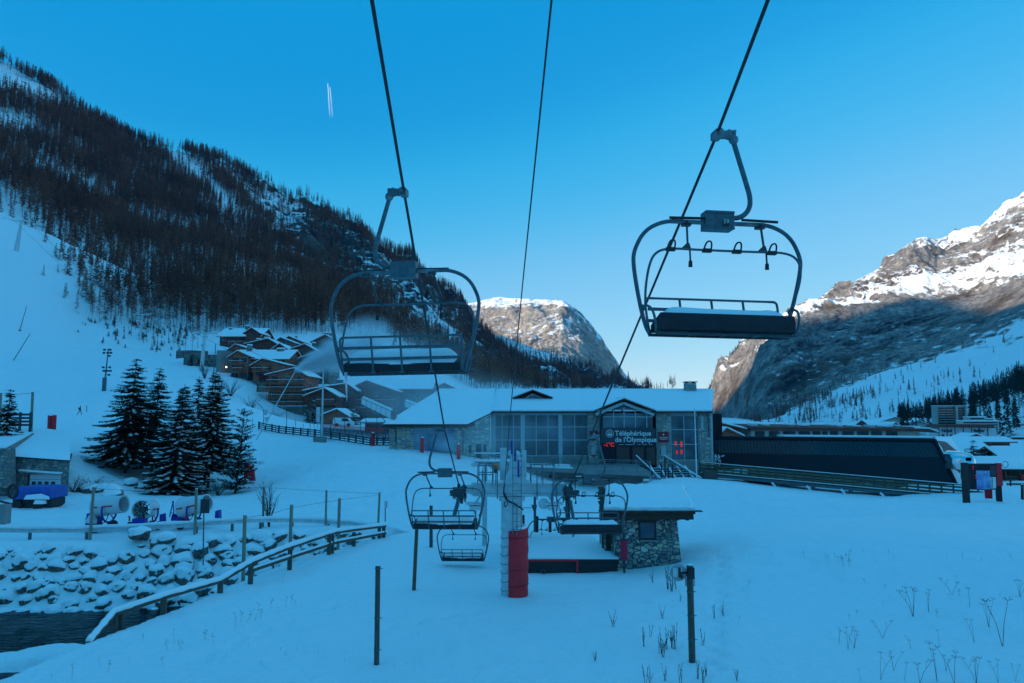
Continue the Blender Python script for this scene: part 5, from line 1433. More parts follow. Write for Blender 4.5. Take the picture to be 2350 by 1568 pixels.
wall_q(1628.5, 1633, zf - 2, ze - 0.05, D0, 'corner_post', M_GREYP, 0.5, dy=-0.2)
glazing(1538, 1601, 954, 1056, D0, [1568], [986, 1020])
wall_q(1537, 1601, ze - 0.45, ze - 0.02, D0, 'lintel', M_GREYP, 0.4)
wall_q(1537, 1601, zf - 2.0, Z_(1057, D0), D0, 'plinth', M_CONC, 0.4, dy=0.01)
# red figures glowing behind the right-hand glass
for (x_, y0, y1) in ((1549, 1013, 1023), (1562, 1013, 1026), (1562, 1032, 1042), (1551, 1034, 1042)):
    MB().box((X_(x_, D0) - 0.10, D0 + 0.06, Z_(y1, D0)), (X_(x_, D0) + 0.10, D0 + 0.097, Z_(y0, D0))).build('red_display', M_LED, st)
# central gable
DG = D0 - 1.2
ap = (X_(1430, DG), Z_(917, DG)); el = (X_(1366, DG), Z_(943, DG)); er = (X_(1500, DG), Z_(944, DG))
g0_, g1_ = X_(1383, DG), X_(1498, DG)
zs0, zs1 = Z_(1017, DG), Z_(982, DG)
gl = MB(); gl.prism([(g0_, zs1), (g1_, zs1), (g1_, er[1] - 0.55), (ap[0], ap[1] - 0.75), (g0_, el[1] - 0.35)], 'y', DG + 0.3, DG + 0.4)
w_ = gl.build('gable_window', M_GLASSB, st)
f = MB()
for x_ in (1408, 1432, 1458, 1484):
    xx = X_(x_, DG); tz = np.interp(xx, [el[0], ap[0], er[0]], [el[1], ap[1] - .6, er[1]]) - 0.3
    f.box((xx - .05, DG + .2, zs1), (xx + .05, DG + .298, tz))
f.box((g0_, DG + .18, Z_(957, DG) - .05), (g1_, DG + .297, Z_(957, DG) + .05))
f.build('frame', M_GREYP, w_)
for (a, b) in ((el, ap), (er, ap)):
    MB().beam((a[0], DG - 0.1, a[1] - 0.42), (b[0], DG - 0.1, b[1] - 0.42), 0.3, 0.34).build('barge_beam', M_GREYP, st)
# gable roof: two tiled slabs with snow
for (a, sg) in ((el, -1), (er, 1)):
    q = [(a[0] + sg * 0.1, DG - 0.8, a[1] - 0.05), (ap[0], DG - 0.8, ap[1] - 0.02), (ap[0], DG + 8, ap[1] - 0.02), (a[0] + sg * 0.1, DG + 8, a[1] - 0.05)]
    MB().slab(q, 0.14).build('roof', M_LAUZE, st)
    q2 = [Vector(v) + Vector((0, 0, 0.145)) for v in q]; q2[0].y += .12; q2[1].y += .12
    snow_slab([q2[0], q2[3], q2[2], q2[1]], 0.34 if sg > 0 else 0.12, 'roof_snow', st, 3, 16)
# sign band and entrance below it
sgn = MB().box((X_(1378, DG), DG - 0.05, zs0), (X_(1503, DG), DG + 0.15, zs1)).build('sign', mat('sign_panel', (0.022, 0.04, 0.055), 0.3, 0, 0.2, 0.3, stretch=(1, 1, 8)), st)
M_LET = mat('sign_letters', (0.75, 0.78, 0.80), 0.5)
xs_ = X_(1409.5, DG)
text_mesh('T\u00e9l\u00e9ph\u00e9rique', 0.79, 'lettering', M_LET, sgn, (xs_, DG - 0.06, Z_(995, DG)), (1, 0, 0), (0, 0, 1), 0.03, 'LEFT', 0.014)
text_mesh("de l'Olympique", 0.79, 'lettering', M_LET, sgn, (xs_, DG - 0.06, Z_(1009.5, DG)), (1, 0, 0), (0, 0, 1), 0.03, 'LEFT', 0.014)
lc = Vector((X_(1398, DG), DG - 0.07, Z_(995, DG)))
e = MB(); e.tube([lc + Vector((0.42 * math.cos(a), 0, 0.42 * math.sin(a))) for a in np.linspace(0, 2 * math.pi, 29)], 0.035, 5, cap=False)
e.tube([lc + Vector((-0.22, 0, 0.22)), lc + Vector((0.22, 0, 0.30))], 0.022, 4); e.beam(lc + Vector((0, 0, 0.25)), lc + Vector((0, 0, 0.10)), 0.04, 0.03)
e.prism([(lc.x - .25, lc.z + .10), (lc.x + .25, lc.z + .10), (lc.x + .27, lc.z - .08), (lc.x + .20, lc.z - .25), (lc.x - .20, lc.z - .25), (lc.x - .27, lc.z - .08)], 'y', lc.y - .015, lc.y + .015)
e.build('cabin_emblem', M_LET, sgn)
e = MB()
for k in range(4): e.box((lc.x - .20 + k * .105, lc.y - .022, lc.z - .06), (lc.x - .125 + k * .105, lc.y - .017, lc.z + .06))
e.build('emblem_windows', mat('sign_navy', (0.03, 0.045, 0.06), 0.4), sgn)
wallX(X_(1378, DG), X_(1503, DG), zs0 - 0.42, zs0 - 0.003, DG + 0.0, DG + 0.3, 'notice_strip', M_BLACK)
for k, wd_ in ((1419, .5), (1433, .8), (1449, .3), (1461, .35), (1473, .5), (1488, .4)):
    MB().box((X_(k, DG), DG - 0.012, zs0 - 0.20), (X_(k, DG) + wd_, DG - 0.002, zs0 - 0.13)).build('small_caption', M_GREYP, st)
text_mesh('-1\u00b0C', 0.62, 'temperature_display', M_LED, st, (X_(1396, DG), DG - 0.05, Z_(1021, DG)), (1, 0, 0), (0, 0, 1), 0.02, 'CENTER', 0.012)
wallX(X_(1381, DG), X_(1412, DG), zf - .1, zs0 - .423, DG + .1, DG + .4, 'dark_screen_wall', M_NAVY)
for a, b in ((1413, 1443), (1450, 1476), (1482, 1502)):
    wallX(X_(a, DG), X_(b, DG), zf - .1, zs0 - .423, DG + .15, DG + .35, 'shutter_door', M_DOORB)
for a, b in ((1443.5, 1449.5), (1476.5, 1481.5)): wallX(X_(a, DG), X_(b, DG), zf - .1, zs0 - .423, DG + .12, DG + .4, 'door_post', M_NAVY)
# red signs with the resort lettering, posters, pipes
for (a, b, c, d) in ((1351.5, 1371, 989, 1010), (1508, 1531, 991, 1015)):
    r_ = MB().box((X_(a, D0), D0 - 0.35, Z_(d, D0)), (X_(b, D0), D0 - 0.27, Z_(c, D0))).build('red_sign', mat('crimson_sign', (0.30, 0.006, 0.025), 0.5), st)
    cx = X_((a + b) / 2, D0); y_ = D0 - 0.355
    text_mesh("Val d'Is\u00e8re", 0.24, 'lettering', M_LET, r_, (cx, y_, Z_((c + d) / 2 + 1.2, D0)), (1, 0, 0), (0, 0, 1), 0.01, 'CENTER', 0.006)
    MB().prism([(cx - .13, Z_(c + 6, D0) + .06), (cx + .13, Z_(c + 6, D0) + .06), (cx, Z_(c + 6, D0) - .16)], 'y', y_ - .01, y_).box((cx - .4, y_ - .008, Z_(d - 6.5, D0)), (cx + .4, y_, Z_(d - 6.5, D0) + .05)).build('emblem', M_LET, r_)
for (a, b, c, d) in ((1355, 1365, 1026, 1043), (1513, 1525, 1027, 1047)): wallX(X_(a, D0), X_(b, D0), Z_(d, D0), Z_(c, D0), D0 - .32, D0 - .27, 'poster', M_GREYP)
wallX(X_(1355, D0), X_(1365, D0), Z_(1047, D0), Z_(1044, D0), D0 - .32, D0 - .27, 'red_label', M_RED)
wallX(X_(1606, D0), X_(1611, D0), Z_(984, D0), Z_(954, D0), D0 - .31, D0 - .26, 'light_panel', M_GREYP)
for pts in ([(1365, 945), (1366, 955), (1377, 961), (1377, 1050)], [(1622, 945), (1623, 955), (1626, 963), (1626, 1003)]):
    MB().tube([P(a, b, D0 - 0.4) for a, b in pts], 0.06, 6).build('downpipe', M_STEELD, st)
# main roof
yr = 101.0; zr = Z_(897, yr)
xr1 = X_(1633, yr); xl1 = X_(1008, yr)
def roofpoly(pts, name='roof'):
    return MB().slab(pts, -0.22).build(name, M_LAUZE, st)
ye = D0 - 0.9; zee = Z_(944, ye)
R1 = [(X_(1130, ye), ye, zee), (X_(1634, ye), ye, zee), (xr1 + .3, yr, zr), (X_(1130, ye), yr, zr)]
roofpoly(R1)
snow_slab(R1, 0.30, 'roof_snow', st, 2, 70)
yl = 81.0; zl = Z_(977, yl)
L1 = [(X_(878, yl), yl, zl), (X_(1073, yl), yl, zl), (X_(1073, yl) * .5 + X_(1130, ye) * .5 + 1.0, (yl + ye) / 2, (zl + zee) / 2), (X_(1130, ye), ye, zee + 0.002), (X_(1130, ye), yr, zr + .002), (xl1, yr, zr + .002)]
roofpoly(L1)
nL = 26
tp = []; mbl = MB()
for j in range(nL + 1):
    v = j / nL; y_ = yl + (yr - yl) * v; z_ = zl + (zr - zl) * v
    xa = X_(878, yl) + (xl1 - X_(878, yl)) * v
    xb = np.interp(y_, [yl, ye, yr], [X_(1073, yl), X_(1130, ye), X_(1130, ye)])
    for i in range(31):
        u = i / 30; e = 0 if (i in (0, 30) and not (i == 30 and y_ > ye)) or j == 0 else 1
        tp.append((xa + (xb - xa) * u, y_ - (0.12 * math.sin(i * 2.3) ** 2 if j == 0 else 0), z_ + 0.003 + e * 0.30 * (1 + .12 * math.sin(i * .9 + j)) + (1 - e) * 0.16))
fs = [(j * 31 + i, j * 31 + i + 1, (j + 1) * 31 + i + 1, (j + 1) * 31 + i) for j in range(nL) for i in range(30)]
mbl.add(tp, fs); mbl.build('roof_snow', M_SNOW, st, smooth=60)
RB = [(xl1, yr, zr), (xr1 + .3, yr, zr), (xr1 + .3, yr + 13, zr - 3.2), (xl1 - 6, yr + 13, zr - 3.2)]
MB().slab(RB, -0.2).build('rear_roof', M_LAUZE, st)
MB().slab([Vector(v) + Vector((0, 0, .004)) for v in RB], 0.3).build('roof_snow', M_SNOW, st)
# ragged slate edge along the eaves
rr = random.Random(3); mb = MB()
for (a, b, y_, z_) in ((1132, 1362, ye, zee), (1503, 1634, ye, zee), (880, 1072, yl, zl)):
    x_ = X_(a, y_)
    while x_ < X_(b, y_):
        l = rr.uniform(.3, .7); mb.box((x_, y_ - rr.uniform(.03, .14), z_ - .19), (x_ + l - .02, y_ + .3, z_ - .05 + rr.uniform(-.02, .03))); x_ += l
mb.build('slate_edge', M_LAUZE, st)
# left single-storey wing
wl = 82.0
zb_l = 1.2
wallX(X_(894, wl), X_(1068, wl), zb_l, zl - .1, wl, wl + .5, 'stone_wall', M_STONE)
wallX(X_(894, wl), X_(894, wl) + .5, zb_l, zl + 1.0, wl + .502, yr, 'side_wall', M_STONE)
mb = MB(); pts_ = [(X_(1068, wl) + .01, zb_l), (X_(1127, 86), zb_l), (X_(1127, 86), zee - .3), (X_(1100, 84), (zl + zee) / 2 - .2), (X_(1068, wl) + .01, zl - .1)]
mb.prism(pts_, 'y', wl + .02, wl + .6); mb.build('stone_wall', M_STONE, st)
wallX(X_(950, wl), X_(1043, wl), Z_(1036, wl), Z_(981, wl), wl - .08, wl - .01, 'mural', mat('mural_print', (0.02, 0.13, 0.30), 0.5, 0, 0.4, 0.35, c2=(0.45, 0.55, 0.62)))
for a, b, c, d in ((1092, 1104, 1019, 1053), (1076, 1082, 1022, 1040), (1110, 1116, 1020, 1036)): wallX(X_(a, wl), X_(b, wl), Z_(d, wl), Z_(c, wl), wl - .03, wl + .018, 'door' if c == 1019 else 'window', M_GLASS)
for pts in ([(892, 975), (893, 982), (907, 984), (909, 1020)], [(1052, 978), (1053, 984), (1062, 988), (1062, 1040)]): MB().tube([P(a, b, wl - .15) for a, b in pts], 0.06, 6).build('downpipe', M_STEELD, st)
# dormer and chimney
yd = 93.5
dz = zee + (zr - zee) * (yd - ye) / (yr - ye)
da = (X_(1222, yd), Z_(897, yd)); dl = (X_(1176, yd), Z_(915, yd)); dr = (X_(1268, yd), Z_(914.5, yd))
MB().prism([(dl[0] + .5, dl[1] - .5), (dr[0] - .5, dr[1] - .5), (dr[0] - .5, dr[1] - .02), (da[0], da[1] - .2), (dl[0] + .5, dl[1] - .02)], 'y', yd + .3, yd + 5).build('dormer_wall', M_TIMBD, st)
g = MB().prism([(X_(1206, yd), Z_(914, yd)), (X_(1241, yd), Z_(914, yd)), (da[0], Z_(904, yd))], 'y', yd + .22, yd + .29).build('dormer_window', M_GLASSB, st)
MB().beam((da[0], yd + .18, Z_(914, yd)), (da[0], yd + .18, Z_(904, yd)), .05, .07).beam((X_(1206, yd), yd + .18, Z_(914, yd)), (da[0], yd + .18, Z_(904, yd)), .05, .08).beam((X_(1241, yd), yd + .18, Z_(914, yd)), (da[0] + .02, yd + .185, Z_(904, yd)), .05, .08).build('frame', M_GREYP, g)
for (a, sg) in ((dl, -1), (dr, 1)):
    q = [Vector((a[0], yd - .4, a[1])), Vector((da[0], yd - .4, da[1])), Vector((da[0], yd + 6, da[1])), Vector((a[0], yd + 6, a[1]))]
    MB().slab(q, .12).build('dormer_roof', M_LAUZE, st)
    q = [v + Vector((0, .15, .124)) for v in q]; snow_slab([q[0], q[3], q[2], q[1]], .2, 'roof_snow', st, 4, 10)
yc = 99.0
c_ = MB().box((X_(1575, yc), yc, zr - 1), (X_(1599, yc), yc + 1.4, Z_(879, yc))).build('chimney', M_STONE, st)
MB().box((X_(1573, yc), yc - .15, Z_(877.5, yc)), (X_(1601, yc), yc + 1.55, Z_(875.5, yc))).box((X_(1577, yc), yc + .1, Z_(879, yc)), (X_(1580, yc), yc + 1.3, Z_(877.5, yc))).box((X_(1594, yc), yc + .1, Z_(879, yc)), (X_(1597, yc), yc + 1.3, Z_(877.5, yc))).build('chimney_cap', M_LAUZE, c_)
MB().slab([(X_(1631, D0 + .7), D0 + .7, zf - 3), (X_(1631, yr), yr, zf - 3), (X_(1631, yr), yr, zr - .45), (X_(1631, D0 + .7), D0 + .7, zee - .25)], .3, 0, (-1, 0, 0)).build('side_wall', M_STONE, st)
wallX(X_(1128, D0 + 8), xr1 - .35, zf - 3, zee - .3, D0 + 7, D0 + 7.4, 'inner_wall', M_NAVY)
# terrace with railing
T0 = P(1121, 1063, 85.0); T1 = P(1492, 1083, 76.0); T1.z = zf - .0; T0.z = zf
deck = [(T0.x, T0.y, zf), (T1.x, T1.y, zf), (T1.x + .5, D0 - .3, zf), (T0.x, D0 - .15, zf)]
MB().slab(deck, -0.45).build('terrace_deck', M_CONC, st)
snow_slab([Vector(v) + Vector((0, 0, .003)) for v in (deck[0], (T0.x * .45 + T1.x * .55, T0.y * .45 + T1.y * .55, zf), (T0.x * .45 + T1.x * .55, D0 - 2.5, zf), deck[3])], .16, 'terrace_snow', st, 5, 16)
mb = MB(); N_ = 13
for i in range(N_ + 1):
    p = T0.lerp(T1, i / N_) + Vector((0, 0.12, 0)); mb.box((p.x - .035, p.y - .03, zf - .42), (p.x + .035, p.y + .03, zf + 1.08))
for hz_ in (.25, .48, .70, .90, 1.08):
    mb.beam(T0 + Vector((0, .12, hz_)), T1 + Vector((0, .12, hz_)), .04, .035 if hz_ < 1 else .06)
mb.build('terrace_railing', M_FROST, st)
tb0 = T0 + Vector((.3, .9, 0)); tb1 = T1 + Vector((.3, 2.0, 0))
mb = MB(); q = [(tb0.x, tb0.y, zf - 5), (tb1.x, tb1.y, zf - 5), (tb1.x, tb1.y, zf - .46), (tb0.x, tb0.y, zf - .46)]
mb.slab(q, .4, 0, (0, 1, 0)); mb.build('retaining_wall', M_CONC, st)
for (a, D) in ((1327, 80.2), (1481, 76.0)):
    mb = MB(); mb.box((X_(a - 7, D), D, zf - 5), (X_(a + 7, D), D + .7, zf - .9)); c_ = mb.build('stone_column', M_STONE, st)
    MB().box((X_(a - 6, D), D + .05, zf - .895), (X_(a + 6, D), D + .65, zf - .75)).build('column_snow', M_SNOW, c_)
# upper left terrace with snow-capped railing
D2 = 79.0
wallX(X_(1089, D2), X_(1187, D2), -1.0, Z_(1059, D2), D2, D2 + .5, 'stone_wall', M_STONE)
wallX(X_(1088, D2), X_(1188, D2), Z_(1059, D2) + .002, Z_(1056, D2), D2 - .1, D2 + 2.5, 'terrace_slab', M_SNOW)
mb = MB()
for k in range(7): xx = X_(1089 + k * 16.2, D2); mb.box((xx - .03, D2, Z_(1056, D2)), (xx + .03, D2 + .05, Z_(1041, D2)))
for k in range(5): mb.box((X_(1089, D2), D2 + .052, Z_(1053.5 - k * 2.8, D2)), (X_(1187, D2), D2 + .08, Z_(1053.0 - k * 2.8, D2)))
mb.build('terrace_railing', M_FROST, st)
MB().box((X_(1088, D2), D2 - .06, Z_(1041, D2)), (X_(1187, D2), D2 + .14, Z_(1039, D2))).build('railing_snow', M_SNOW, st)
wallX(X_(1188, 82), X_(1260, 82), -1, zf - .2, 82.3, 82.7, 'stone_wall', M_STONE)
# stairs from the terrace to the snow
sx0, sx1 = X_(1513, 78), X_(1597, 78)
mb = MB()
for k in range(9): mb.box((sx0 + k * .0, 77.0 + k * .75, zf - 1.7 + k * .19 - .19), (sx1, 77.75 + k * .75 - .003, zf - 1.7 + k * .19))
mb.build('stairs', mat('stair_tread', (0.05, 0.07, 0.07), 0.8, 0, .3, 5), st)
mb = MB()
for k in range(9): mb.box((sx0, 77.0 + k * .75 + .05, zf - 1.7 + k * .19 + .002), (sx1, 77.0 + k * .75 + .24, zf - 1.7 + k * .19 + .05))
for xx in np.linspace(sx0, sx1, 5): mb.beam((xx, 77.0, zf - 1.62), (xx, 83.8, zf + .06), .14, .12)
mb.build('stair_snow', M_SNOW, st)
for xx in (sx0 - .25, sx1 + .1):
    mb = MB(); a = Vector((xx, 77.0, zf - 1.75)); b = Vector((xx - (1.2 if xx < sx0 else 2.2), 84.5, zf + .1))
    for k in range(7): p = a.lerp(b, k / 6); mb.box((p.x - .03, p.y - .03, p.z - .4), (p.x + .03, p.y + .03, p.z + 1.0))
    for h_ in (.3, .55, .8, 1.0): mb.beam(a + Vector((0, 0, h_)), b + Vector((0, 0, h_)), .05, .05)
    mb.build('stair_railing', M_STEEL, st); MB().beam(a + Vector((0, 0, 1.07)), b + Vector((0, 0, 1.07)), .12, .08).build('railing_snow', M_SNOW, st)
for px_p in (1517, 1526, 1533, 1543):
    b_ = P(px_p, 1080, 80.0); tag(MB().cyl((b_.x, 80, zf - 1.6), (b_.x, 80, zf + (1.2 if px_p == 1526 else .45)), .07, n=8).build('bollard', M_BLACK, None), 'slim dark post at the top of the station stairs', 'post', 'dark posts at the station stairs')
fp = P(1598, 1089, 76.5)
t = wthing('flagpole', 'bare white flagpole in front of the right end of the station', 'flagpole', (fp.x, fp.y, fp.z - .3))
MB().cyl((fp.x, fp.y, fp.z - .4), (fp.x - .05, fp.y, Z_(940, 76.5)), .07, .045, 8).build('pole', M_WHITE, t, smooth=50)
MB().sphere((fp.x - .05, fp.y, Z_(940, 76.5) + .05), .08, 8, 6).build('finial', M_WHITE, t)

# ------------------------------------------------------------------ black sloping hall
hb = wthing('black_hall', 'long low black-clad hall with slanted end and ribbed glazed band, right of the station', 'hall', (X_(1900, 86), 90, Z_(1130, 80)))
A = P(1636, 1001, 90); B = P(2142, 1007, 82); zt = A.z; B.z = zt
Cc = P(2191, 1108, 79.0); gzb = zt - 7.6
Bb = Cc + (Cc - B) * 0.45
nrm = (B - A).cross(Vector((0, 0, 1))).normalized()
if nrm.y > 0: nrm = -nrm
def hp(f, dz_, off=0.0):      # point on the face: f along, dz below the top
    s = (B.z - dz_ - B.z) / (Bb.z - B.z); bx = B.lerp(Bb, s)
    a_ = Vector((A.x, A.y, zt - dz_)); return a_.lerp(bx, f) + nrm * off
mb = MB(); nf_, nd_ = 24, 8
vs = [hp(i / nf_, j * 7.4 / nd_) for j in range(nd_ + 1) for i in range(nf_ + 1)]
fs = [(j * (nf_ + 1) + i, j * (nf_ + 1) + i + 1, (j + 1) * (nf_ + 1) + i + 1, (j + 1) * (nf_ + 1) + i) for j in range(nd_) for i in range(nf_)]
mb.add(vs, fs)
mb.add([A + Vector((0, .0, -.01)), B + Vector((0, 0, -.01)), B + Vector((-1, 8, -1.2)), A + Vector((0, 8, -1.2))], [(0, 1, 2, 3)])
mb.build('wall', M_NAVY, hb, fixn=False)
mb = MB(); vs = [hp(.005 + .98 * i / nf_, q_, .03) for q_ in (2.0, .45) for i in range(nf_ + 1)]
mb.add(vs, [(i, i + 1, nf_ + 2 + i, nf_ + 1 + i) for i in range(nf_)]); g = mb.build('glazed_band', M_NAVYG, hb, fixn=False)
mb = MB()
for k in range(62):
    f = .012 + .97 * k / 61; mb.beam(hp(f + .018 * (f), 1.95, .06), hp(f - .0, .5, .06), .035, .04)
mb.build('glazing_rib', M_STEEL, g)
mb = MB(); mb.beam(hp(0, 0.12, .1), hp(1, .12, .1), .25, .3); mb.beam(hp(1.0, 0.1, .1), hp(1.0, 6.8, .1), .25, .3); mb.build('edge_trim', M_NAVY, hb)
MB().slab([hp(.34, 0, .0), hp(1, 0, 0), hp(1, 0, 0) + Vector((.6, 2.2, .0)), hp(.34, 0, 0) + Vector((0, 2.2, .0))], .20).build('roof_snow', M_SNOW, hb)
eq = [hp(1, 6.6, 0) + Vector((.15, .1, 0)), P(2216, 1054, 87), P(2181, 1005.5, 91), B + Vector((.15, .1, 0))]
MB().slab([v + Vector((0, 0, -.05)) for v in eq], .6, 0, (-.3, .5, -.6)).build('end_roof', M_NAVY, hb)
snow_slab(eq, .14, 'end_roof_snow', hb, 7, 10)
# plastered snow on the cladding, and white corrugated panel
mb = MB(); rr = random.Random(9)
for k in range(26):
    f = .004 + rr.random() ** 2 * .055; d_ = rr.uniform(2.1, 3.6); l = rr.uniform(.1, .5); w2 = rr.uniform(.002, .009)
    mb.slab([hp(f, d_ + l, .01), hp(f + w2, d_ + l * .8, .01), hp(f + w2 * .8, d_, .01), hp(f, d_ + .05, .01)], .06, 0, nrm)
mb.build('stuck_snow', M_SNOW, hb)
wp = MB(); a = P(1647, 1085, 87); b = P(1718, 1112, 86)
wp.box((a.x, 86.6, b.z - 1), (b.x, 86.9, a.z + .4))
for k in range(22): xx = a.x + (b.x - a.x) * k / 21; wp.box((xx - .03, 86.5, b.z - 1), (xx + .03, 86.6, a.z + .38))
wp.build('corrugated_panel', M_WHITE, hb)
mb = MB(); a = P(1710, 1118, 81); b = P(2200, 1150, 74)
for k in range(15):
    p = a.lerp(b, k / 14); mb.box((p.x - .04, p.y - .2, p.z - .5), (p.x + .04, p.y - .12, p.z + 1.1))
mb.beam(a + Vector((0, -.16, 1.1)), b + Vector((0, -.16, 1.1)), .08, .08)
mb.build('lower_glazing_bar', M_STEEL, hb)
MB().slab([a + Vector((0, 0, -.5)), b + Vector((0, 0, -.5)), b + Vector((0, 0, 1.1)), a + Vector((0, 0, 1.1))], .2, 0, (0, 1, 0)).build('lower_window', M_GLASS, hb)

# wooden walkway running down in front of the hall
wk = wthing('wooden_walkway', 'long raised walkway with weathered plank parapet sloping down in front of the black hall', 'walkway', gp(1900, 1100, 78))
a = P(1607, 1083, 83.0); b = P(2273, 1144, 65.0)
mb = MB()
for k, (z0, z1) in enumerate(((.02, .26), (.33, .57), (.64, .88))): mb.slab([a + Vector((0, 0, z0)), b + Vector((0, 0, z0)), b + Vector((0, 0, z1 * .92)), a + Vector((0, 0, z1))], .06, 0, (0, 1, 0))
for k in range(30):
    p = a.lerp(b, k / 29); mb.box((p.x - .07, p.y - .08, p.z - .1), (p.x + .07, p.y - .003, p.z + .98 - .06 * k / 29), 1)
mb.build('parapet', [mat('parapet_plank', (0.10, 0.085, 0.06), .85, 0, .35, 1.2, .01, 8, stretch=(.3, .3, 4), c2=(.22, .18, .12)), M_WOODG], wk)
MB().beam(a + Vector((0, 0, 1.02)), b + Vector((0, 0, .95)), .16, .08).build('handrail', M_WOODG, wk)
MB().beam(a + Vector((0, 0, 1.085)), b + Vector((0, 0, 1.01)), .15, .04).build('handrail_snow', M_SNOW, wk)
MB().slab([a + Vector((0, 0, -.05)), b + Vector((0, 0, -.05)), b + Vector((.5, 3, -.05)), a + Vector((.5, 3, -.05))], -.14).build('deck', M_WOODG, wk)
MB().beam(a + Vector((0, -.12, -.02)), b + Vector((0, -.12, -.02)), .12, .05).build('ledge_snow', M_SNOW, wk)
MB().beam(a + Vector((0, 0, -.32)), b + Vector((0, 0, -.32)), .2, .26).build('girder', M_STEEL, wk)
for f in (.055, .19, .32, .45, .58, .70, .82):
    p = a.lerp(b, f); MB().box((p.x - .14, p.y, gz(p.x, p.y) - .5), (p.x + .14, p.y + .28, p.z - .46)).build('support', M_STEEL, wk)
for f in (.30, .43, .55, .68):
    p = a.lerp(b, f) + Vector((-.2, -.1, -.4)); q = p + Vector((.5, -.1, 0)); q.z = gz(q.x, q.y) - .2; MB().beam(p, q, .14, .2).build('snowy_strut', M_SNOW, wk)
mb = MB(); mb.box((X_(1612, 82), 81.5, gzb + 3), (X_(1640, 82), 84, zf - .3)); mb.build('end_block', M_WOODG, wk)

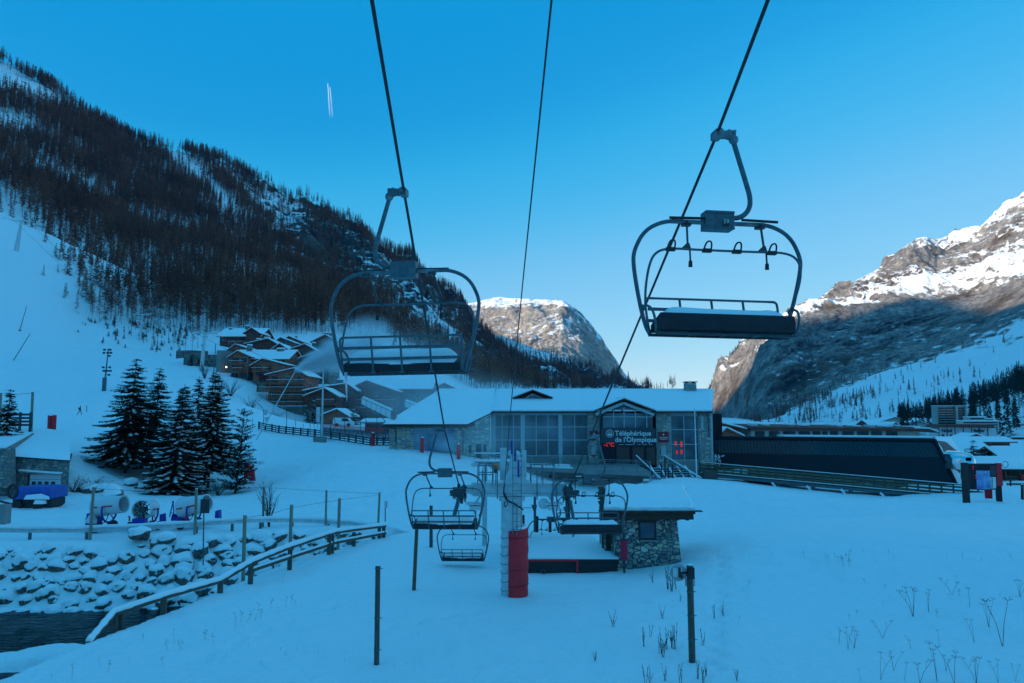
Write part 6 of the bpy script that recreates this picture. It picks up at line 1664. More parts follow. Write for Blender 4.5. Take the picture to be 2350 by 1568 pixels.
# ------------------------------------------------------------------ generic chalet / house
def house(name, label, x0, x1, y_eave, y_base, D, rise, depth, wallm, gable=True, apex=0.5, floors=3, over=0.9, snow=.35, balc=(), roofm=None, chim=(), win=True, stone=0.0, seed=1, group=None, cat='chalet', eaveR=None, wdark=None):
    """front wall spans photo columns x0..x1 at D; gable=True shows the gable end, else the long side"""
    xa, xb = X_(x0, D), X_(x1, D); ze_, zb_ = Z_(y_eave, D), Z_(y_base, D)
    zb_ = min(zb_, zb_) - 0.2
    t = wthing(name, label, cat, ((xa + xb) / 2, D, zb_), group)
    rm = roofm or M_EAVE
    w_ = xb - xa; h_ = ze_ - zb_
    xm = xa + w_ * apex; rs_ = min(rise, 0.46 * min(xm - xa, xb - xm) + 0.9) * (.72 if gable else .8)
    if gable:
        mb = MB().prism([(xa, zb_), (xb, zb_), (xb, ze_), (xm, ze_ + rs_), (xa, ze_)], 'y', D, D + depth)
    else:
        mb = MB(); mb.add([(xa, D, zb_), (xb, D, zb_), (xb, D + depth, zb_), (xa, D + depth, zb_), (xa, D, ze_), (xb, D, ze_), (xb, D + depth, ze_), (xa, D + depth, ze_), (xa, D + depth / 2, ze_ + rs_), (xb, D + depth / 2, ze_ + rs_)],
               [(0, 1, 5, 4), (2, 3, 7, 6), (1, 2, 6, 9, 5), (3, 0, 4, 8, 7), (0, 3, 2, 1), (4, 5, 9, 8), (6, 7, 8, 9)])
    mb.build('wall', wallm, t)
    if stone: MB().box((xa - .05, D - .06, zb_ - 3), (xb + .05, D + depth, zb_ + h_ * stone)).build('stone_base', M_STONEC, t)
    # roof
    if gable:
        sl = rs_ / (xm - xa); sr = rs_ / (xb - xm)
        for sg, xe, s in ((-1, xa, sl), (1, xb, sr)):
            q = [Vector((xe + sg * over, D - over, ze_ - s * over)), Vector((xe + sg * over, D + depth + .5, ze_ - s * over)), Vector((xm, D + depth + .5, ze_ + rs_)), Vector((xm, D - over, ze_ + rs_))]
            q = [v + Vector((0, 0, .04)) for v in q]
            MB().slab(q, .22).build('roof', rm, t)
            q2 = [v + Vector((0, 0, .225)) for v in q]; q2[0].y += .08; q2[3].y += .08
            snow_slab(q2, snow, 'roof_snow', t, seed + sg, 10)
    else:
        s = rs_ / (depth / 2)
        for sg, yy in ((-1, D), (1, D + depth)):
            q = [Vector((xa - over, yy + sg * over, ze_ - s * over)), Vector((xb + over, yy + sg * over, ze_ - s * over)), Vector((xb + over, D + depth / 2, ze_ + rs_)), Vector((xa - over, D + depth / 2, ze_ + rs_))]
            q = [v + Vector((0, 0, .04)) for v in q]
            if sg > 0: q = [q[1], q[0], q[3], q[2]]
            MB().slab(q, .22).build('roof', rm, t)
            snow_slab([v + Vector((0, 0, .225)) for v in q], snow, 'roof_snow', t, seed, 14)
    rr = random.Random(seed)
    if win:
        fh = h_ / floors; nw_ = max(2, int(w_ / 2.6))
        for fl in range(floors + (1 if gable and rs_ > 2.5 else 0)):
            zc = zb_ + fh * (fl + .5)
            n_ = nw_ if fl < floors else 2
            for k in range(n_):
                if rr.random() < .12: continue
                xc = xa + w_ * (k + .5) / n_ if fl < floors else xm + (-1.1 if k == 0 else 1.1)
                hw = rr.choice((.45, .6, .8)); hh = min(fh * .33, rr.choice((.6, .8, .95)))
                if zc - hh < zb_ + h_ * stone * .0: continue
                f_ = MB().box((xc - hw - .09, D - .05, zc - hh - .09), (xc + hw + .09, D - .012, zc + hh + .09)).build('window', M_EAVE if rr.random() < .7 else M_CREAM, t)
                MB().box((xc - hw, D - .07, zc - hh), (xc - .04, D - .052, zc + hh)).box((xc + .04, D - .07, zc - hh), (xc + hw, D - .052, zc + hh)).build('pane', M_GLASS, f_)
    for (a, b, fl) in balc:
        bx0, bx1 = xa + w_ * a, xa + w_ * b; zz = zb_ + h_ * fl
        bb = MB().box((bx0, D - 1.5, zz - .18), (bx1, D - .075, zz)).build('balcony', M_TIMB, t)
        mb = MB()
        for z2 in (.25, .5, .75, .98): mb.box((bx0, D - 1.5, zz + z2 - .05), (bx1, D - 1.44, zz + z2 + .04))
        for k in range(int((bx1 - bx0) / 1.1) + 1): mb.box((bx0 + k * 1.1, D - 1.43, zz), (bx0 + k * 1.1 + .1, D - 1.37, zz + 1.0))
        mb.build('railing', wdark or M_TIMB, bb)
        MB().box((bx0, D - 1.53, zz + 1.03), (bx1, D - 1.40, zz + 1.09)).build('railing_snow', M_SNOW, bb)
    for (a, hgt, w2) in chim:
        cx_ = xa + w_ * a; s_z = ze_ + rs_ * (1 - abs(cx_ - xm) / (w_ / 2) if gable else .6)
        c_ = MB().box((cx_ - w2, D + depth * .35, s_z - .6), (cx_ + w2, D + depth * .35 + 2 * w2, s_z + hgt)).build('chimney', M_STONEC, t)
        MB().box((cx_ - w2 - .1, D + depth * .35 - .1, s_z + hgt + .004), (cx_ + w2 + .1, D + depth * .35 + 2 * w2 + .1, s_z + hgt + .12)).box((cx_ - w2, D + depth * .35, s_z + hgt + .124), (cx_ + w2, D + depth * .35 + 2 * w2, s_z + hgt + .34)).build('cap_snow', M_SNOW, c_)
    return t
CG = 'timber chalets of the hamlet under the forest'
H = house
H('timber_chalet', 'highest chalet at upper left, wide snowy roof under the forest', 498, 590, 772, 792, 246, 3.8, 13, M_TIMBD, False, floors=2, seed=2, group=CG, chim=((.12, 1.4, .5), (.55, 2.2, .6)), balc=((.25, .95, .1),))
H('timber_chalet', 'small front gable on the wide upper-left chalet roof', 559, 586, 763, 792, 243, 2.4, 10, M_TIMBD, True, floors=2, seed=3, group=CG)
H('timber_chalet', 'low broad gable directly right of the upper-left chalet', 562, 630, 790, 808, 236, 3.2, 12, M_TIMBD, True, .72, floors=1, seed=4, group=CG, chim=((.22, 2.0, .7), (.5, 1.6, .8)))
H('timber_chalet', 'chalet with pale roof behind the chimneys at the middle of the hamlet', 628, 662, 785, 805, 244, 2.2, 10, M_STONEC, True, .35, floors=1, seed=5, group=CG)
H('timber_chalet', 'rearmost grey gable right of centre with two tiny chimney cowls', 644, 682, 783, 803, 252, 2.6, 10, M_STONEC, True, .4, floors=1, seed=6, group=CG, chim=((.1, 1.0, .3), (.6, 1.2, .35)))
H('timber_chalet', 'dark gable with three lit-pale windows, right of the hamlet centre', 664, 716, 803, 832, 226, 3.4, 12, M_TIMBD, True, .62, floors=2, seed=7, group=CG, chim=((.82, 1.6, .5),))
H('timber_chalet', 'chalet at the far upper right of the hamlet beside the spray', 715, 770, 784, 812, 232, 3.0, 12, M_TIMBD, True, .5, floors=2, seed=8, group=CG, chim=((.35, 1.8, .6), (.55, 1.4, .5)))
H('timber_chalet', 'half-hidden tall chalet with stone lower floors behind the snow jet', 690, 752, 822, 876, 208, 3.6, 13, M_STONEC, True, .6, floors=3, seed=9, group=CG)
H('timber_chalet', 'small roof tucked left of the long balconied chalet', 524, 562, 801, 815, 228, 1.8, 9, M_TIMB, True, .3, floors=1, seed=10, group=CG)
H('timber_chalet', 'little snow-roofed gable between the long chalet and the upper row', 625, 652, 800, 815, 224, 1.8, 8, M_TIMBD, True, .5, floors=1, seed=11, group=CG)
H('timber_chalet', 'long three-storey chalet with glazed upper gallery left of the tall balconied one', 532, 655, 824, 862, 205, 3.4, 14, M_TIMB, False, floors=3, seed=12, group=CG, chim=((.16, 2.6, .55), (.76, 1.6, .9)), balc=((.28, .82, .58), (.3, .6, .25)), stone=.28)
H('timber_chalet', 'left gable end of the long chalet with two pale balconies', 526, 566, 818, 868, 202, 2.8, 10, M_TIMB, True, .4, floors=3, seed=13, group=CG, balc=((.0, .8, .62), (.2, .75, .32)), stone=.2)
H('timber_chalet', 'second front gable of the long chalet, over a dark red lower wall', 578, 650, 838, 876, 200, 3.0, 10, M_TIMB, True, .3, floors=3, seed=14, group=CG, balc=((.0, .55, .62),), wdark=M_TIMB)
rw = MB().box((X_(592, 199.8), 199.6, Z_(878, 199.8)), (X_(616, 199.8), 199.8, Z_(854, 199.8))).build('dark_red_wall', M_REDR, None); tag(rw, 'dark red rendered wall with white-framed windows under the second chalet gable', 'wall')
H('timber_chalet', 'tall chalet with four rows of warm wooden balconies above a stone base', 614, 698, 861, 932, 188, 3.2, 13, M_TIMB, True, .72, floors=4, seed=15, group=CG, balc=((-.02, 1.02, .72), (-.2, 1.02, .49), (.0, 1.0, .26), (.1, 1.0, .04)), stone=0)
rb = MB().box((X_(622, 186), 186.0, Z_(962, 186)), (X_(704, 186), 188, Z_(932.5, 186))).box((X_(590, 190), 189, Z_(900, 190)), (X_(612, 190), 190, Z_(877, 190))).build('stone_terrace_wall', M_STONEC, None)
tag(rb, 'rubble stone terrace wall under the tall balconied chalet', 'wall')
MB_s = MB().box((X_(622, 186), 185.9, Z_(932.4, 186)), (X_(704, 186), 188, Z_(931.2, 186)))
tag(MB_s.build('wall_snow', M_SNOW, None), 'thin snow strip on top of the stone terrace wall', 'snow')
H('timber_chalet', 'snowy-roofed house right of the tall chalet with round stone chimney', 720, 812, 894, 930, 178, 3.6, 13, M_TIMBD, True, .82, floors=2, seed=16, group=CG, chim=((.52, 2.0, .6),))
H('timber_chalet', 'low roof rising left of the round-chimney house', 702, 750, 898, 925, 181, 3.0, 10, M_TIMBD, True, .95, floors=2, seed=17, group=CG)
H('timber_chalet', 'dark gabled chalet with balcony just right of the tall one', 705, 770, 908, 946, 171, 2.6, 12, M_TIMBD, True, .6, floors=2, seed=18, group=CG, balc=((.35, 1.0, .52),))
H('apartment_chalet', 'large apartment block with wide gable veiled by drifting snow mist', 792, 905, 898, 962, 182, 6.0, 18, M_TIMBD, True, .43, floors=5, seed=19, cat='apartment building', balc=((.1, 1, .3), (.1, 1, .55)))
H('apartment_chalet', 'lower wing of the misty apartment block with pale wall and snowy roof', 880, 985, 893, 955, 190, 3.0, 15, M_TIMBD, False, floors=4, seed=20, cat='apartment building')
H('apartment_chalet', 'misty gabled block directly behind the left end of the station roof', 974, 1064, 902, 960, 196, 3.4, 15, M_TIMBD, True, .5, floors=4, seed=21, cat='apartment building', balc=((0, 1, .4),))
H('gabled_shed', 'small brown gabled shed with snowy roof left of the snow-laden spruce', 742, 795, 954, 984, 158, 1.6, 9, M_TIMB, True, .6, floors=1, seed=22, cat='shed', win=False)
H('low_kiosk', 'low dark red kiosk with snowy flat roof left of the station', 838, 900, 971, 992, 140, 0.4, 6, M_REDR, False, floors=1, seed=23, cat='kiosk', win=False)
tag(MB().box((X_(705, 165), 165, Z_(968, 165)), (X_(812, 165), 166, Z_(937, 165))).build('stone_wall', M_STONEC, None), 'long stone wall with snowy top behind the gabled shed', 'wall')
# glass-roofed escalator canopies
for (a, b, c, d, D, lab) in ((828, 928, 896, 962, 158, 'pale ribbed escalator canopy descending left of the station roof'), (928, 934, 990, 960, 170, 'second fainter escalator canopy half hidden by the station roof')):
    p = P(a, b, D); q = P(c, d, D - 3); t = wthing('escalator_canopy', lab, 'canopy', p)
    MB().slab([p, q, q + Vector((0, 0, 1.6)), p + Vector((0, 0, 1.3))], .1, 0, (0, 1, 0)).slab([p + Vector((0, .1, 1.3)), q + Vector((0, .1, 1.6)), q + Vector((0, 3, 2.0)), p + Vector((0, 3, 1.7))], .1).build('canopy_panel', M_WHITE, t)
    mb = MB()
    for k in range(7): m_ = p.lerp(q, k / 6); mb.beam(m_ + Vector((0, -.05, 0)), m_ + Vector((.2, -.05, 1.45)), .08, .1)
    mb.beam(p + Vector((0, -.05, 0)), q + Vector((0, -.05, 0)), .12, .15); mb.beam(p + Vector((0, -.05, 1.35)), q + Vector((0, -.05, 1.65)), .1, .12)
    mb.build('rib', M_STEELD, t)
# curved stone retaining walls by the lift pylon
for i, (x0, x1, y0, y1, D) in enumerate(((398, 470, 806, 817, 224), (416, 498, 815, 838, 218), (492, 524, 806, 866, 212))):
    mb = MB(); n_ = 8
    for k in range(n_):
        a_, b_2 = x0 + (x1 - x0) * k / n_, x0 + (x1 - x0) * (k + 1) / n_
        c0, c1_ = 3 * math.sin(math.pi * k / n_), 3 * math.sin(math.pi * (k + 1) / n_)
        mb.slab([(X_(a_, D), D - c0, Z_(y1 + 6, D)), (X_(b_2, D), D - c1_, Z_(y1 + 6, D)), (X_(b_2, D), D - c1_, Z_(y0, D)), (X_(a_, D), D - c0, Z_(y0, D))], .6, 0, (0, 1, 0))
    tag(mb.build('retaining_wall', M_STONEC if i < 2 else M_CONC, None), ('long low upper stone retaining wall with railing', 'lower curved stone retaining wall behind the small conifers', 'grey walled garage block at the left foot of the hamlet')[i], 'wall')
tag(MB().sphere((X_(517, 209), 208.5, Z_(843, 209)), .22, 8, 6).build('wall_lamp', M_LAMP, None), 'single lit lamp on the garage block left of the chalets', 'lamp')

# ------------------------------------------------------------------ village on the right
lb = wthing('long_flat_building', 'long low building with brown fascia and window band behind the black hall', 'building', (X_(1900, 150), 150, Z_(1010, 150)))
D = 150
MB().box((X_(1722, D), D, Z_(1030, D)), (X_(2106, D), D + 12, Z_(988, D))).build('wall', M_CREAM, lb)
MB().add([(X_(1712, D), D - 1.8, Z_(979, D)), (X_(2120, D), D - 1.8, Z_(984, D)), (X_(2140, D), D - 1.8, Z_(993, D)), (X_(2105, D), D - 1.8, Z_(990, D)), (X_(1716, D), D - 1.8, Z_(988, D)),
          (X_(1712, D), D + 12, Z_(979, D) + .4), (X_(2120, D), D + 12, Z_(984, D) + .4), (X_(2140, D), D + 12, Z_(993, D)), (X_(2105, D), D + 12, Z_(990, D)), (X_(1716, D), D + 12, Z_(988, D))],
         [(0, 4, 3, 2, 1), (5, 6, 7, 8, 9), (0, 1, 6, 5), (1, 2, 7, 6), (2, 3, 8, 7), (3, 4, 9, 8), (4, 0, 5, 9)]).build('fascia_roof', M_TIMBD, lb)
MB().slab([(X_(2085, D), D - 1.7, Z_(983, D) + .05), (X_(2119, D), D - 1.7, Z_(984, D) + .02), (X_(2140, D), D - 1.7, Z_(991, D)), (X_(2150, D), D + 5, Z_(989, D))], .25).build('roof_snow', M_SNOW, lb)
for a, b in ((1730, 1752), (1762, 1786), (1794, 1822), (1830, 1856), (1862, 1880), (1884, 1896), (1902, 1920), (1930, 1956), (1964, 1990), (1996, 2020), (2030, 2056)):
    g = MB().box((X_(a, D), D - .08, Z_(1004, D)), (X_(b, D), D - .02, Z_(990, D))).build('window', M_GLASS, lb)
    mb = MB()
    for k in (0.33, .66): xx = X_(a + (b - a) * k, D); mb.box((xx - .05, D - .14, Z_(1004, D)), (xx + .05, D - .09, Z_(990, D)))
    mb.build('mullion', M_TIMBD, g)
for a, w2, hh, m_ in ((1738, 12, 6, M_SNOW), (1768, 5, 4, M_CREAM), (1824, 12, 6, M_CREAM), (1858, 10, 4, M_TIMBD), (1920, 8, 6, M_CREAM), (1935, 12, 5, M_SNOW), (1975, 16, 4, M_TIMBD), (2012, 8, 6, M_SNOW), (2048, 14, 4, M_TIMBD), (2070, 7, 7, M_CREAM), (2110, 20, 4, M_TIMBD)):
    y_ = np.interp(a, [1712, 2120], [979, 984]); c_ = MB().box((X_(a - w2 / 2, D), D + 2, Z_(y_, D)), (X_(a + w2 / 2, D), D + 5, Z_(y_ - hh * .7, D))).build('roof_stack', m_, lb)
    MB().box((X_(a - w2 / 2 - 1, D), D + 1.8, Z_(y_ - hh * .7, D) + .003), (X_(a + w2 / 2 + 1, D), D + 5.2, Z_(y_ - hh * .7, D) + .25)).build('stack_snow', M_SNOW, c_)
ht = wthing('hotel', 'white half-timbered hotel facade with gothic lettering above the dark roofs', 'hotel', (X_(2207, 172), 172, Z_(1010, 172)))
D = 172
MB().box((X_(2150, D), D, Z_(1012, D)), (X_(2282, D), D + 4, Z_(979, D))).build('wall', mat('hotel_render', (0.60, 0.60, 0.62), .8, 0, .06, 1), ht)
MB().prism([(X_(2138, D), Z_(983, D)), (X_(2150, D), Z_(974, D)), (X_(2262, D), Z_(974, D)), (X_(2272, D), Z_(981, D)), (X_(2270, D), Z_(982.5, D)), (X_(2145, D), Z_(980, D))], 'y', D - 1.6, D + 4).build('roof', M_TIMBD, ht)
mb = MB()
for a in (2151, 2170, 2188, 2207, 2226, 2244, 2263): mb.box((X_(a, D) - .08, D - .09, Z_(1010, D)), (X_(a, D) + .08, D - .01, Z_(981, D)))
mb.build('timber_stripe', M_TIMBD, ht)
text_mesh('Hotel', 1.05, 'lettering', M_BLACK, ht, (X_(2169.5, D), D - .1, Z_(989, D)), (1, 0, 0), (0, 0, 1), .05, 'CENTER', .02)
text_mesh('Bellier', 1.0, 'lettering', M_BLACK, ht, (X_(2243, D), D - .1, Z_(989, D)), (1, 0, 0), (0, 0, 1), .05, 'CENTER', .02)
for a in (2160, 2179, 2197): MB().box((X_(a - 3, D), D - .06, Z_(1003, D)), (X_(a + 3, D), D - .01, Z_(997, D))).build('window', M_GLASS, ht)
H('snow_roofed_house', 'small snowy gable in front of the hotel lettering', 2206, 2256, 1008, 1018, 160, 1.2, 4, M_TIMBD, True, .5, floors=1, seed=30, cat='house', win=False)
H('snow_roofed_house', 'long dark house with low roof below the hotel', 2166, 2312, 1014, 1034, 140, .8, 5, M_TIMBD, False, floors=1, seed=31, cat='house', snow=.05)
H('snow_roofed_house', 'house with big snowy roof just right of the black hall', 2180, 2262, 1040, 1062, 118, 1.6, 6, M_TIMBD, False, floors=1, seed=32, cat='house')
H('snow_roofed_house', 'dark chalet at the right edge of the village', 2296, 2400, 1050, 1085, 112, 1.6, 6, M_TIMBD, False, floors=2, seed=33, cat='house', snow=.12)
H('snow_roofed_house', 'snowy roofs peeping between the station and the long low building', 1640, 1700, 985, 1010, 150, 2.0, 9, M_TIMBD, True, .2, floors=1, seed=34, cat='house', win=False)
H('snow_roofed_house', 'brown gabled house just right of the station corner', 1648, 1692, 999, 1015, 128, 1.6, 8, M_TIMB, True, .35, floors=1, seed=35, cat='house', win=False)
for i, (a, b, y_, D) in enumerate(((2025, 2075, 963, 330), (1993, 2020, 971, 300), (2078, 2130, 972, 320), (2100, 2148, 966, 360), (2040, 2062, 975, 260))):
    H('village_house', ('larger snowy-roofed house under the trees left of the tower block', 'tiny pale house at the foot of the scree, left end of the row', 'low house row nearest the hotel roof', 'house right below the tower block', 'small gabled house in front of the row under the scree')[i], a, b, y_ + 4, y_ + 14, D, 2.2, 9, M_TIMBD if i % 2 else M_CREAM, i % 2 == 0, floors=1, seed=40 + i, cat='house', win=False)
tw = wthing('tower_block', 'pale seven-storey apartment tower standing at the foot of the snowy slope', 'apartment tower', (X_(2182, 285), 285, Z_(975, 285)))
D = 285
MB().box((X_(2150, D), D, Z_(990, D)), (X_(2212, D), D + 4, Z_(932, D))).build('wall', mat('tower_wall', (.34, .35, .33), .8, 0, .1, .3), tw)
for k in range(7):
    y_ = 936 + k * 5.6
    for a, b in ((2152, 2166), (2168, 2188), (2195, 2211)): MB().box((X_(a, D), D - .3, Z_(y_ + 3.8, D)), (X_(b, D), D - .02, Z_(y_, D))).build('window', M_GLASS, tw)
    MB().box((X_(2149, D), D - 1.2, Z_(y_ + 4.9, D)), (X_(2190, D), D - .31, Z_(y_ + 4.0, D))).build('balcony', M_CREAM, tw)
MB().box((X_(2189.5, D), D - 1.3, Z_(990, D)), (X_(2192.5, D), D - .1, Z_(931, D))).box((X_(2211.5, D), D - 1.3, Z_(990, D)), (X_(2214, D), D - .1, Z_(930, D))).build('fin_wall', M_CREAM, tw)
MB().box((X_(2149, D), D - 1, Z_(932, D) + .01), (X_(2214, D), D + 4, Z_(930.8, D))).build('roof_snow', M_SNOW, tw)
tb = wthing('terraced_block', 'low white terraced apartment block right of the tower', 'apartment block', (X_(2255, 265), 265, Z_(985, 265)))
D = 265
for (a, b, c, d, k) in ((2206, 2290, 967, 990, 0), (2238, 2275, 958, 967, 4), (2272, 2304, 962, 980, 6)):
    w_ = MB().box((X_(a, D), D + k, Z_(d, D)), (X_(b, D), D + k + 3.5, Z_(c, D))).build('wall', M_CREAM, tb)
    MB().box((X_(a - 1, D), D + k - .6, Z_(c, D) + .005), (X_(b + 1, D), D + k + 3.5, Z_(c, D) + .3)).build('roof_snow', M_SNOW, tb)
    for r_ in range(int((d - c) / 5.2)):
        MB().box((X_(a + 3, D), D + k - .1, Z_(c + 4.6 + r_ * 5.4, D)), (X_(b - 3, D), D + k - .02, Z_(c + 1.6 + r_ * 5.4, D))).build('window_band', M_GLASS, w_)
# ------------------------------------------------------------------ stone hut and loading platform
Dh = 34.6
def hx(px): return X_(px, Dh)
hb_ = Z_(1302, Dh) - 0.3; ht_ = Z_(1184, Dh)
hut = wthing('stone_hut', 'small stone hut with thick roof snow and one dark window, right of the pylon', 'hut', (hx(1490), Dh, hb_))
xa, xb = hx(1409), hx(1547); xa0, xb0 = hx(1404), hx(1557)
mb = MB(); dep = 2.6
mb.add([(xa0, Dh - .12, hb_), (xb0, Dh - .12, hb_), (xb0, Dh + dep, hb_), (xa0, Dh + dep, hb_), (xa, Dh, ht_), (xb, Dh, ht_), (xb, Dh + dep, ht_), (xa, Dh + dep, ht_)], [(0, 1, 5, 4), (1, 2, 6, 5), (2, 3, 7, 6), (3, 0, 4, 7), (0, 3, 2, 1), (4, 5, 6, 7)])
mb.build('wall', M_STONEH, hut)
# left return (recess with door) beside the front
xl0 = hx(1389)
MB().box((xl0, Dh + .9, hb_), (xa - .005, Dh + dep + .4, ht_ + .1)).build('side_bay', M_STONEH, hut)
d_ = MB().box((hx(1392), Dh + .84, hb_ + .3), (hx(1402), Dh + .895, ht_ - .1)).build('door', M_WOODD, hut)
wf = MB().box((hx(1460), Dh - .075, Z_(1238, Dh)), (hx(1500), Dh - .03, Z_(1193, Dh))).build('window', M_BLACK, hut)
MB().box((hx(1464), Dh - .10, Z_(1234, Dh)), (hx(1495), Dh - .076, Z_(1199, Dh))).build('pane', glass_mat('hut_glass', (0.06, 0.10, 0.14), 0.05), wf)
MB().box((hx(1451), Dh - .14, Z_(1194, Dh)), (hx(1509), Dh + .02, Z_(1184.5, Dh))).build('lintel', M_WOODD, hut)
MB().box((hx(1462), Dh - .15, Z_(1242, Dh)), (hx(1502), Dh - .02, Z_(1238.6, Dh))).build('sill', M_CONC, hut)
# roof: low shed slab with beams, slates and a thick snow cushion
ry0 = Dh - .75; ry1 = Dh + 3.6
zr0 = Z_(1181, ry0) + .02; zr1 = zr0 + 0.60
ra, rb_, rc, rd = Vector((X_(1377, ry0), ry0, zr0)), Vector((X_(1590, ry0), ry0, zr0)), Vector((X_(1560, ry1) + .2, ry1, zr1)), Vector((X_(1377, ry1), ry1, zr1))
MB().slab([ra, rb_, rc, rd], .10).build('roof', M_WOODD, hut)
mb = MB(); mb.box((ra.x, ry0 + .1, zr0 - .26), (rb_.x - .06, ry0 + .26, zr0 - .005))
for k in range(9):
    xx = ra.x + .3 + k * (rb_.x - ra.x - .6) / 8; mb.box((xx - .07, ry0 + .262, zr0 - .32), (xx + .07, Dh + .2, zr0 - .06))
mb.build('roof_beam', M_WOODD, hut)
mb = MB(); rr = random.Random(5); x_ = ra.x - .05
while x_ < rb_.x:
    l = rr.uniform(.15, .45); mb.box((x_, ry0 - rr.uniform(.02, .10), zr0 + .104), (x_ + l - .015, ry0 + .3, zr0 + .13 + rr.uniform(0, .03))); x_ += l
mb.build('slate', M_LAUZE, hut)
# left gable end: ragged slates and barge boards
mb = MB()
for k in range(15):
    f = k / 14; p = ra.lerp(rd, f) + Vector((-.06 - rr.uniform(0, .14), 0, .13)); mb.box((p.x, p.y - .1, p.z - .02), (p.x + .3, p.y + .2, p.z + .03))
mb.beam(ra + Vector((.05, 0, -.12)), rd + Vector((.05, 0, -.12)), .1, .3)
mb.build('gable_slate', M_LAUZE, hut)
lb_ = MB().beam(ra + Vector((.02, .25, -.3)), rd + Vector((.02, -.3, -.5)), .08, .12).build('barge_board', M_WOODD, hut)
snow_slab([ra + Vector((.12, .1, .14)), rb_ + Vector((-.02, .04, .14)), rc + Vector((-.1, 0, .1)), rd + Vector((.25, 0, .1))], .30, 'roof_snow', hut, 4, 26)
p0 = gp(1403, 1235, 35.9)
MB().box((X_(1381, 36) - .07, 35.9, gz(X_(1381, 36), 36) - .3), (X_(1381, 36) + .07, 36.04, zr0 + .2)).build('roof_post', M_WOODD, hut)
# red roll pad on a post by the hut corner
t = wthing('padded_post', 'crimson padded post standing at the left front corner of the stone hut', 'padded post', (hx(1427), 33.9, gz(hx(1427), 33.9)))
zt_ = Z_(1240, 33.9); zb_ = Z_(1285, 33.9); xx = X_(1427, 33.9); gb_ = gz(xx, 33.9)
MB().tube([(xx + .01 * math.sin(k), 33.9, zb_ + (zt_ - zb_) * k / 14) for k in range(15)], [.155 + .015 * math.sin(k * 2.2) for k in range(15)], 16).build('pad', mat('crimson_pad', (0.60, 0.008, 0.05), .7, 0, .12, 4, .01, 20), t, smooth=50)
MB().cyl((xx, 33.9, gb_ - .2), (xx, 33.9, zt_ + .35), .05, n=8).box((xx - .16, 33.8, zt_ + .005), (xx + .16, 34.0, zt_ + .06)).build('post', M_STEELD, t)
lumpy_snow('pad_snow', t, -.15, .15, -.1, .1, zt_ + .065 - gb_, .07, 8, 6, 4)
# loading platform with red edge
Dp = 34.2
pl = wthing('loading_platform', 'low snow-covered loading platform with a red steel edge between pylon and hut', 'platform', (X_(1300, Dp), Dp, Z_(1308, Dp)))
x0, x1, x2 = X_(1207, Dp), X_(1324, Dp), X_(1413, Dp); zt = Z_(1284, Dp)
MB().box((x0, Dp + .1, zt - .9), (x2, Dp + .3, zt - .02)).build('dark_skirt', M_BLACK, pl)
mb = MB(); mb.box((x0, Dp, zt - .09), (x1, Dp + .09, zt)); mb.box((x0, Dp, zt - .7), (x0 + .1, Dp + .09, zt - .092)); mb.box((x1 - .1, Dp, zt - .7), (x1, Dp + .09, zt - .092)); mb.build('red_edge', M_RED, pl)
MB().box((x1 + .01, Dp + .02, zt - .10), (x2, Dp + .09, zt - .01)).build('dark_edge', M_BLACK, pl)
MB().slab([(x0, Dp + .3, zt - .25), (x2 + .1, Dp + .3, zt - .25), (x2 - .6, Dp + 6.5, zt - .1), (x0 + .3, Dp + 6.5, zt - .1)], .2).build('deck', M_WOODG, pl)
snow_slab([(x0 - .02, Dp + .02, zt + .003), (x2 + .05, Dp + .02, zt + .003), (x2 - .7, Dp + 6.4, zt + .12), (x0 + .2, Dp + 6.4, zt + .12)], .14, 'deck_snow', pl, 3, 24)
q = gp(1246, 1305, Dp - .1)
mb = MB(); mb.tube([q + Vector((.10 * math.cos(a), 0, .10 + .10 * math.sin(a))) for a in np.linspace(0, 6.28, 15)], .018, 5, cap=False); mb.build('cable_coil', M_STEEL, pl)
# dark timing posts behind
G_ = 'dark rubber posts on the loading platform'
for i, (a, yt, yb, D) in enumerate(((1200, 1182, 1242, 39), (1232, 1185, 1237, 40.5), (1262, 1187, 1240, 40.5), (1296, 1190, 1243, 40), (1305, 1145, 1215, 44), (1323, 1192, 1247, 40.5))):
    b_ = P(a, yb, D); g_ = gz(b_.x, D)
    tag(MB().cyl((b_.x, D, min(g_, b_.z) - .1), (b_.x, D, P(a, yt, D).z), .085, .085, 10).build('rubber_post', M_BLACK, None, smooth=50), 'one of the thin black posts standing on the snow behind the pylon', 'post', G_)
for i, (a, yt, yb, D, lab) in enumerate(((1227, 1135, 1190, 42, 'grey barrier machine post with horizontal boom right of the pylon'), (1300, 1140, 1200, 42.5, 'second grey barrier machine post nearer the hut'))):
    b_ = gp(a, yb, D); t = wthing('barrier_machine', lab, 'barrier', b_)
    zt2 = P(a, yt, D).z; MB().box((b_.x - .07, D - .07, b_.z - .1), (b_.x + .07, D + .07, zt2)).prism([(b_.x - .2, zt2 - .55), (b_.x + .12, zt2 - .55), (b_.x + .02, zt2 - 1.2)], 'y', D - .1, D - .072).build('post', M_STEEL, t)
    MB().box((b_.x - .9, D - .06, zt2 - .75), (b_.x - .08, D, zt2 - .70)).box((b_.x - .45, D - .2, b_.z + .28), (b_.x + .35, D - .08, b_.z + .4)).build('boom', M_STEELP, t)

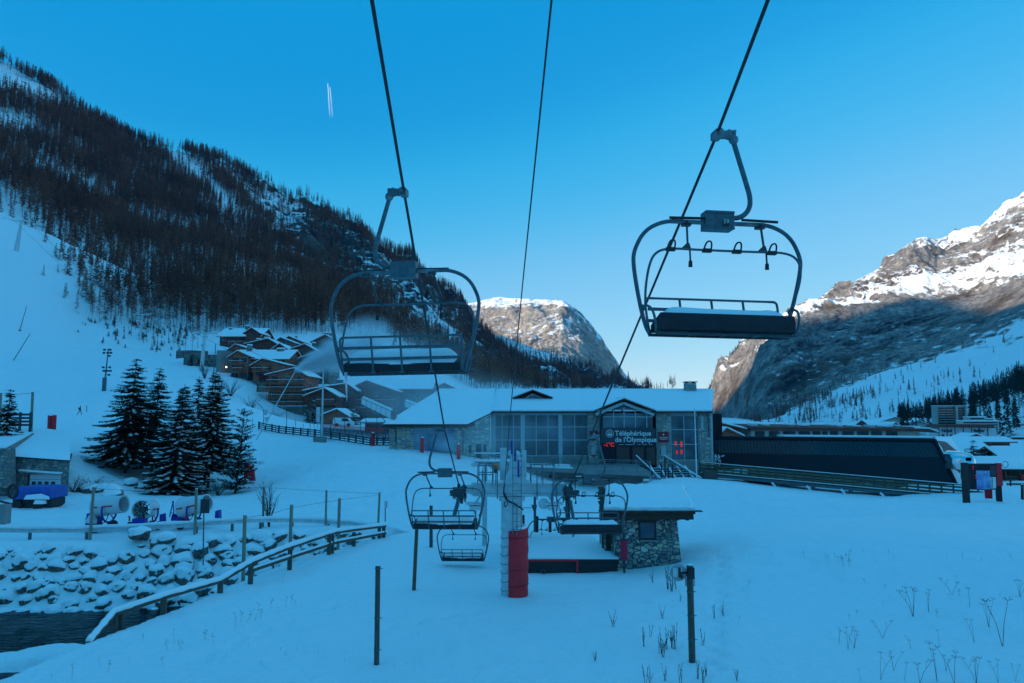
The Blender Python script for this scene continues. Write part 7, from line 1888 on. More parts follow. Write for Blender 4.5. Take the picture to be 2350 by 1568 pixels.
# ------------------------------------------------------------------ round dish antenna on a post, bare marker posts
def post(name, label, px, yt, yb, D, r0, m_, cat='post', px_t=None, group=None, clamps=(), n=10, snow=True):
    b_ = P(px, yb, D); g_ = min(gz(b_.x, D), b_.z) - .25; tp = P(px_t or px, yt, D)
    t = wthing(name, label, cat, (b_.x, D, g_ + .2), group)
    MB().cyl((b_.x, D, g_), (tp.x, D, tp.z), r0, r0 * .93, n).build('pole', m_, t, smooth=50)
    for f in clamps:
        c = Vector((b_.x, D, b_.z)).lerp(tp, f); MB().cyl(c - Vector((0, 0, .012)), c + Vector((0, 0, .012)), r0 + .012, n=n).cyl(c + Vector((r0, 0, 0)), c + Vector((r0 + .07, 0, 0)), .008, n=5).build('wire_clamp', M_STEEL, t)
    if snow: MB().sphere((tp.x, D, tp.z + .003), r0 * .95, 10, 6, sc=(1, 1, .5)).build('snow_cap', M_SNOW, t, smooth=True)
    return t
ap_ = post('antenna_post', 'grey-green post carrying a round mirror-like dish, right foreground', 1588, 1297, 1516, 21.5, .095, M_WOODG, 'antenna post', 1582, None, (.22, .47, .72), 14)
dc = P(1556, 1314, 21.5)
mb = MB(); mb.cyl(dc + Vector((0, -.1, 0)), dc + Vector((0, -.02, 0)), .205, .235, 28); mb.build('dish', mat('antenna_dish', (.30, .33, .35), .45, .2, .1, 2), ap_, smooth=40)
mb = MB(); mb.box(dc + Vector((-.17, -.125, -.1)), dc + Vector((.08, -.102, .15))); mb.build('back_plate', M_STEELP, ap_)
mb = MB(); q = dc + Vector((0, -.16, .02)); mb.beam(q + Vector((.0, 0, 0)), q + Vector((.34, .1, 0)), .05, .05); mb.box(q + Vector((-.03, -.03, -.12)), q + Vector((.03, .03, .14))); mb.box(q + Vector((.24, -.02, -.16)), q + Vector((.42, .2, .14))); mb.build('bracket', M_BLACK, ap_)
mb = MB(); mb.tube([q + Vector((.12 + .06 * math.cos(a), -.03, -.05 + .06 * math.sin(a))) for a in np.linspace(0, 6.28, 13)], .012, 5); mb.cyl(q + Vector((.05, 0, -.05)), q + Vector((.06, 0, -.16)), .03, n=8); mb.build('cable', M_BLACK, ap_)
MB().box(P(1572, 1345, 21.6), P(1594, 1325, 21.62) + Vector((0, .02, 0))).build('clear_box', M_STEELP, ap_)
post('marker_post', 'lone dark green-grey wooden post with wire clamps in the centre-left foreground', 864, 1298, 1526, 21.3, .075, M_WOODG, px_t=867, clamps=(.15, .47, .97))
post('marker_post', 'leaning brown wooden post below the middle chair, left of the pylon', 949, 1214, 1347, 30.5, .078, M_WOODB, px_t=956)
post('marker_post', 'wooden post seen through the middle-left chair, behind the brown leaning one', 989, 1160, 1253, 40, .095, M_WOODG, clamps=(.12,))
NP = [(207, 1118, 1229, 44.0, 215), (447, 1122, 1221, 44.6, 451), (558, 1182, 1330, 33.5, 562), (603, 1116, 1211, 47.5, 605), (664, 1158, 1292, 36.5, 669), (747, 1125, 1205, 48, 749), (775, 1143, 1256, 40.5, 779), (867, 1130, 1206, 47.5, 871)]
for i, (a, yt, yb, D, at) in enumerate(NP):
    post('net_post', ('pale net post in front of the leftmost snow gun', 'pale net post just left of the square sign', 'pale net post rising from the river fence, nearest one', 'pale net post behind the leafless sapling', 'pale net post on the river fence, second from the nearest',
        'pale net post behind the fence between two taller ones', 'pale net post on the river fence, third from the nearest', 'pale net post at the far end of the river fence')[i], a, yt, yb, D, .085 if D < 46 else .07, M_WOODP, px_t=at)
for i, (pp, lab) in enumerate((([(215, 1121, 44), (330, 1128, 44.3), (451, 1124, 44.6)], 'sagging wire between the two left net posts'), ([(451, 1124, 44.6), (530, 1124, 46), (605, 1118, 47.5), (749, 1128, 48), (871, 1133, 47.5)], 'thin wire linking the rear row of net posts'), ([(562, 1188, 33.5), (620, 1180, 35), (669, 1165, 36.5), (779, 1147, 40.5), (871, 1136, 47.5)], 'thin wire linking the net posts along the river fence'))):
    tag(MB().tube(smooth_path([P(*q) for q in pp], 2), .008, 4).build('wire', M_STEELD, None), lab, 'wire')
sg = post('sign_post', 'square grey sign seen from behind on a thin pole above the boulders', 468, 1140, 1268, 42.5, .035, M_STEEL, 'sign', snow=False)
MB().box(P(459, 1178, 42.4), P(481, 1146, 42.45) + Vector((0, .03, 0))).build('sign_panel', M_STEELD, sg)
sg = post('sign_post', 'narrow grey sign on a pole at the right end of the river fence', 884, 1150, 1225, 45, .03, M_STEELD, 'sign', snow=False)
MB().box(P(882, 1166, 44.9), P(889, 1150, 44.95) + Vector((0, .03, 0))).build('sign_panel', M_STEELP, sg)

# ------------------------------------------------------------------ guardrail along the far bank
gr = wthing('guardrail', 'steel guardrail with snow on top along the far bank of the river', 'guardrail', gp(200, 1240, 44))
GP_ = [(-420, 1208, 43.6), (-150, 1213, 43.8), (0, 1216, 44), (150, 1217.5, 44), (300, 1212, 44.2), (450, 1203, 44.8), (540, 1196, 45.8), (610, 1193, 47), (700, 1194, 48), (800, 1200, 48.2), (872, 1210, 47.4)]
gp_ = smooth_path([P(*q) for q in GP_], 2)
for k, (dz, nm) in enumerate(((0, 'rail'),)):
    mb = MB()
    pr = [(0, -.15), (-.05, -.11), (-.05, -.05), (0, -.02), (0, .02), (-.05, .05), (-.05, .11), (0, .15), (.02, .15), (.02, -.15)]
    for i in range(len(gp_) - 1):
        a, b = gp_[i], gp_[i + 1]; mb.beam(a, b, .06, .10); mb.beam(a + Vector((0, -.03, .10)), b + Vector((0, -.03, .10)), .05, .08); mb.beam(a + Vector((0, -.03, -.10)), b + Vector((0, -.03, -.10)), .05, .08)
    mb.build('rail', M_STEELP, gr)
mb = MB(); mb.tube([p + Vector((0, .02, .15 + .02 * math.sin(i * 1.7))) for i, p in enumerate(gp_)], [.10 + .015 * math.sin(i * 2.3) for i in range(len(gp_))], 8); mb.build('rail_snow', M_SNOW, gr, smooth=60)
Lg = 0
for i, f in enumerate(np.linspace(0.02, .99, 13)):
    k = f * (len(gp_) - 1); j = int(k); p = gp_[j].lerp(gp_[min(j + 1, len(gp_) - 1)], k - j); g_ = gz(p.x, p.y + .05)
    MB().box((p.x - .07, p.y + .035, min(g_, p.z - .5) - .2), (p.x + .07, p.y + .16, p.z + .13)).build('rail_post', M_STEEL, gr)

# ------------------------------------------------------------------ wooden fence along the near bank
wf_ = wthing('river_fence', 'snow-topped wooden rail fence curving along the near river bank', 'fence', gp(450, 1400, 28))
TOP = [(203, 1478, 23.6), (262, 1408, 25.2), (375, 1370, 26.6), (505, 1333, 29.8), (578, 1290, 31.5), (668, 1254, 34.5), (770, 1221, 38.8), (885, 1206, 43.6)]
LOW = [(668 - 88, 1308, 31.6), (668, 1278, 34.5), (770, 1245, 38.8), (885, 1223, 43.6)]
tp_ = [P(*q) for q in TOP]; lo_ = [P(*q) for q in LOW]
for i in range(len(tp_) - 1): MB().beam(tp_[i], tp_[i + 1] - (tp_[i + 1] - tp_[i]).normalized() * .02, .12, .17).build('rail', M_WOODG, wf_)
for i in range(len(lo_) - 1): MB().beam(lo_[i], lo_[i + 1] - (lo_[i + 1] - lo_[i]).normalized() * .02, .10, .15).build('rail', M_WOODG, wf_)
sp_ = smooth_path(tp_, 1)
mb = MB(); q_ = []
for a, b in zip(tp_, tp_[1:]):
    n_ = 10
    for k in range(n_): q_.append(a.lerp(b, k / n_) + Vector((0, -.015, .10)))
q_.append(tp_[-1] + Vector((0, 0, .10)))
rr = random.Random(8)
mb.tube(q_, [.095 + rr.uniform(-.012, .02) for _ in q_], 9); mb.build('rail_snow', M_SNOW, wf_, smooth=60)
mb = MB(); q_ = [a + Vector((0, -.01, .085)) for a in lo_]; mb.tube(q_, .06, 7); mb.build('rail_snow', M_SNOW, wf_, smooth=60)
for f in ((262, 1415, 1462, 25.2), (277, 1408, 1455, 25.5), (375, 1375, 1413, 26.7), (505, 1338, 1356, 29.8), (575, 1300, 1326, 31.5), (665, 1262, 1290, 34.4), (755, 1230, 1262, 38), (762, 1228, 1258, 38.4), (812, 1222, 1248, 40.5), (870, 1210, 1238, 43), (880, 1208, 1234, 43.4)):
    a, y0, y1, D = f; p = P(a, y0, D); g_ = gz(p.x, p.y); MB().box((p.x - .09, p.y - .04, min(g_, P(a, y1, D).z) - .4), (p.x + .09, p.y + .10, p.z)).build('fence_post', M_WOODG, wf_)

# ------------------------------------------------------------------ boulders of the bank
m, n, b = newmat('snowy_boulder'); N, L = n.nodes, n.links
geo = N.new('ShaderNodeNewGeometry'); sx = N.new('ShaderNodeSeparateXYZ'); L.new(geo.outputs['Normal'], sx.inputs[0])
tc = N.new('ShaderNodeTexCoord'); nz = N.new('ShaderNodeTexNoise'); nz.inputs['Scale'].default_value = 2.6; nz.inputs['Detail'].default_value = 6
L.new(tc.outputs['Object'], nz.inputs['Vector'])
oi = N.new('ShaderNodeObjectInfo')
ad = N.new('ShaderNodeMath'); ad.operation = 'MULTIPLY_ADD'; ad.inputs[1].default_value = 0.9; L.new(nz.outputs['Fac'], ad.inputs[0]); L.new(sx.outputs['Z'], ad.inputs[2])
mr = N.new('ShaderNodeMapRange'); mr.inputs[1].default_value = 0.28; mr.inputs[2].default_value = 0.42
ro = N.new('ShaderNodeMath'); ro.operation = 'MULTIPLY_ADD'; ro.inputs[1].default_value = -0.32; L.new(oi.outputs['Random'], ro.inputs[0]); L.new(ad.outputs[0], ro.inputs[2]); L.new(ro.outputs[0], mr.inputs[0])
rp = N.new('ShaderNodeValToRGB'); rp.color_ramp.elements[0].color = (0.05, 0.05, 0.05, 1); rp.color_ramp.elements[1].color = (0.24, 0.21, 0.18, 1); rp.color_ramp.elements[0].position = .35; rp.color_ramp.elements[1].position = .7
n5 = N.new('ShaderNodeTexNoise'); n5.inputs['Scale'].default_value = 5; n5.inputs['Detail'].default_value = 8; L.new(tc.outputs['Object'], n5.inputs['Vector']); L.new(n5.outputs['Fac'], rp.inputs[0])
mx = N.new('ShaderNodeMixRGB'); mx.inputs[2].default_value = (.9, .93, .95, 1); L.new(mr.outputs[0], mx.inputs[0]); L.new(rp.outputs[0], mx.inputs[1]); L.new(mx.outputs[0], b.inputs['Base Color'])
b.inputs['Roughness'].default_value = .85
bp = N.new('ShaderNodeBump'); bp.inputs['Distance'].default_value = .05; L.new(n5.outputs['Fac'], bp.inputs['Height']); L.new(bp.outputs[0], b.inputs['Normal'])
M_BOULD = m
BM = []
for s in range(10):
    bm = bmesh.new(); bmesh.ops.create_icosphere(bm, subdivisions=3, radius=0.5)
    o_ = Vector((s * 7.3, s * 3.1, 0))
    for v in bm.verts:
        d = v.co.normalized(); k = 1 + .28 * mnoise.noise(d * 1.3 + o_) + .08 * mnoise.noise(d * 4 + o_)
        c = Vector((d.x, d.y, d.z)); 
        e = Vector([math.copysign(abs(q) ** .75, q) for q in c]) * .5 * k
        if e.z > 0: e.z = e.z * (0.75 + .35 * (1 - abs(d.x) * .6)) + .03   # rounded snow cushion on top
        v.co = e
    me = bpy.data.meshes.new('boulder'); bm.to_mesh(me); bm.free()
    me.polygons.foreach_set('use_smooth', [True] * len(me.polygons)); me.materials.append(M_BOULD); BM.append(me)
def boulder(x, y, z, s, k, lab='snow-capped grey boulder packed in the stone river bank', group='boulders of the stone river bank', sz=1.0):
    o = bpy.data.objects.new('boulder', BM[k % 10]); COL.objects.link(o); o.location = (x, y, z); r_ = random.Random(k)
    o.scale = (s * r_.uniform(.9, 1.45), s * r_.uniform(.8, 1.1), s * r_.uniform(.65, .95) * sz); o.rotation_euler = (r_.uniform(-.2, .2), r_.uniform(-.2, .2), r_.uniform(0, 6.28))
    return tag(o, lab, 'boulder', group)
rr = random.Random(12); kk = 0; placed = []
for row in range(9):
    off = 0.12 + row * .46
    x_ = -31.0 + rr.uniform(0, .6)
    while x_ < -7.6:
        fy = np.interp(x_, [p[0] for p in FAR2[::-1]], [p[1] for p in FAR2[::-1]])
        s = rr.uniform(.50, .92) * (1.0 if x_ < -20 else 1.12); y_ = fy - off - rr.uniform(-.18, .18)
        nd = float(dist_pl(np.array([x_]), np.array([y_]), NEAR2)[0])
        ins = in_poly(np.array([x_]), np.array([y_]), CH)[0]
        if ins and nd > .7:
            z_ = float(ground_z(np.array([x_]), np.array([y_]))[0])
            if z_ > WATER_Z - .35 and kk < 286: boulder(x_, y_, z_ + (.02 if x_ < -20 else .14) * s - (.12 if row else .2), s, kk); kk += 1
        x_ += s * rr.uniform(.95, 1.35)
for (a, b_, D, s) in ((610, 1300, 35.5, .9), (640, 1290, 36.5, .8), (690, 1283, 37, 1.0), (480, 1362, 31, .8), (520, 1345, 32.5, .9), (430, 1400, 29.5, .7), (350, 1440, 27.2, .6), (590, 1315, 34.5, .7)):
    p = P(a, b_, D); boulder(p.x, p.y, gz(p.x, p.y) + .1, s, kk); kk += 1
for i, (a, b_, D, s) in enumerate(((319, 1236, 43.2, 1.0), (374, 1236, 43.3, 1.0))):
    p = P(a, b_, D); boulder(p.x, p.y, gz(p.x, p.y) + .35, s, 301 + i, ('left one of the two big snow-capped boulders standing against the guardrail', 'right one of the two big snow-capped boulders against the guardrail')[i], None, .9)
for i, (a, b_, D, s) in enumerate(((25, 1505, 22.2, .9), (8, 1530, 21.6, .7))):
    p = P(a, b_, 29 - i); boulder(p.x, p.y, gz(p.x, p.y) + .1, s, 320 + i, ('snowy rock at the water edge, far left corner', 'lower snowy rock at the far left water edge')[i], None, .8)
for i, (a, b_, D, s, lab) in enumerate(((238, 1097, 63.5, 1.3, 'dark rock outcrop just right of the garage wall'), (206, 1108, 63, 1.5, 'rock poking from the snow beside the garage door'), (300, 1092, 70, 1.3, 'low rock right of the big spruce foot'), (262, 1117, 62, 1.6, 'rock on the slope between garage and snow guns'))):
    p = gp(a, b_, D); boulder(p.x, p.y, p.z + .1, s, 340 + i, lab, None, 1.0)

# ------------------------------------------------------------------ snow guns on their trailers
M_GUN = mat('gun_white', (0.66, 0.68, 0.70), .35, 0, .05, 2)
def snow_gun(label, px, py, D, rz, tilt, yb, drum=.44, ln=1.55):
    """fan gun: drum centre at px,py; drum points along local +X"""
    c = P(px, py, D); g_ = gz(c.x, c.y); h = c.z - g_
    t = thing('snow_gun', label, 'snow gun', (c.x, c.y, g_), rz, 'white fan snow guns parked behind the guardrail')
    M_ = Matrix.Rotation(-tilt, 3, 'Y')
    def W(v): return M_ @ Vector(v) + Vector((0, 0, h))
    mb = MB()
    prof = [(-.5 * ln, .98 * drum), (-.5 * ln + .08, 1.04 * drum), (-.1 * ln, 1.0 * drum), (.3 * ln, .88 * drum), (.46 * ln, .86 * drum), (.5 * ln, .89 * drum)]
    n_ = 26; vs = []; fs = []
    full = prof + [(.49 * ln, .80 * drum), (.1 * ln, .78 * drum), (-.3 * ln, .86 * drum), (-.49 * ln, .90 * drum)]
    for (x_, r_) in full:
        for j in range(n_): a = 2 * math.pi * j / n_; vs.append(W((x_, r_ * math.cos(a), r_ * math.sin(a))))
    m_ = len(full)
    for i in range(m_):
        for j in range(n_): fs.append((i * n_ + j, i * n_ + (j + 1) % n_, ((i + 1) % m_) * n_ + (j + 1) % n_, ((i + 1) % m_) * n_ + j))
    mb.add(vs, fs); dr_ = mb.build('drum', M_GUN, t, smooth=40)
    # red stripe, fan and nozzle ring
    for (x0_, x1_) in ((-.42 * ln, -.2 * ln), (-.05 * ln, .3 * ln)):
        for sg in (-1, 1):
            mb = MB(); mb.slab([W((x0_, sg * drum * 1.035, -.05)), W((x1_, sg * drum * (.93 if x1_ > 0 else 1.03), -.05)), W((x1_, sg * drum * (.93 if x1_ > 0 else 1.03), .03)), W((x0_, sg * drum * 1.035, .03))], .02, 0, (M_ @ Vector((0, sg, 0)))); mb.build('red_stripe', M_RED, dr_)
    mb = MB()
    for k in range(10):
        a = k * .628; mb.beam(W((-.46 * ln, .32 * drum * math.cos(a), .32 * drum * math.sin(a))), W((-.46 * ln, .86 * drum * math.cos(a), .86 * drum * math.sin(a))), .16, .04)
    mb.cyl(W((-.5 * ln, 0, 0)), W((-.2 * ln, 0, 0)), .34 * drum, .3 * drum, 14); mb.tube([W((-.47 * ln, .6 * drum * math.cos(a), .6 * drum * math.sin(a))) for a in np.linspace(0, 6.283, 19)], .03, 5, cap=False)
    mb.build('fan_grille', M_STEELD, dr_)
    mb = MB(); mb.tube([W((.46 * ln, .80 * drum * math.cos(a), .80 * drum * math.sin(a))) for a in np.linspace(0, 6.283, 25)], .05, 6, cap=False); mb.build('nozzle_ring', M_STEELP, dr_, smooth=60)
    # yoke
    pts = smooth_path([Vector((0, -drum * 1.14, h + .02)), Vector((0, -drum * 1.2, h - drum * .7)), Vector((0, -drum * .7, h - drum * 1.5)), Vector((0, 0, h - drum * 1.68)), Vector((0, drum * .7, h - drum * 1.5)), Vector((0, drum * 1.2, h - drum * .7)), Vector((0, drum * 1.14, h + .02))], 2)
    MB().tube(pts, .055, 8).build('yoke', M_BLUE, t, smooth=60)
    MB().cyl((0, 0, h - drum * 1.7), (0, 0, .3), .09, .12, 10).tube([(.3, 0, .35), (.22, .05, h - drum * 1.2), (.1, .02, h - drum * 1.0)], .035, 6).build('pivot', M_STEELD, t)
    mb = MB(); mb.beam((-.9, 0, .32), (1.1, 0, .32), .14, .12); mb.beam((-.3, -.75, .3), (-.3, .75, .3), .12, .1); mb.beam((.5, -.75, .3), (.5, .75, .3), .12, .1); mb.build('chassis', M_BLUE, t)
    MB().box((-1.35, -.35, .32), (-.7, .35, .85 + .0)).build('control_cabinet', M_BLUE, t)
    for sg in (-1, 1): MB().tube([(-.3, sg * .78, .28), (-.3, sg * .93, .28)], .27, 16).build('wheel', M_BLACK, t, smooth=40)
    mb = MB(); mb.tube(smooth_path([(.1, -.3, h - .2), (.3, -.5, h - .7), (.0, -.6, .5), (-.5, -.4, .6)], 2), .025, 5); mb.build('hose', M_BLACK, t)
    return t
snow_gun('leftmost white snow gun with its drum pointing right', 252, 1160, 47.0, R(-8), R(6), 1200, .62, 1.95)
snow_gun('middle snow gun seen end-on, its fan facing the camera', 336, 1168, 47.5, R(97), R(-4), 1200, .60, 1.75)
snow_gun('right snow gun tilted upward behind the square sign', 446, 1160, 47.2, R(-14), R(12), 1200, .62, 1.95)
t = wthing('drawbar_frame', 'slim blue A-shaped trailer drawbar between the middle and right snow guns', 'trailer part', gp(396, 1195, 47))
a = P(389, 1186, 47); b = P(397, 1152, 47); c = P(399, 1186, 47)
MB().beam(a, b, .05, .05).beam(c, b, .05, .05).beam(a.lerp(b, .25), c.lerp(b, .25), .04, .04).sphere(b, .07, 8, 6).build('drawbar', M_BLUE, t)
MB().box(P(392, 1196, 47), P(415, 1187, 47) + Vector((0, .5, 0))).build('tank', M_BLUE, t)
for i, (a, y0, y1, w2, lab, m_) in enumerate(((205, 1178, 1202, 15, 'blue control cabinet left of the leftmost snow gun', M_BLUE), (369, 1180, 1200, 8, 'upright blue cabinet right of the middle snow gun', M_BLUE), (497, 1172, 1188, 9, 'small blue box with snow on top behind the square sign', M_BLUE))):
    p = P(a, y1, 46.6); t = wthing('control_box', lab, 'cabinet', p)
    MB().slab([P(a - w2 / 2, y1 + 4, 46.6), P(a + w2 / 2, y1 + 4, 46.6), P(a + w2 / 2 - 1, y0, 46.6), P(a - w2 / 2 + 1, y0 + 1, 46.6)], .5, 0, (0, 1, 0)).build('cabinet', m_, t)
    lumpy_snow('snow', t, -w2 / 2 / FPX * 46, w2 / 2 / FPX * 46, .0, .5, P(a, y0, 46.6).z - p.z, .08, 8, 6, i)
t = wthing('nozzle_cone', 'small white cone lying on the snow beside the leftmost snow gun', 'cone', gp(358 - 0, 1196, 46.5))
c = P(357 - 85 + 78, 1194, 46.4)
t.location = P(354, 1198, 46.4)
p = P(266 + 90, 1194, 46.4)
MB().cyl(P(272, 1198, 46.4), P(288, 1190, 46.4), .1, .36, 16).build('cone', M_GUN, t, smooth=40)
t.location = P(280, 1198, 46.4); 
for i, a in enumerate((293 + 4, 350, 428)): 
    p = P(a, 1196, 46.3); tag(MB().cyl(p, P(a, 1186, 46.3), .05, .05, 8).beam(P(a - 3, 1184.5, 46.3), P(a + 1, 1185.5, 46.3), .04, .04).build('red_jack', M_RED, None), ('red jack handle between the left and middle snow guns', 'red jack handle right of the middle snow gun', 'red jack handle at the foot of the right snow gun')[i], 'jack')

# ------------------------------------------------------------------ garage with stone front, deck and blue machine
Dg = 60.0
gx0, gx1 = X_(10, Dg), X_(166, Dg)
ga = wthing('stone_garage', 'stone garage built into the snow bank with a white sectional door, left edge', 'garage', ((gx0 + gx1) / 2, Dg, Z_(1125, Dg)))
z1a, z1b = Z_(1047, Dg), Z_(1059, Dg)
mb = MB(); mb.add([(gx0, Dg, Z_(1150, Dg)), (gx1, Dg, Z_(1150, Dg)), (gx1, Dg, z1b), (gx0, Dg, z1a), (gx0 * 1.15, Dg + 9, Z_(1150, Dg)), (gx1 * 1.16, Dg + 9, Z_(1150, Dg)), (gx1 * 1.16, Dg + 9, z1b), (gx0 * 1.15, Dg + 9, z1a)], [(0, 1, 2, 3), (5, 4, 7, 6), (4, 0, 3, 7), (1, 5, 6, 2), (3, 2, 6, 7), (0, 4, 5, 1)])
mb.build('wall', M_STONEG, ga)
MB().slab([(gx0 - .2, Dg - .25, z1a), (gx1 + .2, Dg - .25, z1b), (gx1 * 1.15 + .2, Dg + 9, z1b), (gx0 * 1.15 - .2, Dg + 9, z1a)], .12).build('coping', M_LAUZE, ga)
# snow slope on the roof running up into the piste
nu, nv = 30, 16; mb = MB(); vs = []
for j in range(nv + 1):
    for i in range(nu + 1):
        u, v = i / nu, j / nv; x_ = gx0 - .3 + (gx1 - gx0 + .5) * u; y_ = Dg - .3 + 14 * v
        zr_ = (z1a + (z1b - z1a) * u) + .12 + (.38 if j else .0); zg = gz(x_ * (1 + .12 * v), y_) if v > .5 else 0
        zz = zr_ + 2.0 * v ** 1.1 * (1 - .25 * u)
        vs.append((x_ * (1 + .235 * v), y_, zz))
fs = [(j * (nu + 1) + i, j * (nu + 1) + i + 1, (j + 1) * (nu + 1) + i + 1, (j + 1) * (nu + 1) + i) for j in range(nv) for i in range(nu)]
mb.add(vs, fs)
n0 = len(mb.v); edge = list(range(nu + 1)) + [(j) * (nu + 1) + nu for j in range(1, nv + 1)]
mb.v += [(mb.v[k][0], mb.v[k][1], mb.v[k][2] - (.4 if k > nu else .02) - (min(2.5, .2 * (k // (nu + 1))) if k > nu else 0)) for k in edge]
for i in range(len(edge) - 1): mb.f.append((edge[i], n0 + i, n0 + i + 1, edge[i + 1])); mb.m.append(0)
mb.build('roof_snow', M_SNOW, ga, smooth=50)
gd = MB().box((X_(79, Dg), Dg - .05, Z_(1140, Dg)), (X_(149, Dg), Dg - .006, Z_(1089, Dg))).build('garage_door', mat('door_white', (.58, .60, .62), .5, 0, .04, 1), ga)
mb = MB()
for y_ in (1100, 1112): mb.box((X_(79, Dg), Dg - .058, Z_(y_, Dg) - .015), (X_(149, Dg), Dg - .052, Z_(y_, Dg) + .015))
mb.build('door_joint', M_STEEL, gd)
for a in (84, 98, 113, 128): MB().box((X_(a, Dg), Dg - .075, Z_(1114, Dg)), (X_(a + 9, Dg), Dg - .055, Z_(1105, Dg))).build('door_pane', M_GLASS, gd)
MB().box((X_(73, Dg), Dg - .03, Z_(1140, Dg)), (X_(78.8, Dg), Dg - .004, Z_(1089, Dg))).build('door_gap', M_BLACK, ga)
MB().slab([(X_(60, Dg), Dg - .5, Z_(1083, Dg)), (X_(152, Dg), Dg - .5, Z_(1090, Dg)), (X_(152, Dg), Dg - .01, Z_(1090, Dg)), (X_(60, Dg), Dg - .01, Z_(1083, Dg))], .12).build('lintel_ledge', M_CONC, ga)
MB().slab([(X_(60, Dg), Dg - .5, Z_(1083, Dg) + .123), (X_(152, Dg), Dg - .5, Z_(1090, Dg) + .123), (X_(152, Dg), Dg - .01, Z_(1090, Dg) + .123), (X_(60, Dg), Dg - .01, Z_(1083, Dg) + .123)], .1).build('ledge_snow', M_SNOW, ga)
MB().box((X_(17, Dg), Dg - .04, Z_(1130, Dg)), (X_(31, Dg), Dg - .005, Z_(1081, Dg))).build('side_door', M_STEEL, ga)
MB().box((X_(12, Dg), Dg - .09, Z_(1080.8, Dg)), (X_(35, Dg), Dg - .003, Z_(1076, Dg))).build('wood_lintel', M_WOODP, ga)
wl_ = wthing('retaining_wall', 'sloping concrete-capped stone retaining wall at the left edge above the garage', 'wall', P(10, 1080, 58))
MB().slab([P(-60, 1120, 58), P(12, 1120, 58), P(12, 1029, 58), P(-60, 1029, 58)], 1.2, 0, (0, 1, 0)).build('wall', M_STONEG, wl_)
MB().slab([P(11, 1062, 58.5), P(75, 1022, 70), P(75, 994, 70), P(11, 1027, 58.5)], .5, 0, (0, 1, 0)).slab([P(75, 1022, 70.5), P(78, 1022, 71), P(78, 996, 71), P(75, 994, 70.5)], 3, 0, (0, 1, 0)).build('parapet', M_CONC, wl_)
snow_slab([P(-60, 1029, 57.9), P(13, 1029, 57.9), P(76, 995, 70), P(-30, 995, 71)], .25, 'wall_snow', wl_, 3, 14)
dk = wthing('deck_fence', 'dark horizontal-board fence of the terrace at the left edge', 'fence', P(40, 985, 71))
mb = MB()
for y_ in (949, 957, 965, 973): mb.slab([P(-90, y_ + 5, 70.6), P(74, y_ + 5, 70.6), P(74, y_, 70.6), P(-90, y_, 70.6)], .05, 0, (0, 1, 0))
mb.build('board', M_STEELD, dk)
for a in (-60, -20, 18, 47, 71): MB().box((X_(a, 70.5) - .1, 70.45, Z_(995, 70.5)), (X_(a, 70.5) + .1, 70.58, Z_(946, 70.5))).build('fence_post', M_STEELD, dk)
post('net_post', 'tall pale post at the right end of the dark deck fence', 73, 900, 985, 71, .13, M_WOODP, px_t=75, snow=False)
post('net_post', 'tall pale post at the very left edge of the frame', 1, 902, 960, 71, .13, M_WOODP, px_t=2, snow=False)
tag(MB().tube([P(2, 903, 71), P(40, 905, 71), P(75, 902, 71)], .015, 4).build('wire', M_STEELD, None), 'thin wire between the two tall posts at the left edge', 'wire')
# blue tarpaulined machine
mc_ = gp(70, 1160, 55)
mh = wthing('blue_machine', 'blue snow-covered machine on wheels parked in front of the garage', 'machine', mc_)
bx = lambda a, y, D=54.5: P(a, y, D)
mb = MB(); mb.slab([bx(28, 1146), bx(114, 1146), bx(118, 1140), bx(114, 1118), bx(42, 1118)], 2.0, 0, (0, 1, 0)); mb.build('body', mat('blue_cover', (0.03, 0.10, 0.42), .6, 0, .25, 1.5, .03, 3), mh)
z0_ = mc_.z
lumpy_snow('body_snow', mh, bx(42, 1118).x - mc_.x, bx(115, 1118).x - mc_.x, -.5, 1.5, bx(80, 1118).z - z0_, .22, 20, 10, 7)
mb = MB(); mb.slab([bx(56, 1146, 54.4), bx(114, 1146, 54.4), bx(112, 1139, 54.4), bx(95, 1133, 54.4), bx(62, 1136, 54.4)], .1, 0, (0, -1, 0)); mb.build('side_snow', M_SNOW, mh)
MB().box(bx(26, 1166) + Vector((0, .1, 0)), bx(116, 1146.5) + Vector((0, 1.8, 0))).build('underbody', M_BLACK, mh)
for a in (40, 88):
    c = bx(a, 1160); w_ = MB().tube([c + Vector((0, -.15, 0)), c + Vector((0, .2, 0))], .36, 18).build('wheel', M_BLACK, mh, smooth=40)
c = bx(88, 1152); MB().slab([bx(76, 1157, 54.2), bx(100, 1157, 54.2), bx(98, 1149, 54.2), bx(80, 1148, 54.2)], .5, 0, (0, 1, 0)).build('fender_snow', M_SNOW, mh)
c = bx(29, 1128); MB().tube([c + Vector((.36 * math.cos(a), .0, .45 * math.sin(a))) for a in np.linspace(0, 6.28, 17)], .09, 7, cap=False).build('spare_tyre', M_BLACK, mh, smooth=60)
MB().beam(bx(-10, 1148), bx(30, 1158), .12, .12).build('drawbar', M_BLACK, mh)
tag(MB().box(P(-12, 1204, 48), P(13, 1159, 48) + Vector((0, .6, 0))).build('concrete_block', M_CONC, None), 'grey concrete block at the left frame edge beside the guardrail', 'block')

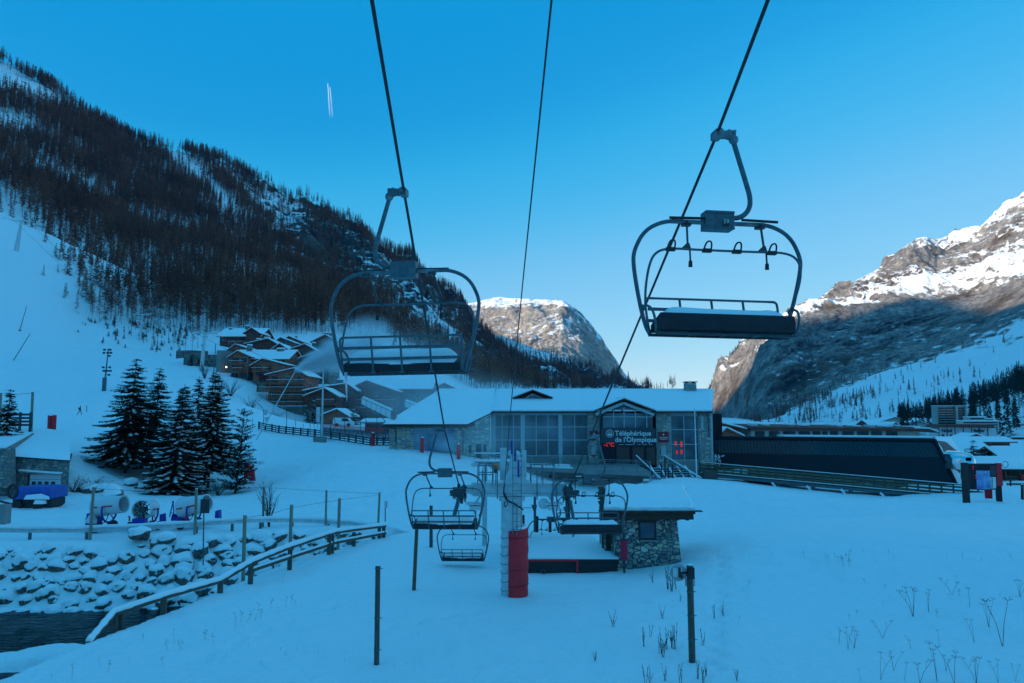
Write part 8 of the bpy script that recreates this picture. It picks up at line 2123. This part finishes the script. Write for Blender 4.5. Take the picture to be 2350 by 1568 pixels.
# ------------------------------------------------------------------ red pads and safety objects on the piste
def red_pad(label, px, yt, yb, D, w_, two=False, lean=0.0, m_=None):
    b_ = P(px, yb, D); g_ = b_.z; t = wthing('red_pad', label, 'safety pad', b_)
    for k in ((-.27, .27) if two else (0,)):
        tp = P(px + lean, yt, D)
        MB().tube([(b_.x + k * w_, D, g_ - .15), (b_.x + k * w_ + (tp.x - b_.x) * .5, D, (g_ + tp.z) / 2), (tp.x + k * w_, D, tp.z)], [w_ * (.27 if two else .5)] * 3, 14).build('pad', m_ or M_RED, t, smooth=45)
    MB().cyl((tp.x, D, tp.z), (tp.x, D, tp.z + .18), .04, n=6).sphere((tp.x, D, tp.z + .03), w_ * .42, 8, 6, sc=(1, 1, .4)).build('cap_snow', M_SNOW, t, smooth=True)
    return t
red_pad('pair of tall red rolled pads above the garage on the left', 118, 953, 993, 82, .85, True, 2)
red_pad('red pad standing in front of the fence, left of the station', 855.5, 994, 1023, 95, .5)
red_pad('faded red pad at the left corner of the station wall', 896, 993, 1022, 97, .5)
red_pad('red pad in front of the blue mural', 968, 1005, 1035, 80.5, .42, lean=1)
red_pad('red pad in front of the stone wall, right of the mural', 1052, 1020, 1050, 79.5, .42)
dm = ray_hit(570, 1106, 50, 110)
t = wthing('red_mat', 'red trapezoid mat leaning behind the pine at the right of the clump', 'safety mat', P(570, 1104, dm))
MB().slab([P(557, 1110, dm), P(584, 1110, dm), P(580, 1067, dm + .3), P(561, 1065, dm + .3)], .4, 0, (0, 1, 0)).build('mat', M_RED, t)
tag(MB().box(P(103, 993, 83), P(116, 990, 83) + Vector((0, .6, 0))).build('low_plinth', M_CONC, None), 'low grey plinth beside the pair of red pads', 'plinth')

# dark slatted fence along the piste edge
sf = wthing('slatted_fence', 'dark slatted wooden fence running across behind the piste towards the station', 'fence', P(740, 1012, 103))
F_ = [(594, 983, 112), (640, 988, 108), (690, 995, 105), (740, 1003, 102), (800, 1012, 99), (850, 1018, 97), (895, 1022, 96)]
for i in range(len(F_) - 1):
    a, b = P(*F_[i]), P(*F_[i + 1])
    g0, g1 = gz(a.x, a.y), gz(b.x, b.y); a.z = g0; b.z = g1; n_ = 3
    mb = MB()
    for z_ in (.18, .48, .78, 1.05): mb.beam(a + Vector((0, 0, z_)), b + Vector((0, 0, z_)), .06, .16)
    mb.build('board', M_STEELD, sf)
    for k in range(n_): p = a.lerp(b, k / n_); MB().box((p.x - .12, p.y - .1, p.z - .4), (p.x + .12, p.y - .035, p.z + 1.22)).build('fence_post', M_STEELD, sf)
    MB().beam(a + Vector((0, -.1, .06)), b + Vector((0, -.1, .06)), .3, .12).build('kerb_snow', M_SNOW, sf)
mb = MB(); a, b = P(735, 1002, 112), P(900, 1004, 108); a.z = gz(a.x, a.y); b.z = gz(b.x, b.y)
for k in range(60): p = a.lerp(b, k / 59); mb.box((p.x - .07, p.y, p.z - .3), (p.x + .07, p.y + .03, p.z + 1.25))
mb.beam(a + Vector((0, .06, 1.0)), b + Vector((0, .06, 1.0)), .05, .1)
tag(mb.build('picket_fence', M_STEEL, None), 'pale vertical-picket fence behind the dark slatted one', 'fence')
# curved net lamps and net posts
G_ = 'curved-top net poles beside the piste below the chalets'
for i, (a, yt, yb, D, bend) in enumerate(((604, 926, 985, 118, -14), (657, 930, 988, 114, -8), (711, 945, 996, 112, -4), (768, 955, 1000, 108, -3), (840, 943, 1010, 104, -18), (884, 952, 1012, 102, -12))):
    b_ = gp(a, yb, D); tz = P(a, yt, D).z
    pts = smooth_path([b_, Vector((b_.x, D, tz - 1.2)), Vector((b_.x + bend * .02, D, tz - .6)), Vector((X_(a + bend, D), D, tz))], 2)
    tag(MB().tube(pts, .05, 6).build('curved_pole', M_STEEL, None, smooth=60), 'one of the slim grey poles with bent tops along the piste edge', 'pole', G_)
G_ = 'thin straight net stakes along the piste edge'
for a, yt, yb, D in ((578, 960, 990, 115), (632, 975, 992, 112), (677, 962, 994, 110), (695, 973, 996, 110), (720, 966, 998, 108), (735, 970, 1000, 106), (758, 962, 1003, 105), (790, 957, 1006, 103), (826, 950, 1010, 101), (864, 955, 1014, 99)):
    b_ = gp(a, yb, D); tag(MB().cyl(b_ - Vector((0, 0, .2)), (b_.x, D, P(a, yt, D).z), .035, n=5).build('net_stake', M_STEELD, None), 'one of the thin dark stakes holding safety net near the station', 'stake', G_)
# red netting
t = wthing('red_netting', 'band of see-through red safety netting in front of the gabled shed', 'netting', gp(800, 985, 140))
mb = MB(); a, b = P(735, 985, 135), P(880, 990, 132); a.z = gz(a.x, a.y); b.z = gz(b.x, b.y)
for k in range(90): p = a.lerp(b, k / 89); mb.beam(p, p + Vector((0, 0, 1.35)), .045, .03)
for k in range(10): mb.beam(a + Vector((0, .02, .15 * k)), b + Vector((0, .02, .15 * k)), .03, .045)
mb.build('net', M_RED, t)
# tall grey mast with box on concrete base
b_ = gp(738, 1005, 100)
t = wthing('floodlight_column', 'tall pale grey mast with a box and concrete base beside the slatted fence', 'mast', b_)
MB().cyl(b_ + Vector((0, 0, .5)), (b_.x, 100, P(738, 850, 100).z), .17, .10, 12).build('mast', M_STEELP, t, smooth=50)
MB().box((b_.x - .95, 99.3, b_.z - .4), (b_.x + .55, 100.4, b_.z + .75)).build('base', M_CONC, t)
MB().box((b_.x - .75, 99.7, b_.z + 2.7), (b_.x - .3, 100.1, b_.z + 4.7)).box((b_.x - .6, 99.8, b_.z + .75), (b_.x - .5, 99.9, b_.z + 2.7)).box((b_.x - .3, 99.85, b_.z + 3.6), (b_.x - .1, 99.95, b_.z + 3.8)).build('switch_box', M_STEELP, t)
# floodlight mast on the left slope
b_ = gp(238, 908, 168); tz = P(243, 800, 168).z
t = wthing('floodlight_mast', 'tall thin floodlight mast with clustered lamps behind the spruces on the left', 'floodlight mast', b_)
MB().cyl(b_, (b_.x + .5, 168, tz), .22, .1, 8).box((b_.x - .35, 167.7, b_.z - .3), (b_.x + .35, 168.3, b_.z + 3)).build('mast', M_STEEL, t)
for z_, xs_ in ((-.3, (-.7, .6)), (-1.0, (-.8, .1, .8)), (-1.7, (.5,)), (-4.3, (-.8, .7)), (-5.1, (-.6, .2, .9)), (-6.0, (.6,))):
    for x_ in xs_: MB().box((b_.x + .45 + x_ - .22, 167.6, tz + z_ - .22), (b_.x + .45 + x_ + .2, 168.0, tz + z_ + .2)).beam((b_.x + .45, 168, tz + z_), (b_.x + .45 + x_, 168, tz + z_), .06, .06).build('floodlight', M_STEELD, t)
# second slim mast behind the spruces
b_ = gp(487, 905, 150); tag(MB().cyl(b_, (b_.x + .3, 150, P(488, 790, 150).z), .13, .08, 8).build('slim_mast', M_STEEL, None), 'slim grey mast rising behind the right-hand spruces', 'mast')

# hillside lift pylons with cables
PT = []
for i, (a, yb, at, yt, D, w_, lab) in enumerate(((462, 846, 470, 765, 205, .5, 'pale lift pylon with T-shaped head left of the hamlet'), (321, 778, 327, 722, 280, .45, 'smaller pale lift pylon at the forest edge'), (38, 565, 49, 508, 290, .75, 'pale tapering lift pylon at the upper left forest edge'))):
    b_ = P(a, yb, D); tp = P(at, yt, D); t = wthing('hillside_pylon', lab, 'lift pylon', b_)
    MB().cyl(b_ - Vector((0, 0, 2)), tp, w_ * 1.3, w_ * .6, 10).build('mast', M_STEELP, t, smooth=50)
    MB().beam(tp + Vector((-2.6, 0, 0)), tp + Vector((2.6, 0, 0)), .35, .35).beam(tp + Vector((-2.6, -2, -.2)), tp + Vector((-2.6, 2, .5)), .3, .35).beam(tp + Vector((2.6, -2, -.2)), tp + Vector((2.6, 2, .5)), .3, .35).build('crossarm', M_STEELP, t); PT.append(tp)
for sx_, lab in ((-2.6, 'left'), (2.6, 'right')):
    tag(MB().tube([P(-60, 470 if sx_ < 0 else 495, 330), PT[2] + Vector((sx_, 0, 0)), (PT[2] + PT[1]) / 2 + Vector((sx_, 0, -4)), PT[1] + Vector((sx_, 0, 0)), PT[0] + Vector((sx_, 0, 0)), P(640, 850, 170) + Vector((sx_, 0, 0)), P(790, 905, 150) + Vector((sx_, 0, 0)), P(900, 960, 130) + Vector((sx_, 0, 0))], .035, 5).build('hillside_cable', M_ROPE, None), lab + ' haul cable of the distant hillside lift crossing above the chalets', 'cable')
# snow lances
def lance(label, px, yb, pt, yt, D, r_, head=True):
    b_ = P(px, yb, D); tp = P(pt, yt, D); t = wthing('snow_lance', label, 'snow lance', b_)
    MB().cyl(b_, tp, r_, r_ * .7, 8).build('tube', M_STEELP if D < 150 else M_STEELD, t, smooth=50)
    m_ = b_.lerp(tp, .02)
    if D > 150: MB().box(m_ - Vector((r_ * 2.5, .3, .4)), m_ + Vector((r_ * 2.5, .3, .25))).build('base_pad', M_RED if D > 150 else M_STEEL, t)
    if head: MB().sphere(tp, r_ * 2.2, 8, 6).build('nozzle_head', M_STEELP, t)
    return t
lance('thin snow lance on the upper left slope, upper one', 45, 760, 61, 704, 258, .12)
lance('thin snow lance on the left slope, lower leaning one', 28, 832, 68, 768, 222, .12)
la = lance('long leaning snow lance spraying a jet of snow beside the tall chalet', 588, 1010, 679, 849, 92, .085)
q = P(614, 960, 92); MB().box(q - Vector((.35, .1, .3)), q + Vector((.1, .1, .15))).box(P(608, 953, 92) - Vector((.15, 0, 0)), P(611, 940, 92) + Vector((.1, .1, 0))).build('clamp', M_STEELP, la)

# avalanche fences on the hillside
for i, (a, y_, D, w_, lab) in enumerate(((52, 225, 640, 24, 'short row of avalanche barriers at the upper left clearing, right one'), (30, 218, 645, 20, 'short row of avalanche barriers at the upper left clearing, left one'), (860, 660, 760, 40, 'long row of avalanche barriers on the right rocky slope'), (790, 560, 800, 16, 'little avalanche barrier among the rocks'))):
    mb = MB(); n_ = w_ // 3; p = nearest(HX, HY, HZ, a, y_)
    D = p[1]
    for k in range(n_): x_ = p[0] + (k - n_ / 2) * 3 / FPX * D; mb.beam((x_, D - 2, p[2] - 1), (x_, D - 4, p[2] + 3.2), .35, .3)
    mb.beam((p[0] - w_ / 2 / FPX * D, D - 3.2, p[2] + 1.4), (p[0] + w_ / 2 / FPX * D, D - 3.2, p[2] + 1.4), .3, .4)
    tag(mb.build('avalanche_barrier', M_WOODD, None), lab, 'avalanche barrier')

# ------------------------------------------------------------------ person walking on the piste
def person(label, px, yb, D, rz, h=1.78, top=(0.30, 0.012, 0.03), leg=(0.02, 0.025, 0.05)):
    b_ = P(px, yb, D)
    t = thing('person', label, 'person', b_, rz)
    me = bpy.data.meshes.new('body'); s = h / 1.78
    J = [((0, 0, .96), .15), ((0, 0, 1.2), .16), ((0.02, 0, 1.42), .15), ((.03, 0, 1.53), .06), ((.06, 0, 1.66), .10), ((.05, 0, 1.75), .075),
         ((.02, .2, 1.42), .07), ((-.10, .26, 1.17), .055), ((.08, .27, .98), .045), ((.02, -.2, 1.42), .07), ((.18, -.25, 1.2), .055), ((.36, -.24, 1.08), .045),
         ((0, .10, .88), .105), ((.22, .11, .50), .075), ((.18, .11, .08), .05), ((.33, .11, .03), .04), ((0, -.10, .88), .105), ((-.20, -.11, .50), .075), ((-.46, -.11, .14), .05), ((-.36, -.11, .02), .04)]
    E = [(0, 1), (1, 2), (2, 3), (3, 4), (4, 5), (2, 6), (6, 7), (7, 8), (2, 9), (9, 10), (10, 11), (0, 12), (12, 13), (13, 14), (14, 15), (0, 16), (16, 17), (17, 18), (18, 19)]
    me.from_pydata([tuple(Vector(j[0]) * s) for j in J], E, [])
    o = bpy.data.objects.new('body', me); COL.objects.link(o)
    md = o.modifiers.new('Skin', 'SKIN')
    for i, j in enumerate(J): me.skin_vertices[0].data[i].radius = (j[1] * s * .8, j[1] * s * .8)
    me.skin_vertices[0].data[0].use_root = True
    o.modifiers.new('s', 'SUBSURF').levels = 2
    bpy.context.view_layer.update()
    m2 = bpy.data.meshes.new_from_object(o.evaluated_get(bpy.context.evaluated_depsgraph_get())); bpy.data.objects.remove(o)
    m2.name = 'body'
    for c in (leg, top, (.35, .2, .15)): m2.materials.append(mat('cloth', c, .8))
    for p in m2.polygons:
        z_ = p.center.z / s; p.material_index = 0 if z_ < .93 else (1 if z_ < 1.53 else 2); p.use_smooth = True
    o = bpy.data.objects.new('body', m2); COL.objects.link(o); o.parent = t
    MB().sphere((.05 * s, 0, 1.72 * s), .125 * s, 10, 8, sc=(1, 1, .8)).build('hat', M_BLACK, t, smooth=True)
    MB().box((-.26 * s, -.14 * s, 1.08 * s), (-.10 * s, .14 * s, 1.46 * s)).build('backpack', M_BLACK, t)
    return t
pg = P(183, 953, 144); 
pp = person('lone walker in red jacket and dark trousers striding across the upper left piste', 183, 953, 144, R(0))
pd_ = ray_hit(183, 953, 90, 200); pg = P(183, 953, pd_); pp.location = (pg.x, pg.y, gz(pg.x, pg.y)); pp.scale = (pd_ / 144,) * 3
post('marker_post', 'thin upright stake near the walker on the left piste', 199, 930, 946, ray_hit(199, 946, 90, 200), .05, M_STEEL, snow=False)

# ------------------------------------------------------------------ info board, stall, caravan and village bits on the right
Db = 60.0
ib = wthing('piste_map_board', 'information board with blue piste map panel between a black and a red post', 'information board', P(2250, 1147, Db))
bb = lambda a, y, D=Db: P(a, y, D)
def bd(x0, y0, x1, y1, dy, th, nm, m_, par=None):
    p, q = bb(x0, y1), bb(x1, y0); return MB().box((p.x, Db + dy, p.z), (q.x, Db + dy + th, q.z)).build(nm, m_, par or ib)
bd(2210, 1062, 2220, 1155, -.05, .15, 'black_post', M_BLACK)
rp_ = bd(2287, 1063, 2297, 1115, -.05, .15, 'red_post', M_RED); bd(2287, 1115.1, 2297, 1155, -.05, .15, 'dark_foot', M_NAVY)
pn = bd(2220.2, 1066, 2286.8, 1124, 0, .18, 'panel', M_NAVY)
bd(2220.2, 1064, 2286.8, 1066, -.05, .3, 'top_frame', M_STEELD)
mp_ = mat('piste_map_print', (0.04, 0.14, 0.55), .4, 0, .3, 1.6, c2=(.30, .50, .78)); bd(2241, 1080, 2270, 1123, -.02, .015, 'map_screen', mp_, pn)
text_mesh("Val d'Is\u00e8re", .14, 'map_title', M_WHITE, pn, bb(2253, 1086) + Vector((0, -.035, 0)), (1, 0, 0), (0, 0, 1), .005)
MB().sphere(bb(2260, 1083) + Vector((0, -.03, 0)), .07, 8, 6, sc=(1, .1, 1)).build('map_emblem', M_WHITE, pn)
rr = random.Random(2)
for a in (2224, 2231, 2237):
    for k in range(10):
        y_ = 1070 + k * 5.2; 
        if rr.random() < .85: bd(a, y_, a + rr.uniform(1.5, 3.5), y_ + 1.4, -.015, .012, 'status_line', M_LED if rr.random() < .25 else M_DOORB, pn)
bd(2272, 1069, 2284, 1092, -.015, .012, 'side_notice', M_STEELD, pn); w_ = bd(2273, 1095, 2284, 1121, -.015, .012, 'white_notice', M_WHITE, pn)
for k in range(6): bd(2274, 1097 + k * 4, 2277, 1099.5 + k * 4, -.022, .006, 'notice_mark', M_BLACK, w_)
rp2 = bd(2273, 1124.2, 2285, 1146, .5, .25, 'rear_red_post', M_RED)
t = wthing('silver_caravan', 'rounded mirror-silver caravan beside the slanted end of the black hall', 'caravan', P(2222, 1075, 78))
c = P(2222, 1058, 78)
vs = []; mb = MB()
prof = [(-1.35, -.9), (-1.2, .25), (-.85, .75), (0, .92), (.85, .75), (1.2, .25), (1.35, -.9)]
rings = []
for i, (yy, sc_) in enumerate(((-3.0, .55), (-2.6, .85), (-1.8, 1.0), (1.8, 1.0), (2.6, .85), (3.0, .55))):
    for (x_, z_) in prof: vs.append((c.x + x_ * sc_ * .95, c.y + 3 + yy, c.z + z_ * (sc_ if z_ > 0 else 1)))
k_ = len(prof); fs = [(i * k_ + j, i * k_ + j + 1, (i + 1) * k_ + j + 1, (i + 1) * k_ + j) for i in range(5) for j in range(k_ - 1)] + [tuple(range(k_)), tuple(5 * k_ + j for j in range(k_))] + [(i * k_, (i + 1) * k_, (i + 1) * k_ + k_ - 1, i * k_ + k_ - 1) for i in range(5)]
mb.add(vs, fs); mb.build('shell', mat('polished_aluminium', (.75, .76, .78), .12, 1.0, .05, 2), t, smooth=60)
MB().box((c.x - .3, c.y + .0, c.z + .0), (c.x + .3, c.y + .14, c.z + .35)).build('window', M_GLASS, t)
tag(MB().box(P(2205, 1100, 76), P(2222, 1079, 76) + Vector((0, .1, 0))).build('board_fence', M_WOODP, None), 'pale board fence below the silver caravan', 'fence')
Ds = 84.0
sl_ = wthing('market_stall', 'open wooden market stall with broad snowy roof behind the information board', 'stall', P(2310, 1120, Ds))
a, b, c, d = P(2212, 1078, Ds - 1), P(2362, 1080, Ds - 1), P(2345, 1052, Ds + 7), P(2222, 1052, Ds + 7)
MB().slab([a, b, c, d], .12).build('roof', M_WOODD, sl_); snow_slab([v + Vector((0, 0, .125)) for v in (a, b, c, d)], .3, 'roof_snow', sl_, 3, 18)
MB().box(P(2300, 1130, Ds + 3), P(2360, 1079, Ds + 3) + Vector((0, .2, 0))).build('back_wall', M_WOODD, sl_)
for a_ in (2298, 2330, 2352): MB().box((X_(a_, Ds) - .08, Ds - .1, Z_(1130, Ds)), (X_(a_, Ds) + .08, Ds + .06, Z_(1079, Ds))).build('stall_post', M_WOODB, sl_)
for y_ in (1094, 1100, 1107): MB().box((X_(2302, Ds), Ds + .3, Z_(y_ + 1.5, Ds)), (X_(2328, Ds), Ds + 1, Z_(y_, Ds))).build('shelf', M_WOODP, sl_)
MB().box((X_(2330, Ds), Ds - .25, Z_(1104, Ds)), (X_(2344, Ds), Ds - .15, Z_(1090, Ds))).build('red_label', M_RED, sl_)
tf = wthing('terrace_fence', 'dark railing of the stall terrace right of the information board', 'fence', P(2325, 1128, 74))
mb = MB()
for k in range(14): x_ = X_(2301 + k * 4.2, 74); mb.box((x_ - .05, 74, Z_(1130, 74)), (x_ + .05, 74.06, Z_(1109, 74)))
mb.box((X_(2300, 74), 74.062, Z_(1112, 74)), (X_(2360, 74), 74.12, Z_(1110, 74))); mb.box((X_(2300, 74), 74.062, Z_(1131, 74)), (X_(2360, 74), 74.12, Z_(1126, 74)))
mb.build('railing', M_WOODD, tf)
post('marker_post', 'dark snow-capped post at the right frame edge below the stall', 2345, 1112, 1153, 62, .12, M_WOODD)
post('marker_post', 'small black post near the right frame edge', 2318, 1096, 1112, 72, .08, M_BLACK, snow=False)
tag(MB().tube([P(2306 + 6.5 * math.cos(a_), 1066 + 7 * math.sin(a_), 80) for a_ in np.linspace(-2.6, 2.2, 18)] + [P(2299, 1068, 80), P(2302, 1065, 80)], .03, 5).build('hoop_sculpture', M_BLACK, None), 'thin black wire hoop above the red post of the board', 'hoop')
# white van by the shed
vn = wthing('white_van', 'small white van parked behind the red netting', 'van', gp(788, 980, 148))
b_ = gp(788, 981, 148); c = Vector((b_.x, 148, b_.z))
MB().prism([(c.x - 1.9, c.z + .35), (c.x + 2.0, c.z + .35), (c.x + 2.0, c.z + .95), (c.x + 1.55, c.z + 1.1), (c.x + 1.0, c.z + 1.75), (c.x - 1.8, c.z + 1.75), (c.x - 1.9, c.z + 1.2)], 'y', 147, 148.8).build('body', M_WHITE, vn)
MB().prism([(c.x - .1, c.z + 1.08), (c.x + 1.35, c.z + 1.08), (c.x + .92, c.z + 1.65), (c.x - .1, c.z + 1.65)], 'y', 146.96, 146.995).build('side_window', M_GLASS, vn)
for x_ in (-1.1, 1.2): MB().cyl((c.x + x_, 146.9, c.z + .35), (c.x + x_, 147.1, c.z + .35), .34, n=14).build('wheel', M_BLACK, vn)
# contrail high in the sky
mb = MB(); 
for k, dx in enumerate((0, 32)):
    a, b = P(752 + k * 1.2, 192 if k == 0 else 200, 14000), P(757 + k * 1.6, 272, 11500)
    pts = [a.lerp(b, f) for f in np.linspace(0, 1, 12)]; mb.tube([p + Vector((dx, 0, 0)) for p in pts], [5 + 6 * f if f < .97 else 1 for f in np.linspace(0, 1, 12)], 8)
m, n, b = newmat('vapour'); b.inputs['Base Color'].default_value = (.9, .92, .95, 1); b.inputs['Roughness'].default_value = 1
N, L = n.nodes, n.links; tc = N.new('ShaderNodeTexCoord'); sx = N.new('ShaderNodeSeparateXYZ'); L.new(tc.outputs['Generated'], sx.inputs[0])
mr = N.new('ShaderNodeMapRange'); mr.inputs[1].default_value = 0.0; mr.inputs[2].default_value = 1.0; mr.inputs[3].default_value = 0.03; mr.inputs[4].default_value = .62; L.new(sx.outputs['Z'], mr.inputs[0]); L.new(mr.outputs[0], b.inputs['Alpha'])
tag(mb.build('contrail', m, None, smooth=True), 'short white double vapour trail high in the blue sky above the left chair', 'contrail')
# ------------------------------------------------------------------ drifting artificial snow and the valley's air
def fog_mat(name, dens, scale, lo, hi, axis=None):
    m = bpy.data.materials.new(name); m.use_nodes = True; n = m.node_tree; N, L = n.nodes, n.links
    N.remove(N['Principled BSDF']); out = N['Material Output']
    v = N.new('ShaderNodeVolumePrincipled'); v.inputs['Color'].default_value = (.92, .95, 1, 1); v.inputs['Anisotropy'].default_value = 0.1
    L.new(v.outputs[0], out.inputs['Volume'])
    if scale is None:
        v.inputs['Density'].default_value = dens; v.inputs['Color'].default_value = (.12, .5, 1, 1); v.inputs['Anisotropy'].default_value = 0; return m
    tc = N.new('ShaderNodeTexCoord'); nz = N.new('ShaderNodeTexNoise'); nz.inputs['Scale'].default_value = scale; nz.inputs['Detail'].default_value = 4
    L.new(tc.outputs['Object'], nz.inputs['Vector'])
    mr = N.new('ShaderNodeMapRange'); mr.inputs[1].default_value = lo; mr.inputs[2].default_value = hi; L.new(nz.outputs['Fac'], mr.inputs[0])
    # fade towards the rim of the cloud
    g = N.new('ShaderNodeVectorMath'); g.operation = 'MULTIPLY_ADD'; g.inputs[1].default_value = (2, 2, 2); g.inputs[2].default_value = (-1, -1, -1); L.new(tc.outputs['Generated'], g.inputs[0])
    ln = N.new('ShaderNodeVectorMath'); ln.operation = 'LENGTH'; L.new(g.outputs[0], ln.inputs[0])
    m2 = N.new('ShaderNodeMapRange'); m2.inputs[1].default_value = 1.0; m2.inputs[2].default_value = 0.15; m2.inputs[3].default_value = 0; m2.inputs[4].default_value = 1
    L.new(ln.outputs['Value'], m2.inputs[0])
    mm = N.new('ShaderNodeMath'); mm.operation = 'MULTIPLY'; L.new(mr.outputs[0], mm.inputs[0])
    if axis is None:
        pw = N.new('ShaderNodeMath'); pw.operation = 'POWER'; pw.inputs[1].default_value = 1.8; L.new(m2.outputs[0], pw.inputs[0]); L.new(pw.outputs[0], mm.inputs[1])
    else:
        sx = N.new('ShaderNodeSeparateXYZ'); L.new(tc.outputs['Generated'], sx.inputs[0])
        m3 = N.new('ShaderNodeMapRange'); m3.inputs[1].default_value = 1.0; m3.inputs[2].default_value = 0.0; m3.inputs[3].default_value = 0.05; m3.inputs[4].default_value = 1.6
        L.new(sx.outputs['X'], m3.inputs[0]); L.new(m3.outputs[0], mm.inputs[1])
    m4 = N.new('ShaderNodeMath'); m4.operation = 'MULTIPLY'; m4.inputs[1].default_value = dens; L.new(mm.outputs[0], m4.inputs[0]); L.new(m4.outputs[0], v.inputs['Density'])
    return m
HAZE = 0.00004
def cloud(label, c, r, dens, scale, seed, lo=.35, hi=.65):
    bm = bmesh.new(); bmesh.ops.create_icosphere(bm, subdivisions=3, radius=1)
    me = bpy.data.meshes.new('snow_mist'); bm.to_mesh(me); bm.free(); me.transform(Matrix.Diagonal((r[0], r[1], r[2], 1))); me.materials.append(fog_mat('mist', dens, scale, lo, hi))
    o = bpy.data.objects.new('snow_mist', me); COL.objects.link(o); o.location = c
    return tag(o, label, None, None, 'stuff')
tip = P(679, 849, 92)
e1 = P(800, 800, 98); dj = (e1 - tip)
for k, (f0, f1, r_, dn_) in enumerate(((-.03, .34, .8, 9), (.10, .68, 1.8, 4.5), (.35, 1.15, 2.9, 2.2), (.8, 1.9, 4.2, 1.0))):
    o = cloud('soft white plume of blown snow starting at the lance tip', tip + dj * ((f0 + f1) / 2), (dj.length * (f1 - f0) / 2 * 1.15, r_, r_), dn_, .7 / r_, k, .2, .62)
    o.rotation_euler = dj.to_track_quat('X', 'Z').to_euler()
cloud('veil of drifting artificial snow behind the left chair', P(900, 835, 108), (15, 9, 6.5), .11, .16, 1)
cloud('thin snow mist hanging over the apartment blocks and the left of the station', P(1010, 925, 112), (19, 14, 6.5), .11, .12, 2, .25, .75)
cloud('faint snow mist in front of the glazed station hall', P(1130, 1005, 72), (10.5, 8, 3.6), .060, .15, 3, .2, .75)

def flakes(label, pts, size, seed):
    """airborne snow crystals: tiny white facets"""
    rs = np.random.RandomState(seed); n = len(pts)
    a = rs.normal(size=(n, 3, 3)); a /= np.linalg.norm(a, axis=-1, keepdims=True)
    V = (pts[:, None, :] + a * (size * rs.uniform(.5, 1.3, n))[:, None, None]).reshape(-1, 3).astype(np.float32)
    me = bpy.data.meshes.new('blown_snow'); me.vertices.add(len(V)); me.vertices.foreach_set('co', V.ravel())
    me.loops.add(n * 3); me.loops.foreach_set('vertex_index', np.arange(n * 3, dtype=np.int32))
    me.polygons.add(n); me.polygons.foreach_set('loop_start', (np.arange(n) * 3).astype(np.int32)); me.polygons.foreach_set('loop_total', np.full(n, 3, np.int32))
    me.materials.append(M_SNOW); me.update(calc_edges=True)
    o = bpy.data.objects.new('blown_snow', me); COL.objects.link(o); return tag(o, label, None, None, 'stuff')
rs7 = np.random.RandomState(71)
n7 = 34000
f_ = rs7.rand(n7) ** .75 * 1.35
wd_ = .05 + 2.5 * f_ ** .9
c7 = np.array(tip)[None] + np.array(dj)[None] * f_[:, None]
off7 = rs7.normal(size=(n7, 3)) * (wd_ * .40)[:, None]; off7[:, 2] -= .25 * f_ ** 2 * np.abs(rs7.normal(size=n7)) * 3
c7 = c7 + off7
turb = fbm(c7[:, 0] / 1.2, c7[:, 2] / 1.0, c7[:, 1] / 1.2, 4, 9)
keep = (turb > -.25 + .3 * (f_ > .9))
flakes('dense spray of snow crystals shot from the lance tip', c7[keep], .045 + .035 * f_[keep], 1)
n8 = 26000
c8 = np.array(P(905, 815, 104))[None] + rs7.normal(size=(n8, 3)) * np.array([7.5, 3.5, 2.6])[None]
c8[:, 2] += .12 * (c8[:, 0] - P(905, 815, 104).x)
k8 = fbm(c8[:, 0] / 4, c8[:, 2] / 2.2, c8[:, 1] / 5, 4, 19) > -.02
flakes('loose veil of blown snow drifting right behind the left chair', c8[k8], np.full(k8.sum(), .042), 2)
# even thin haze of the valley air: one closed box round everything
bx0, bx1, by0, by1, bz0, bz1 = -4300, 4300, -4200, 2900, -12, 1500
hz = MB().box((bx0, by0, bz0), (bx1, by1, bz1)).build('haze', fog_mat('haze', HAZE, None, 0, 1), None)
tag(hz, None, None, None, 'stuff')
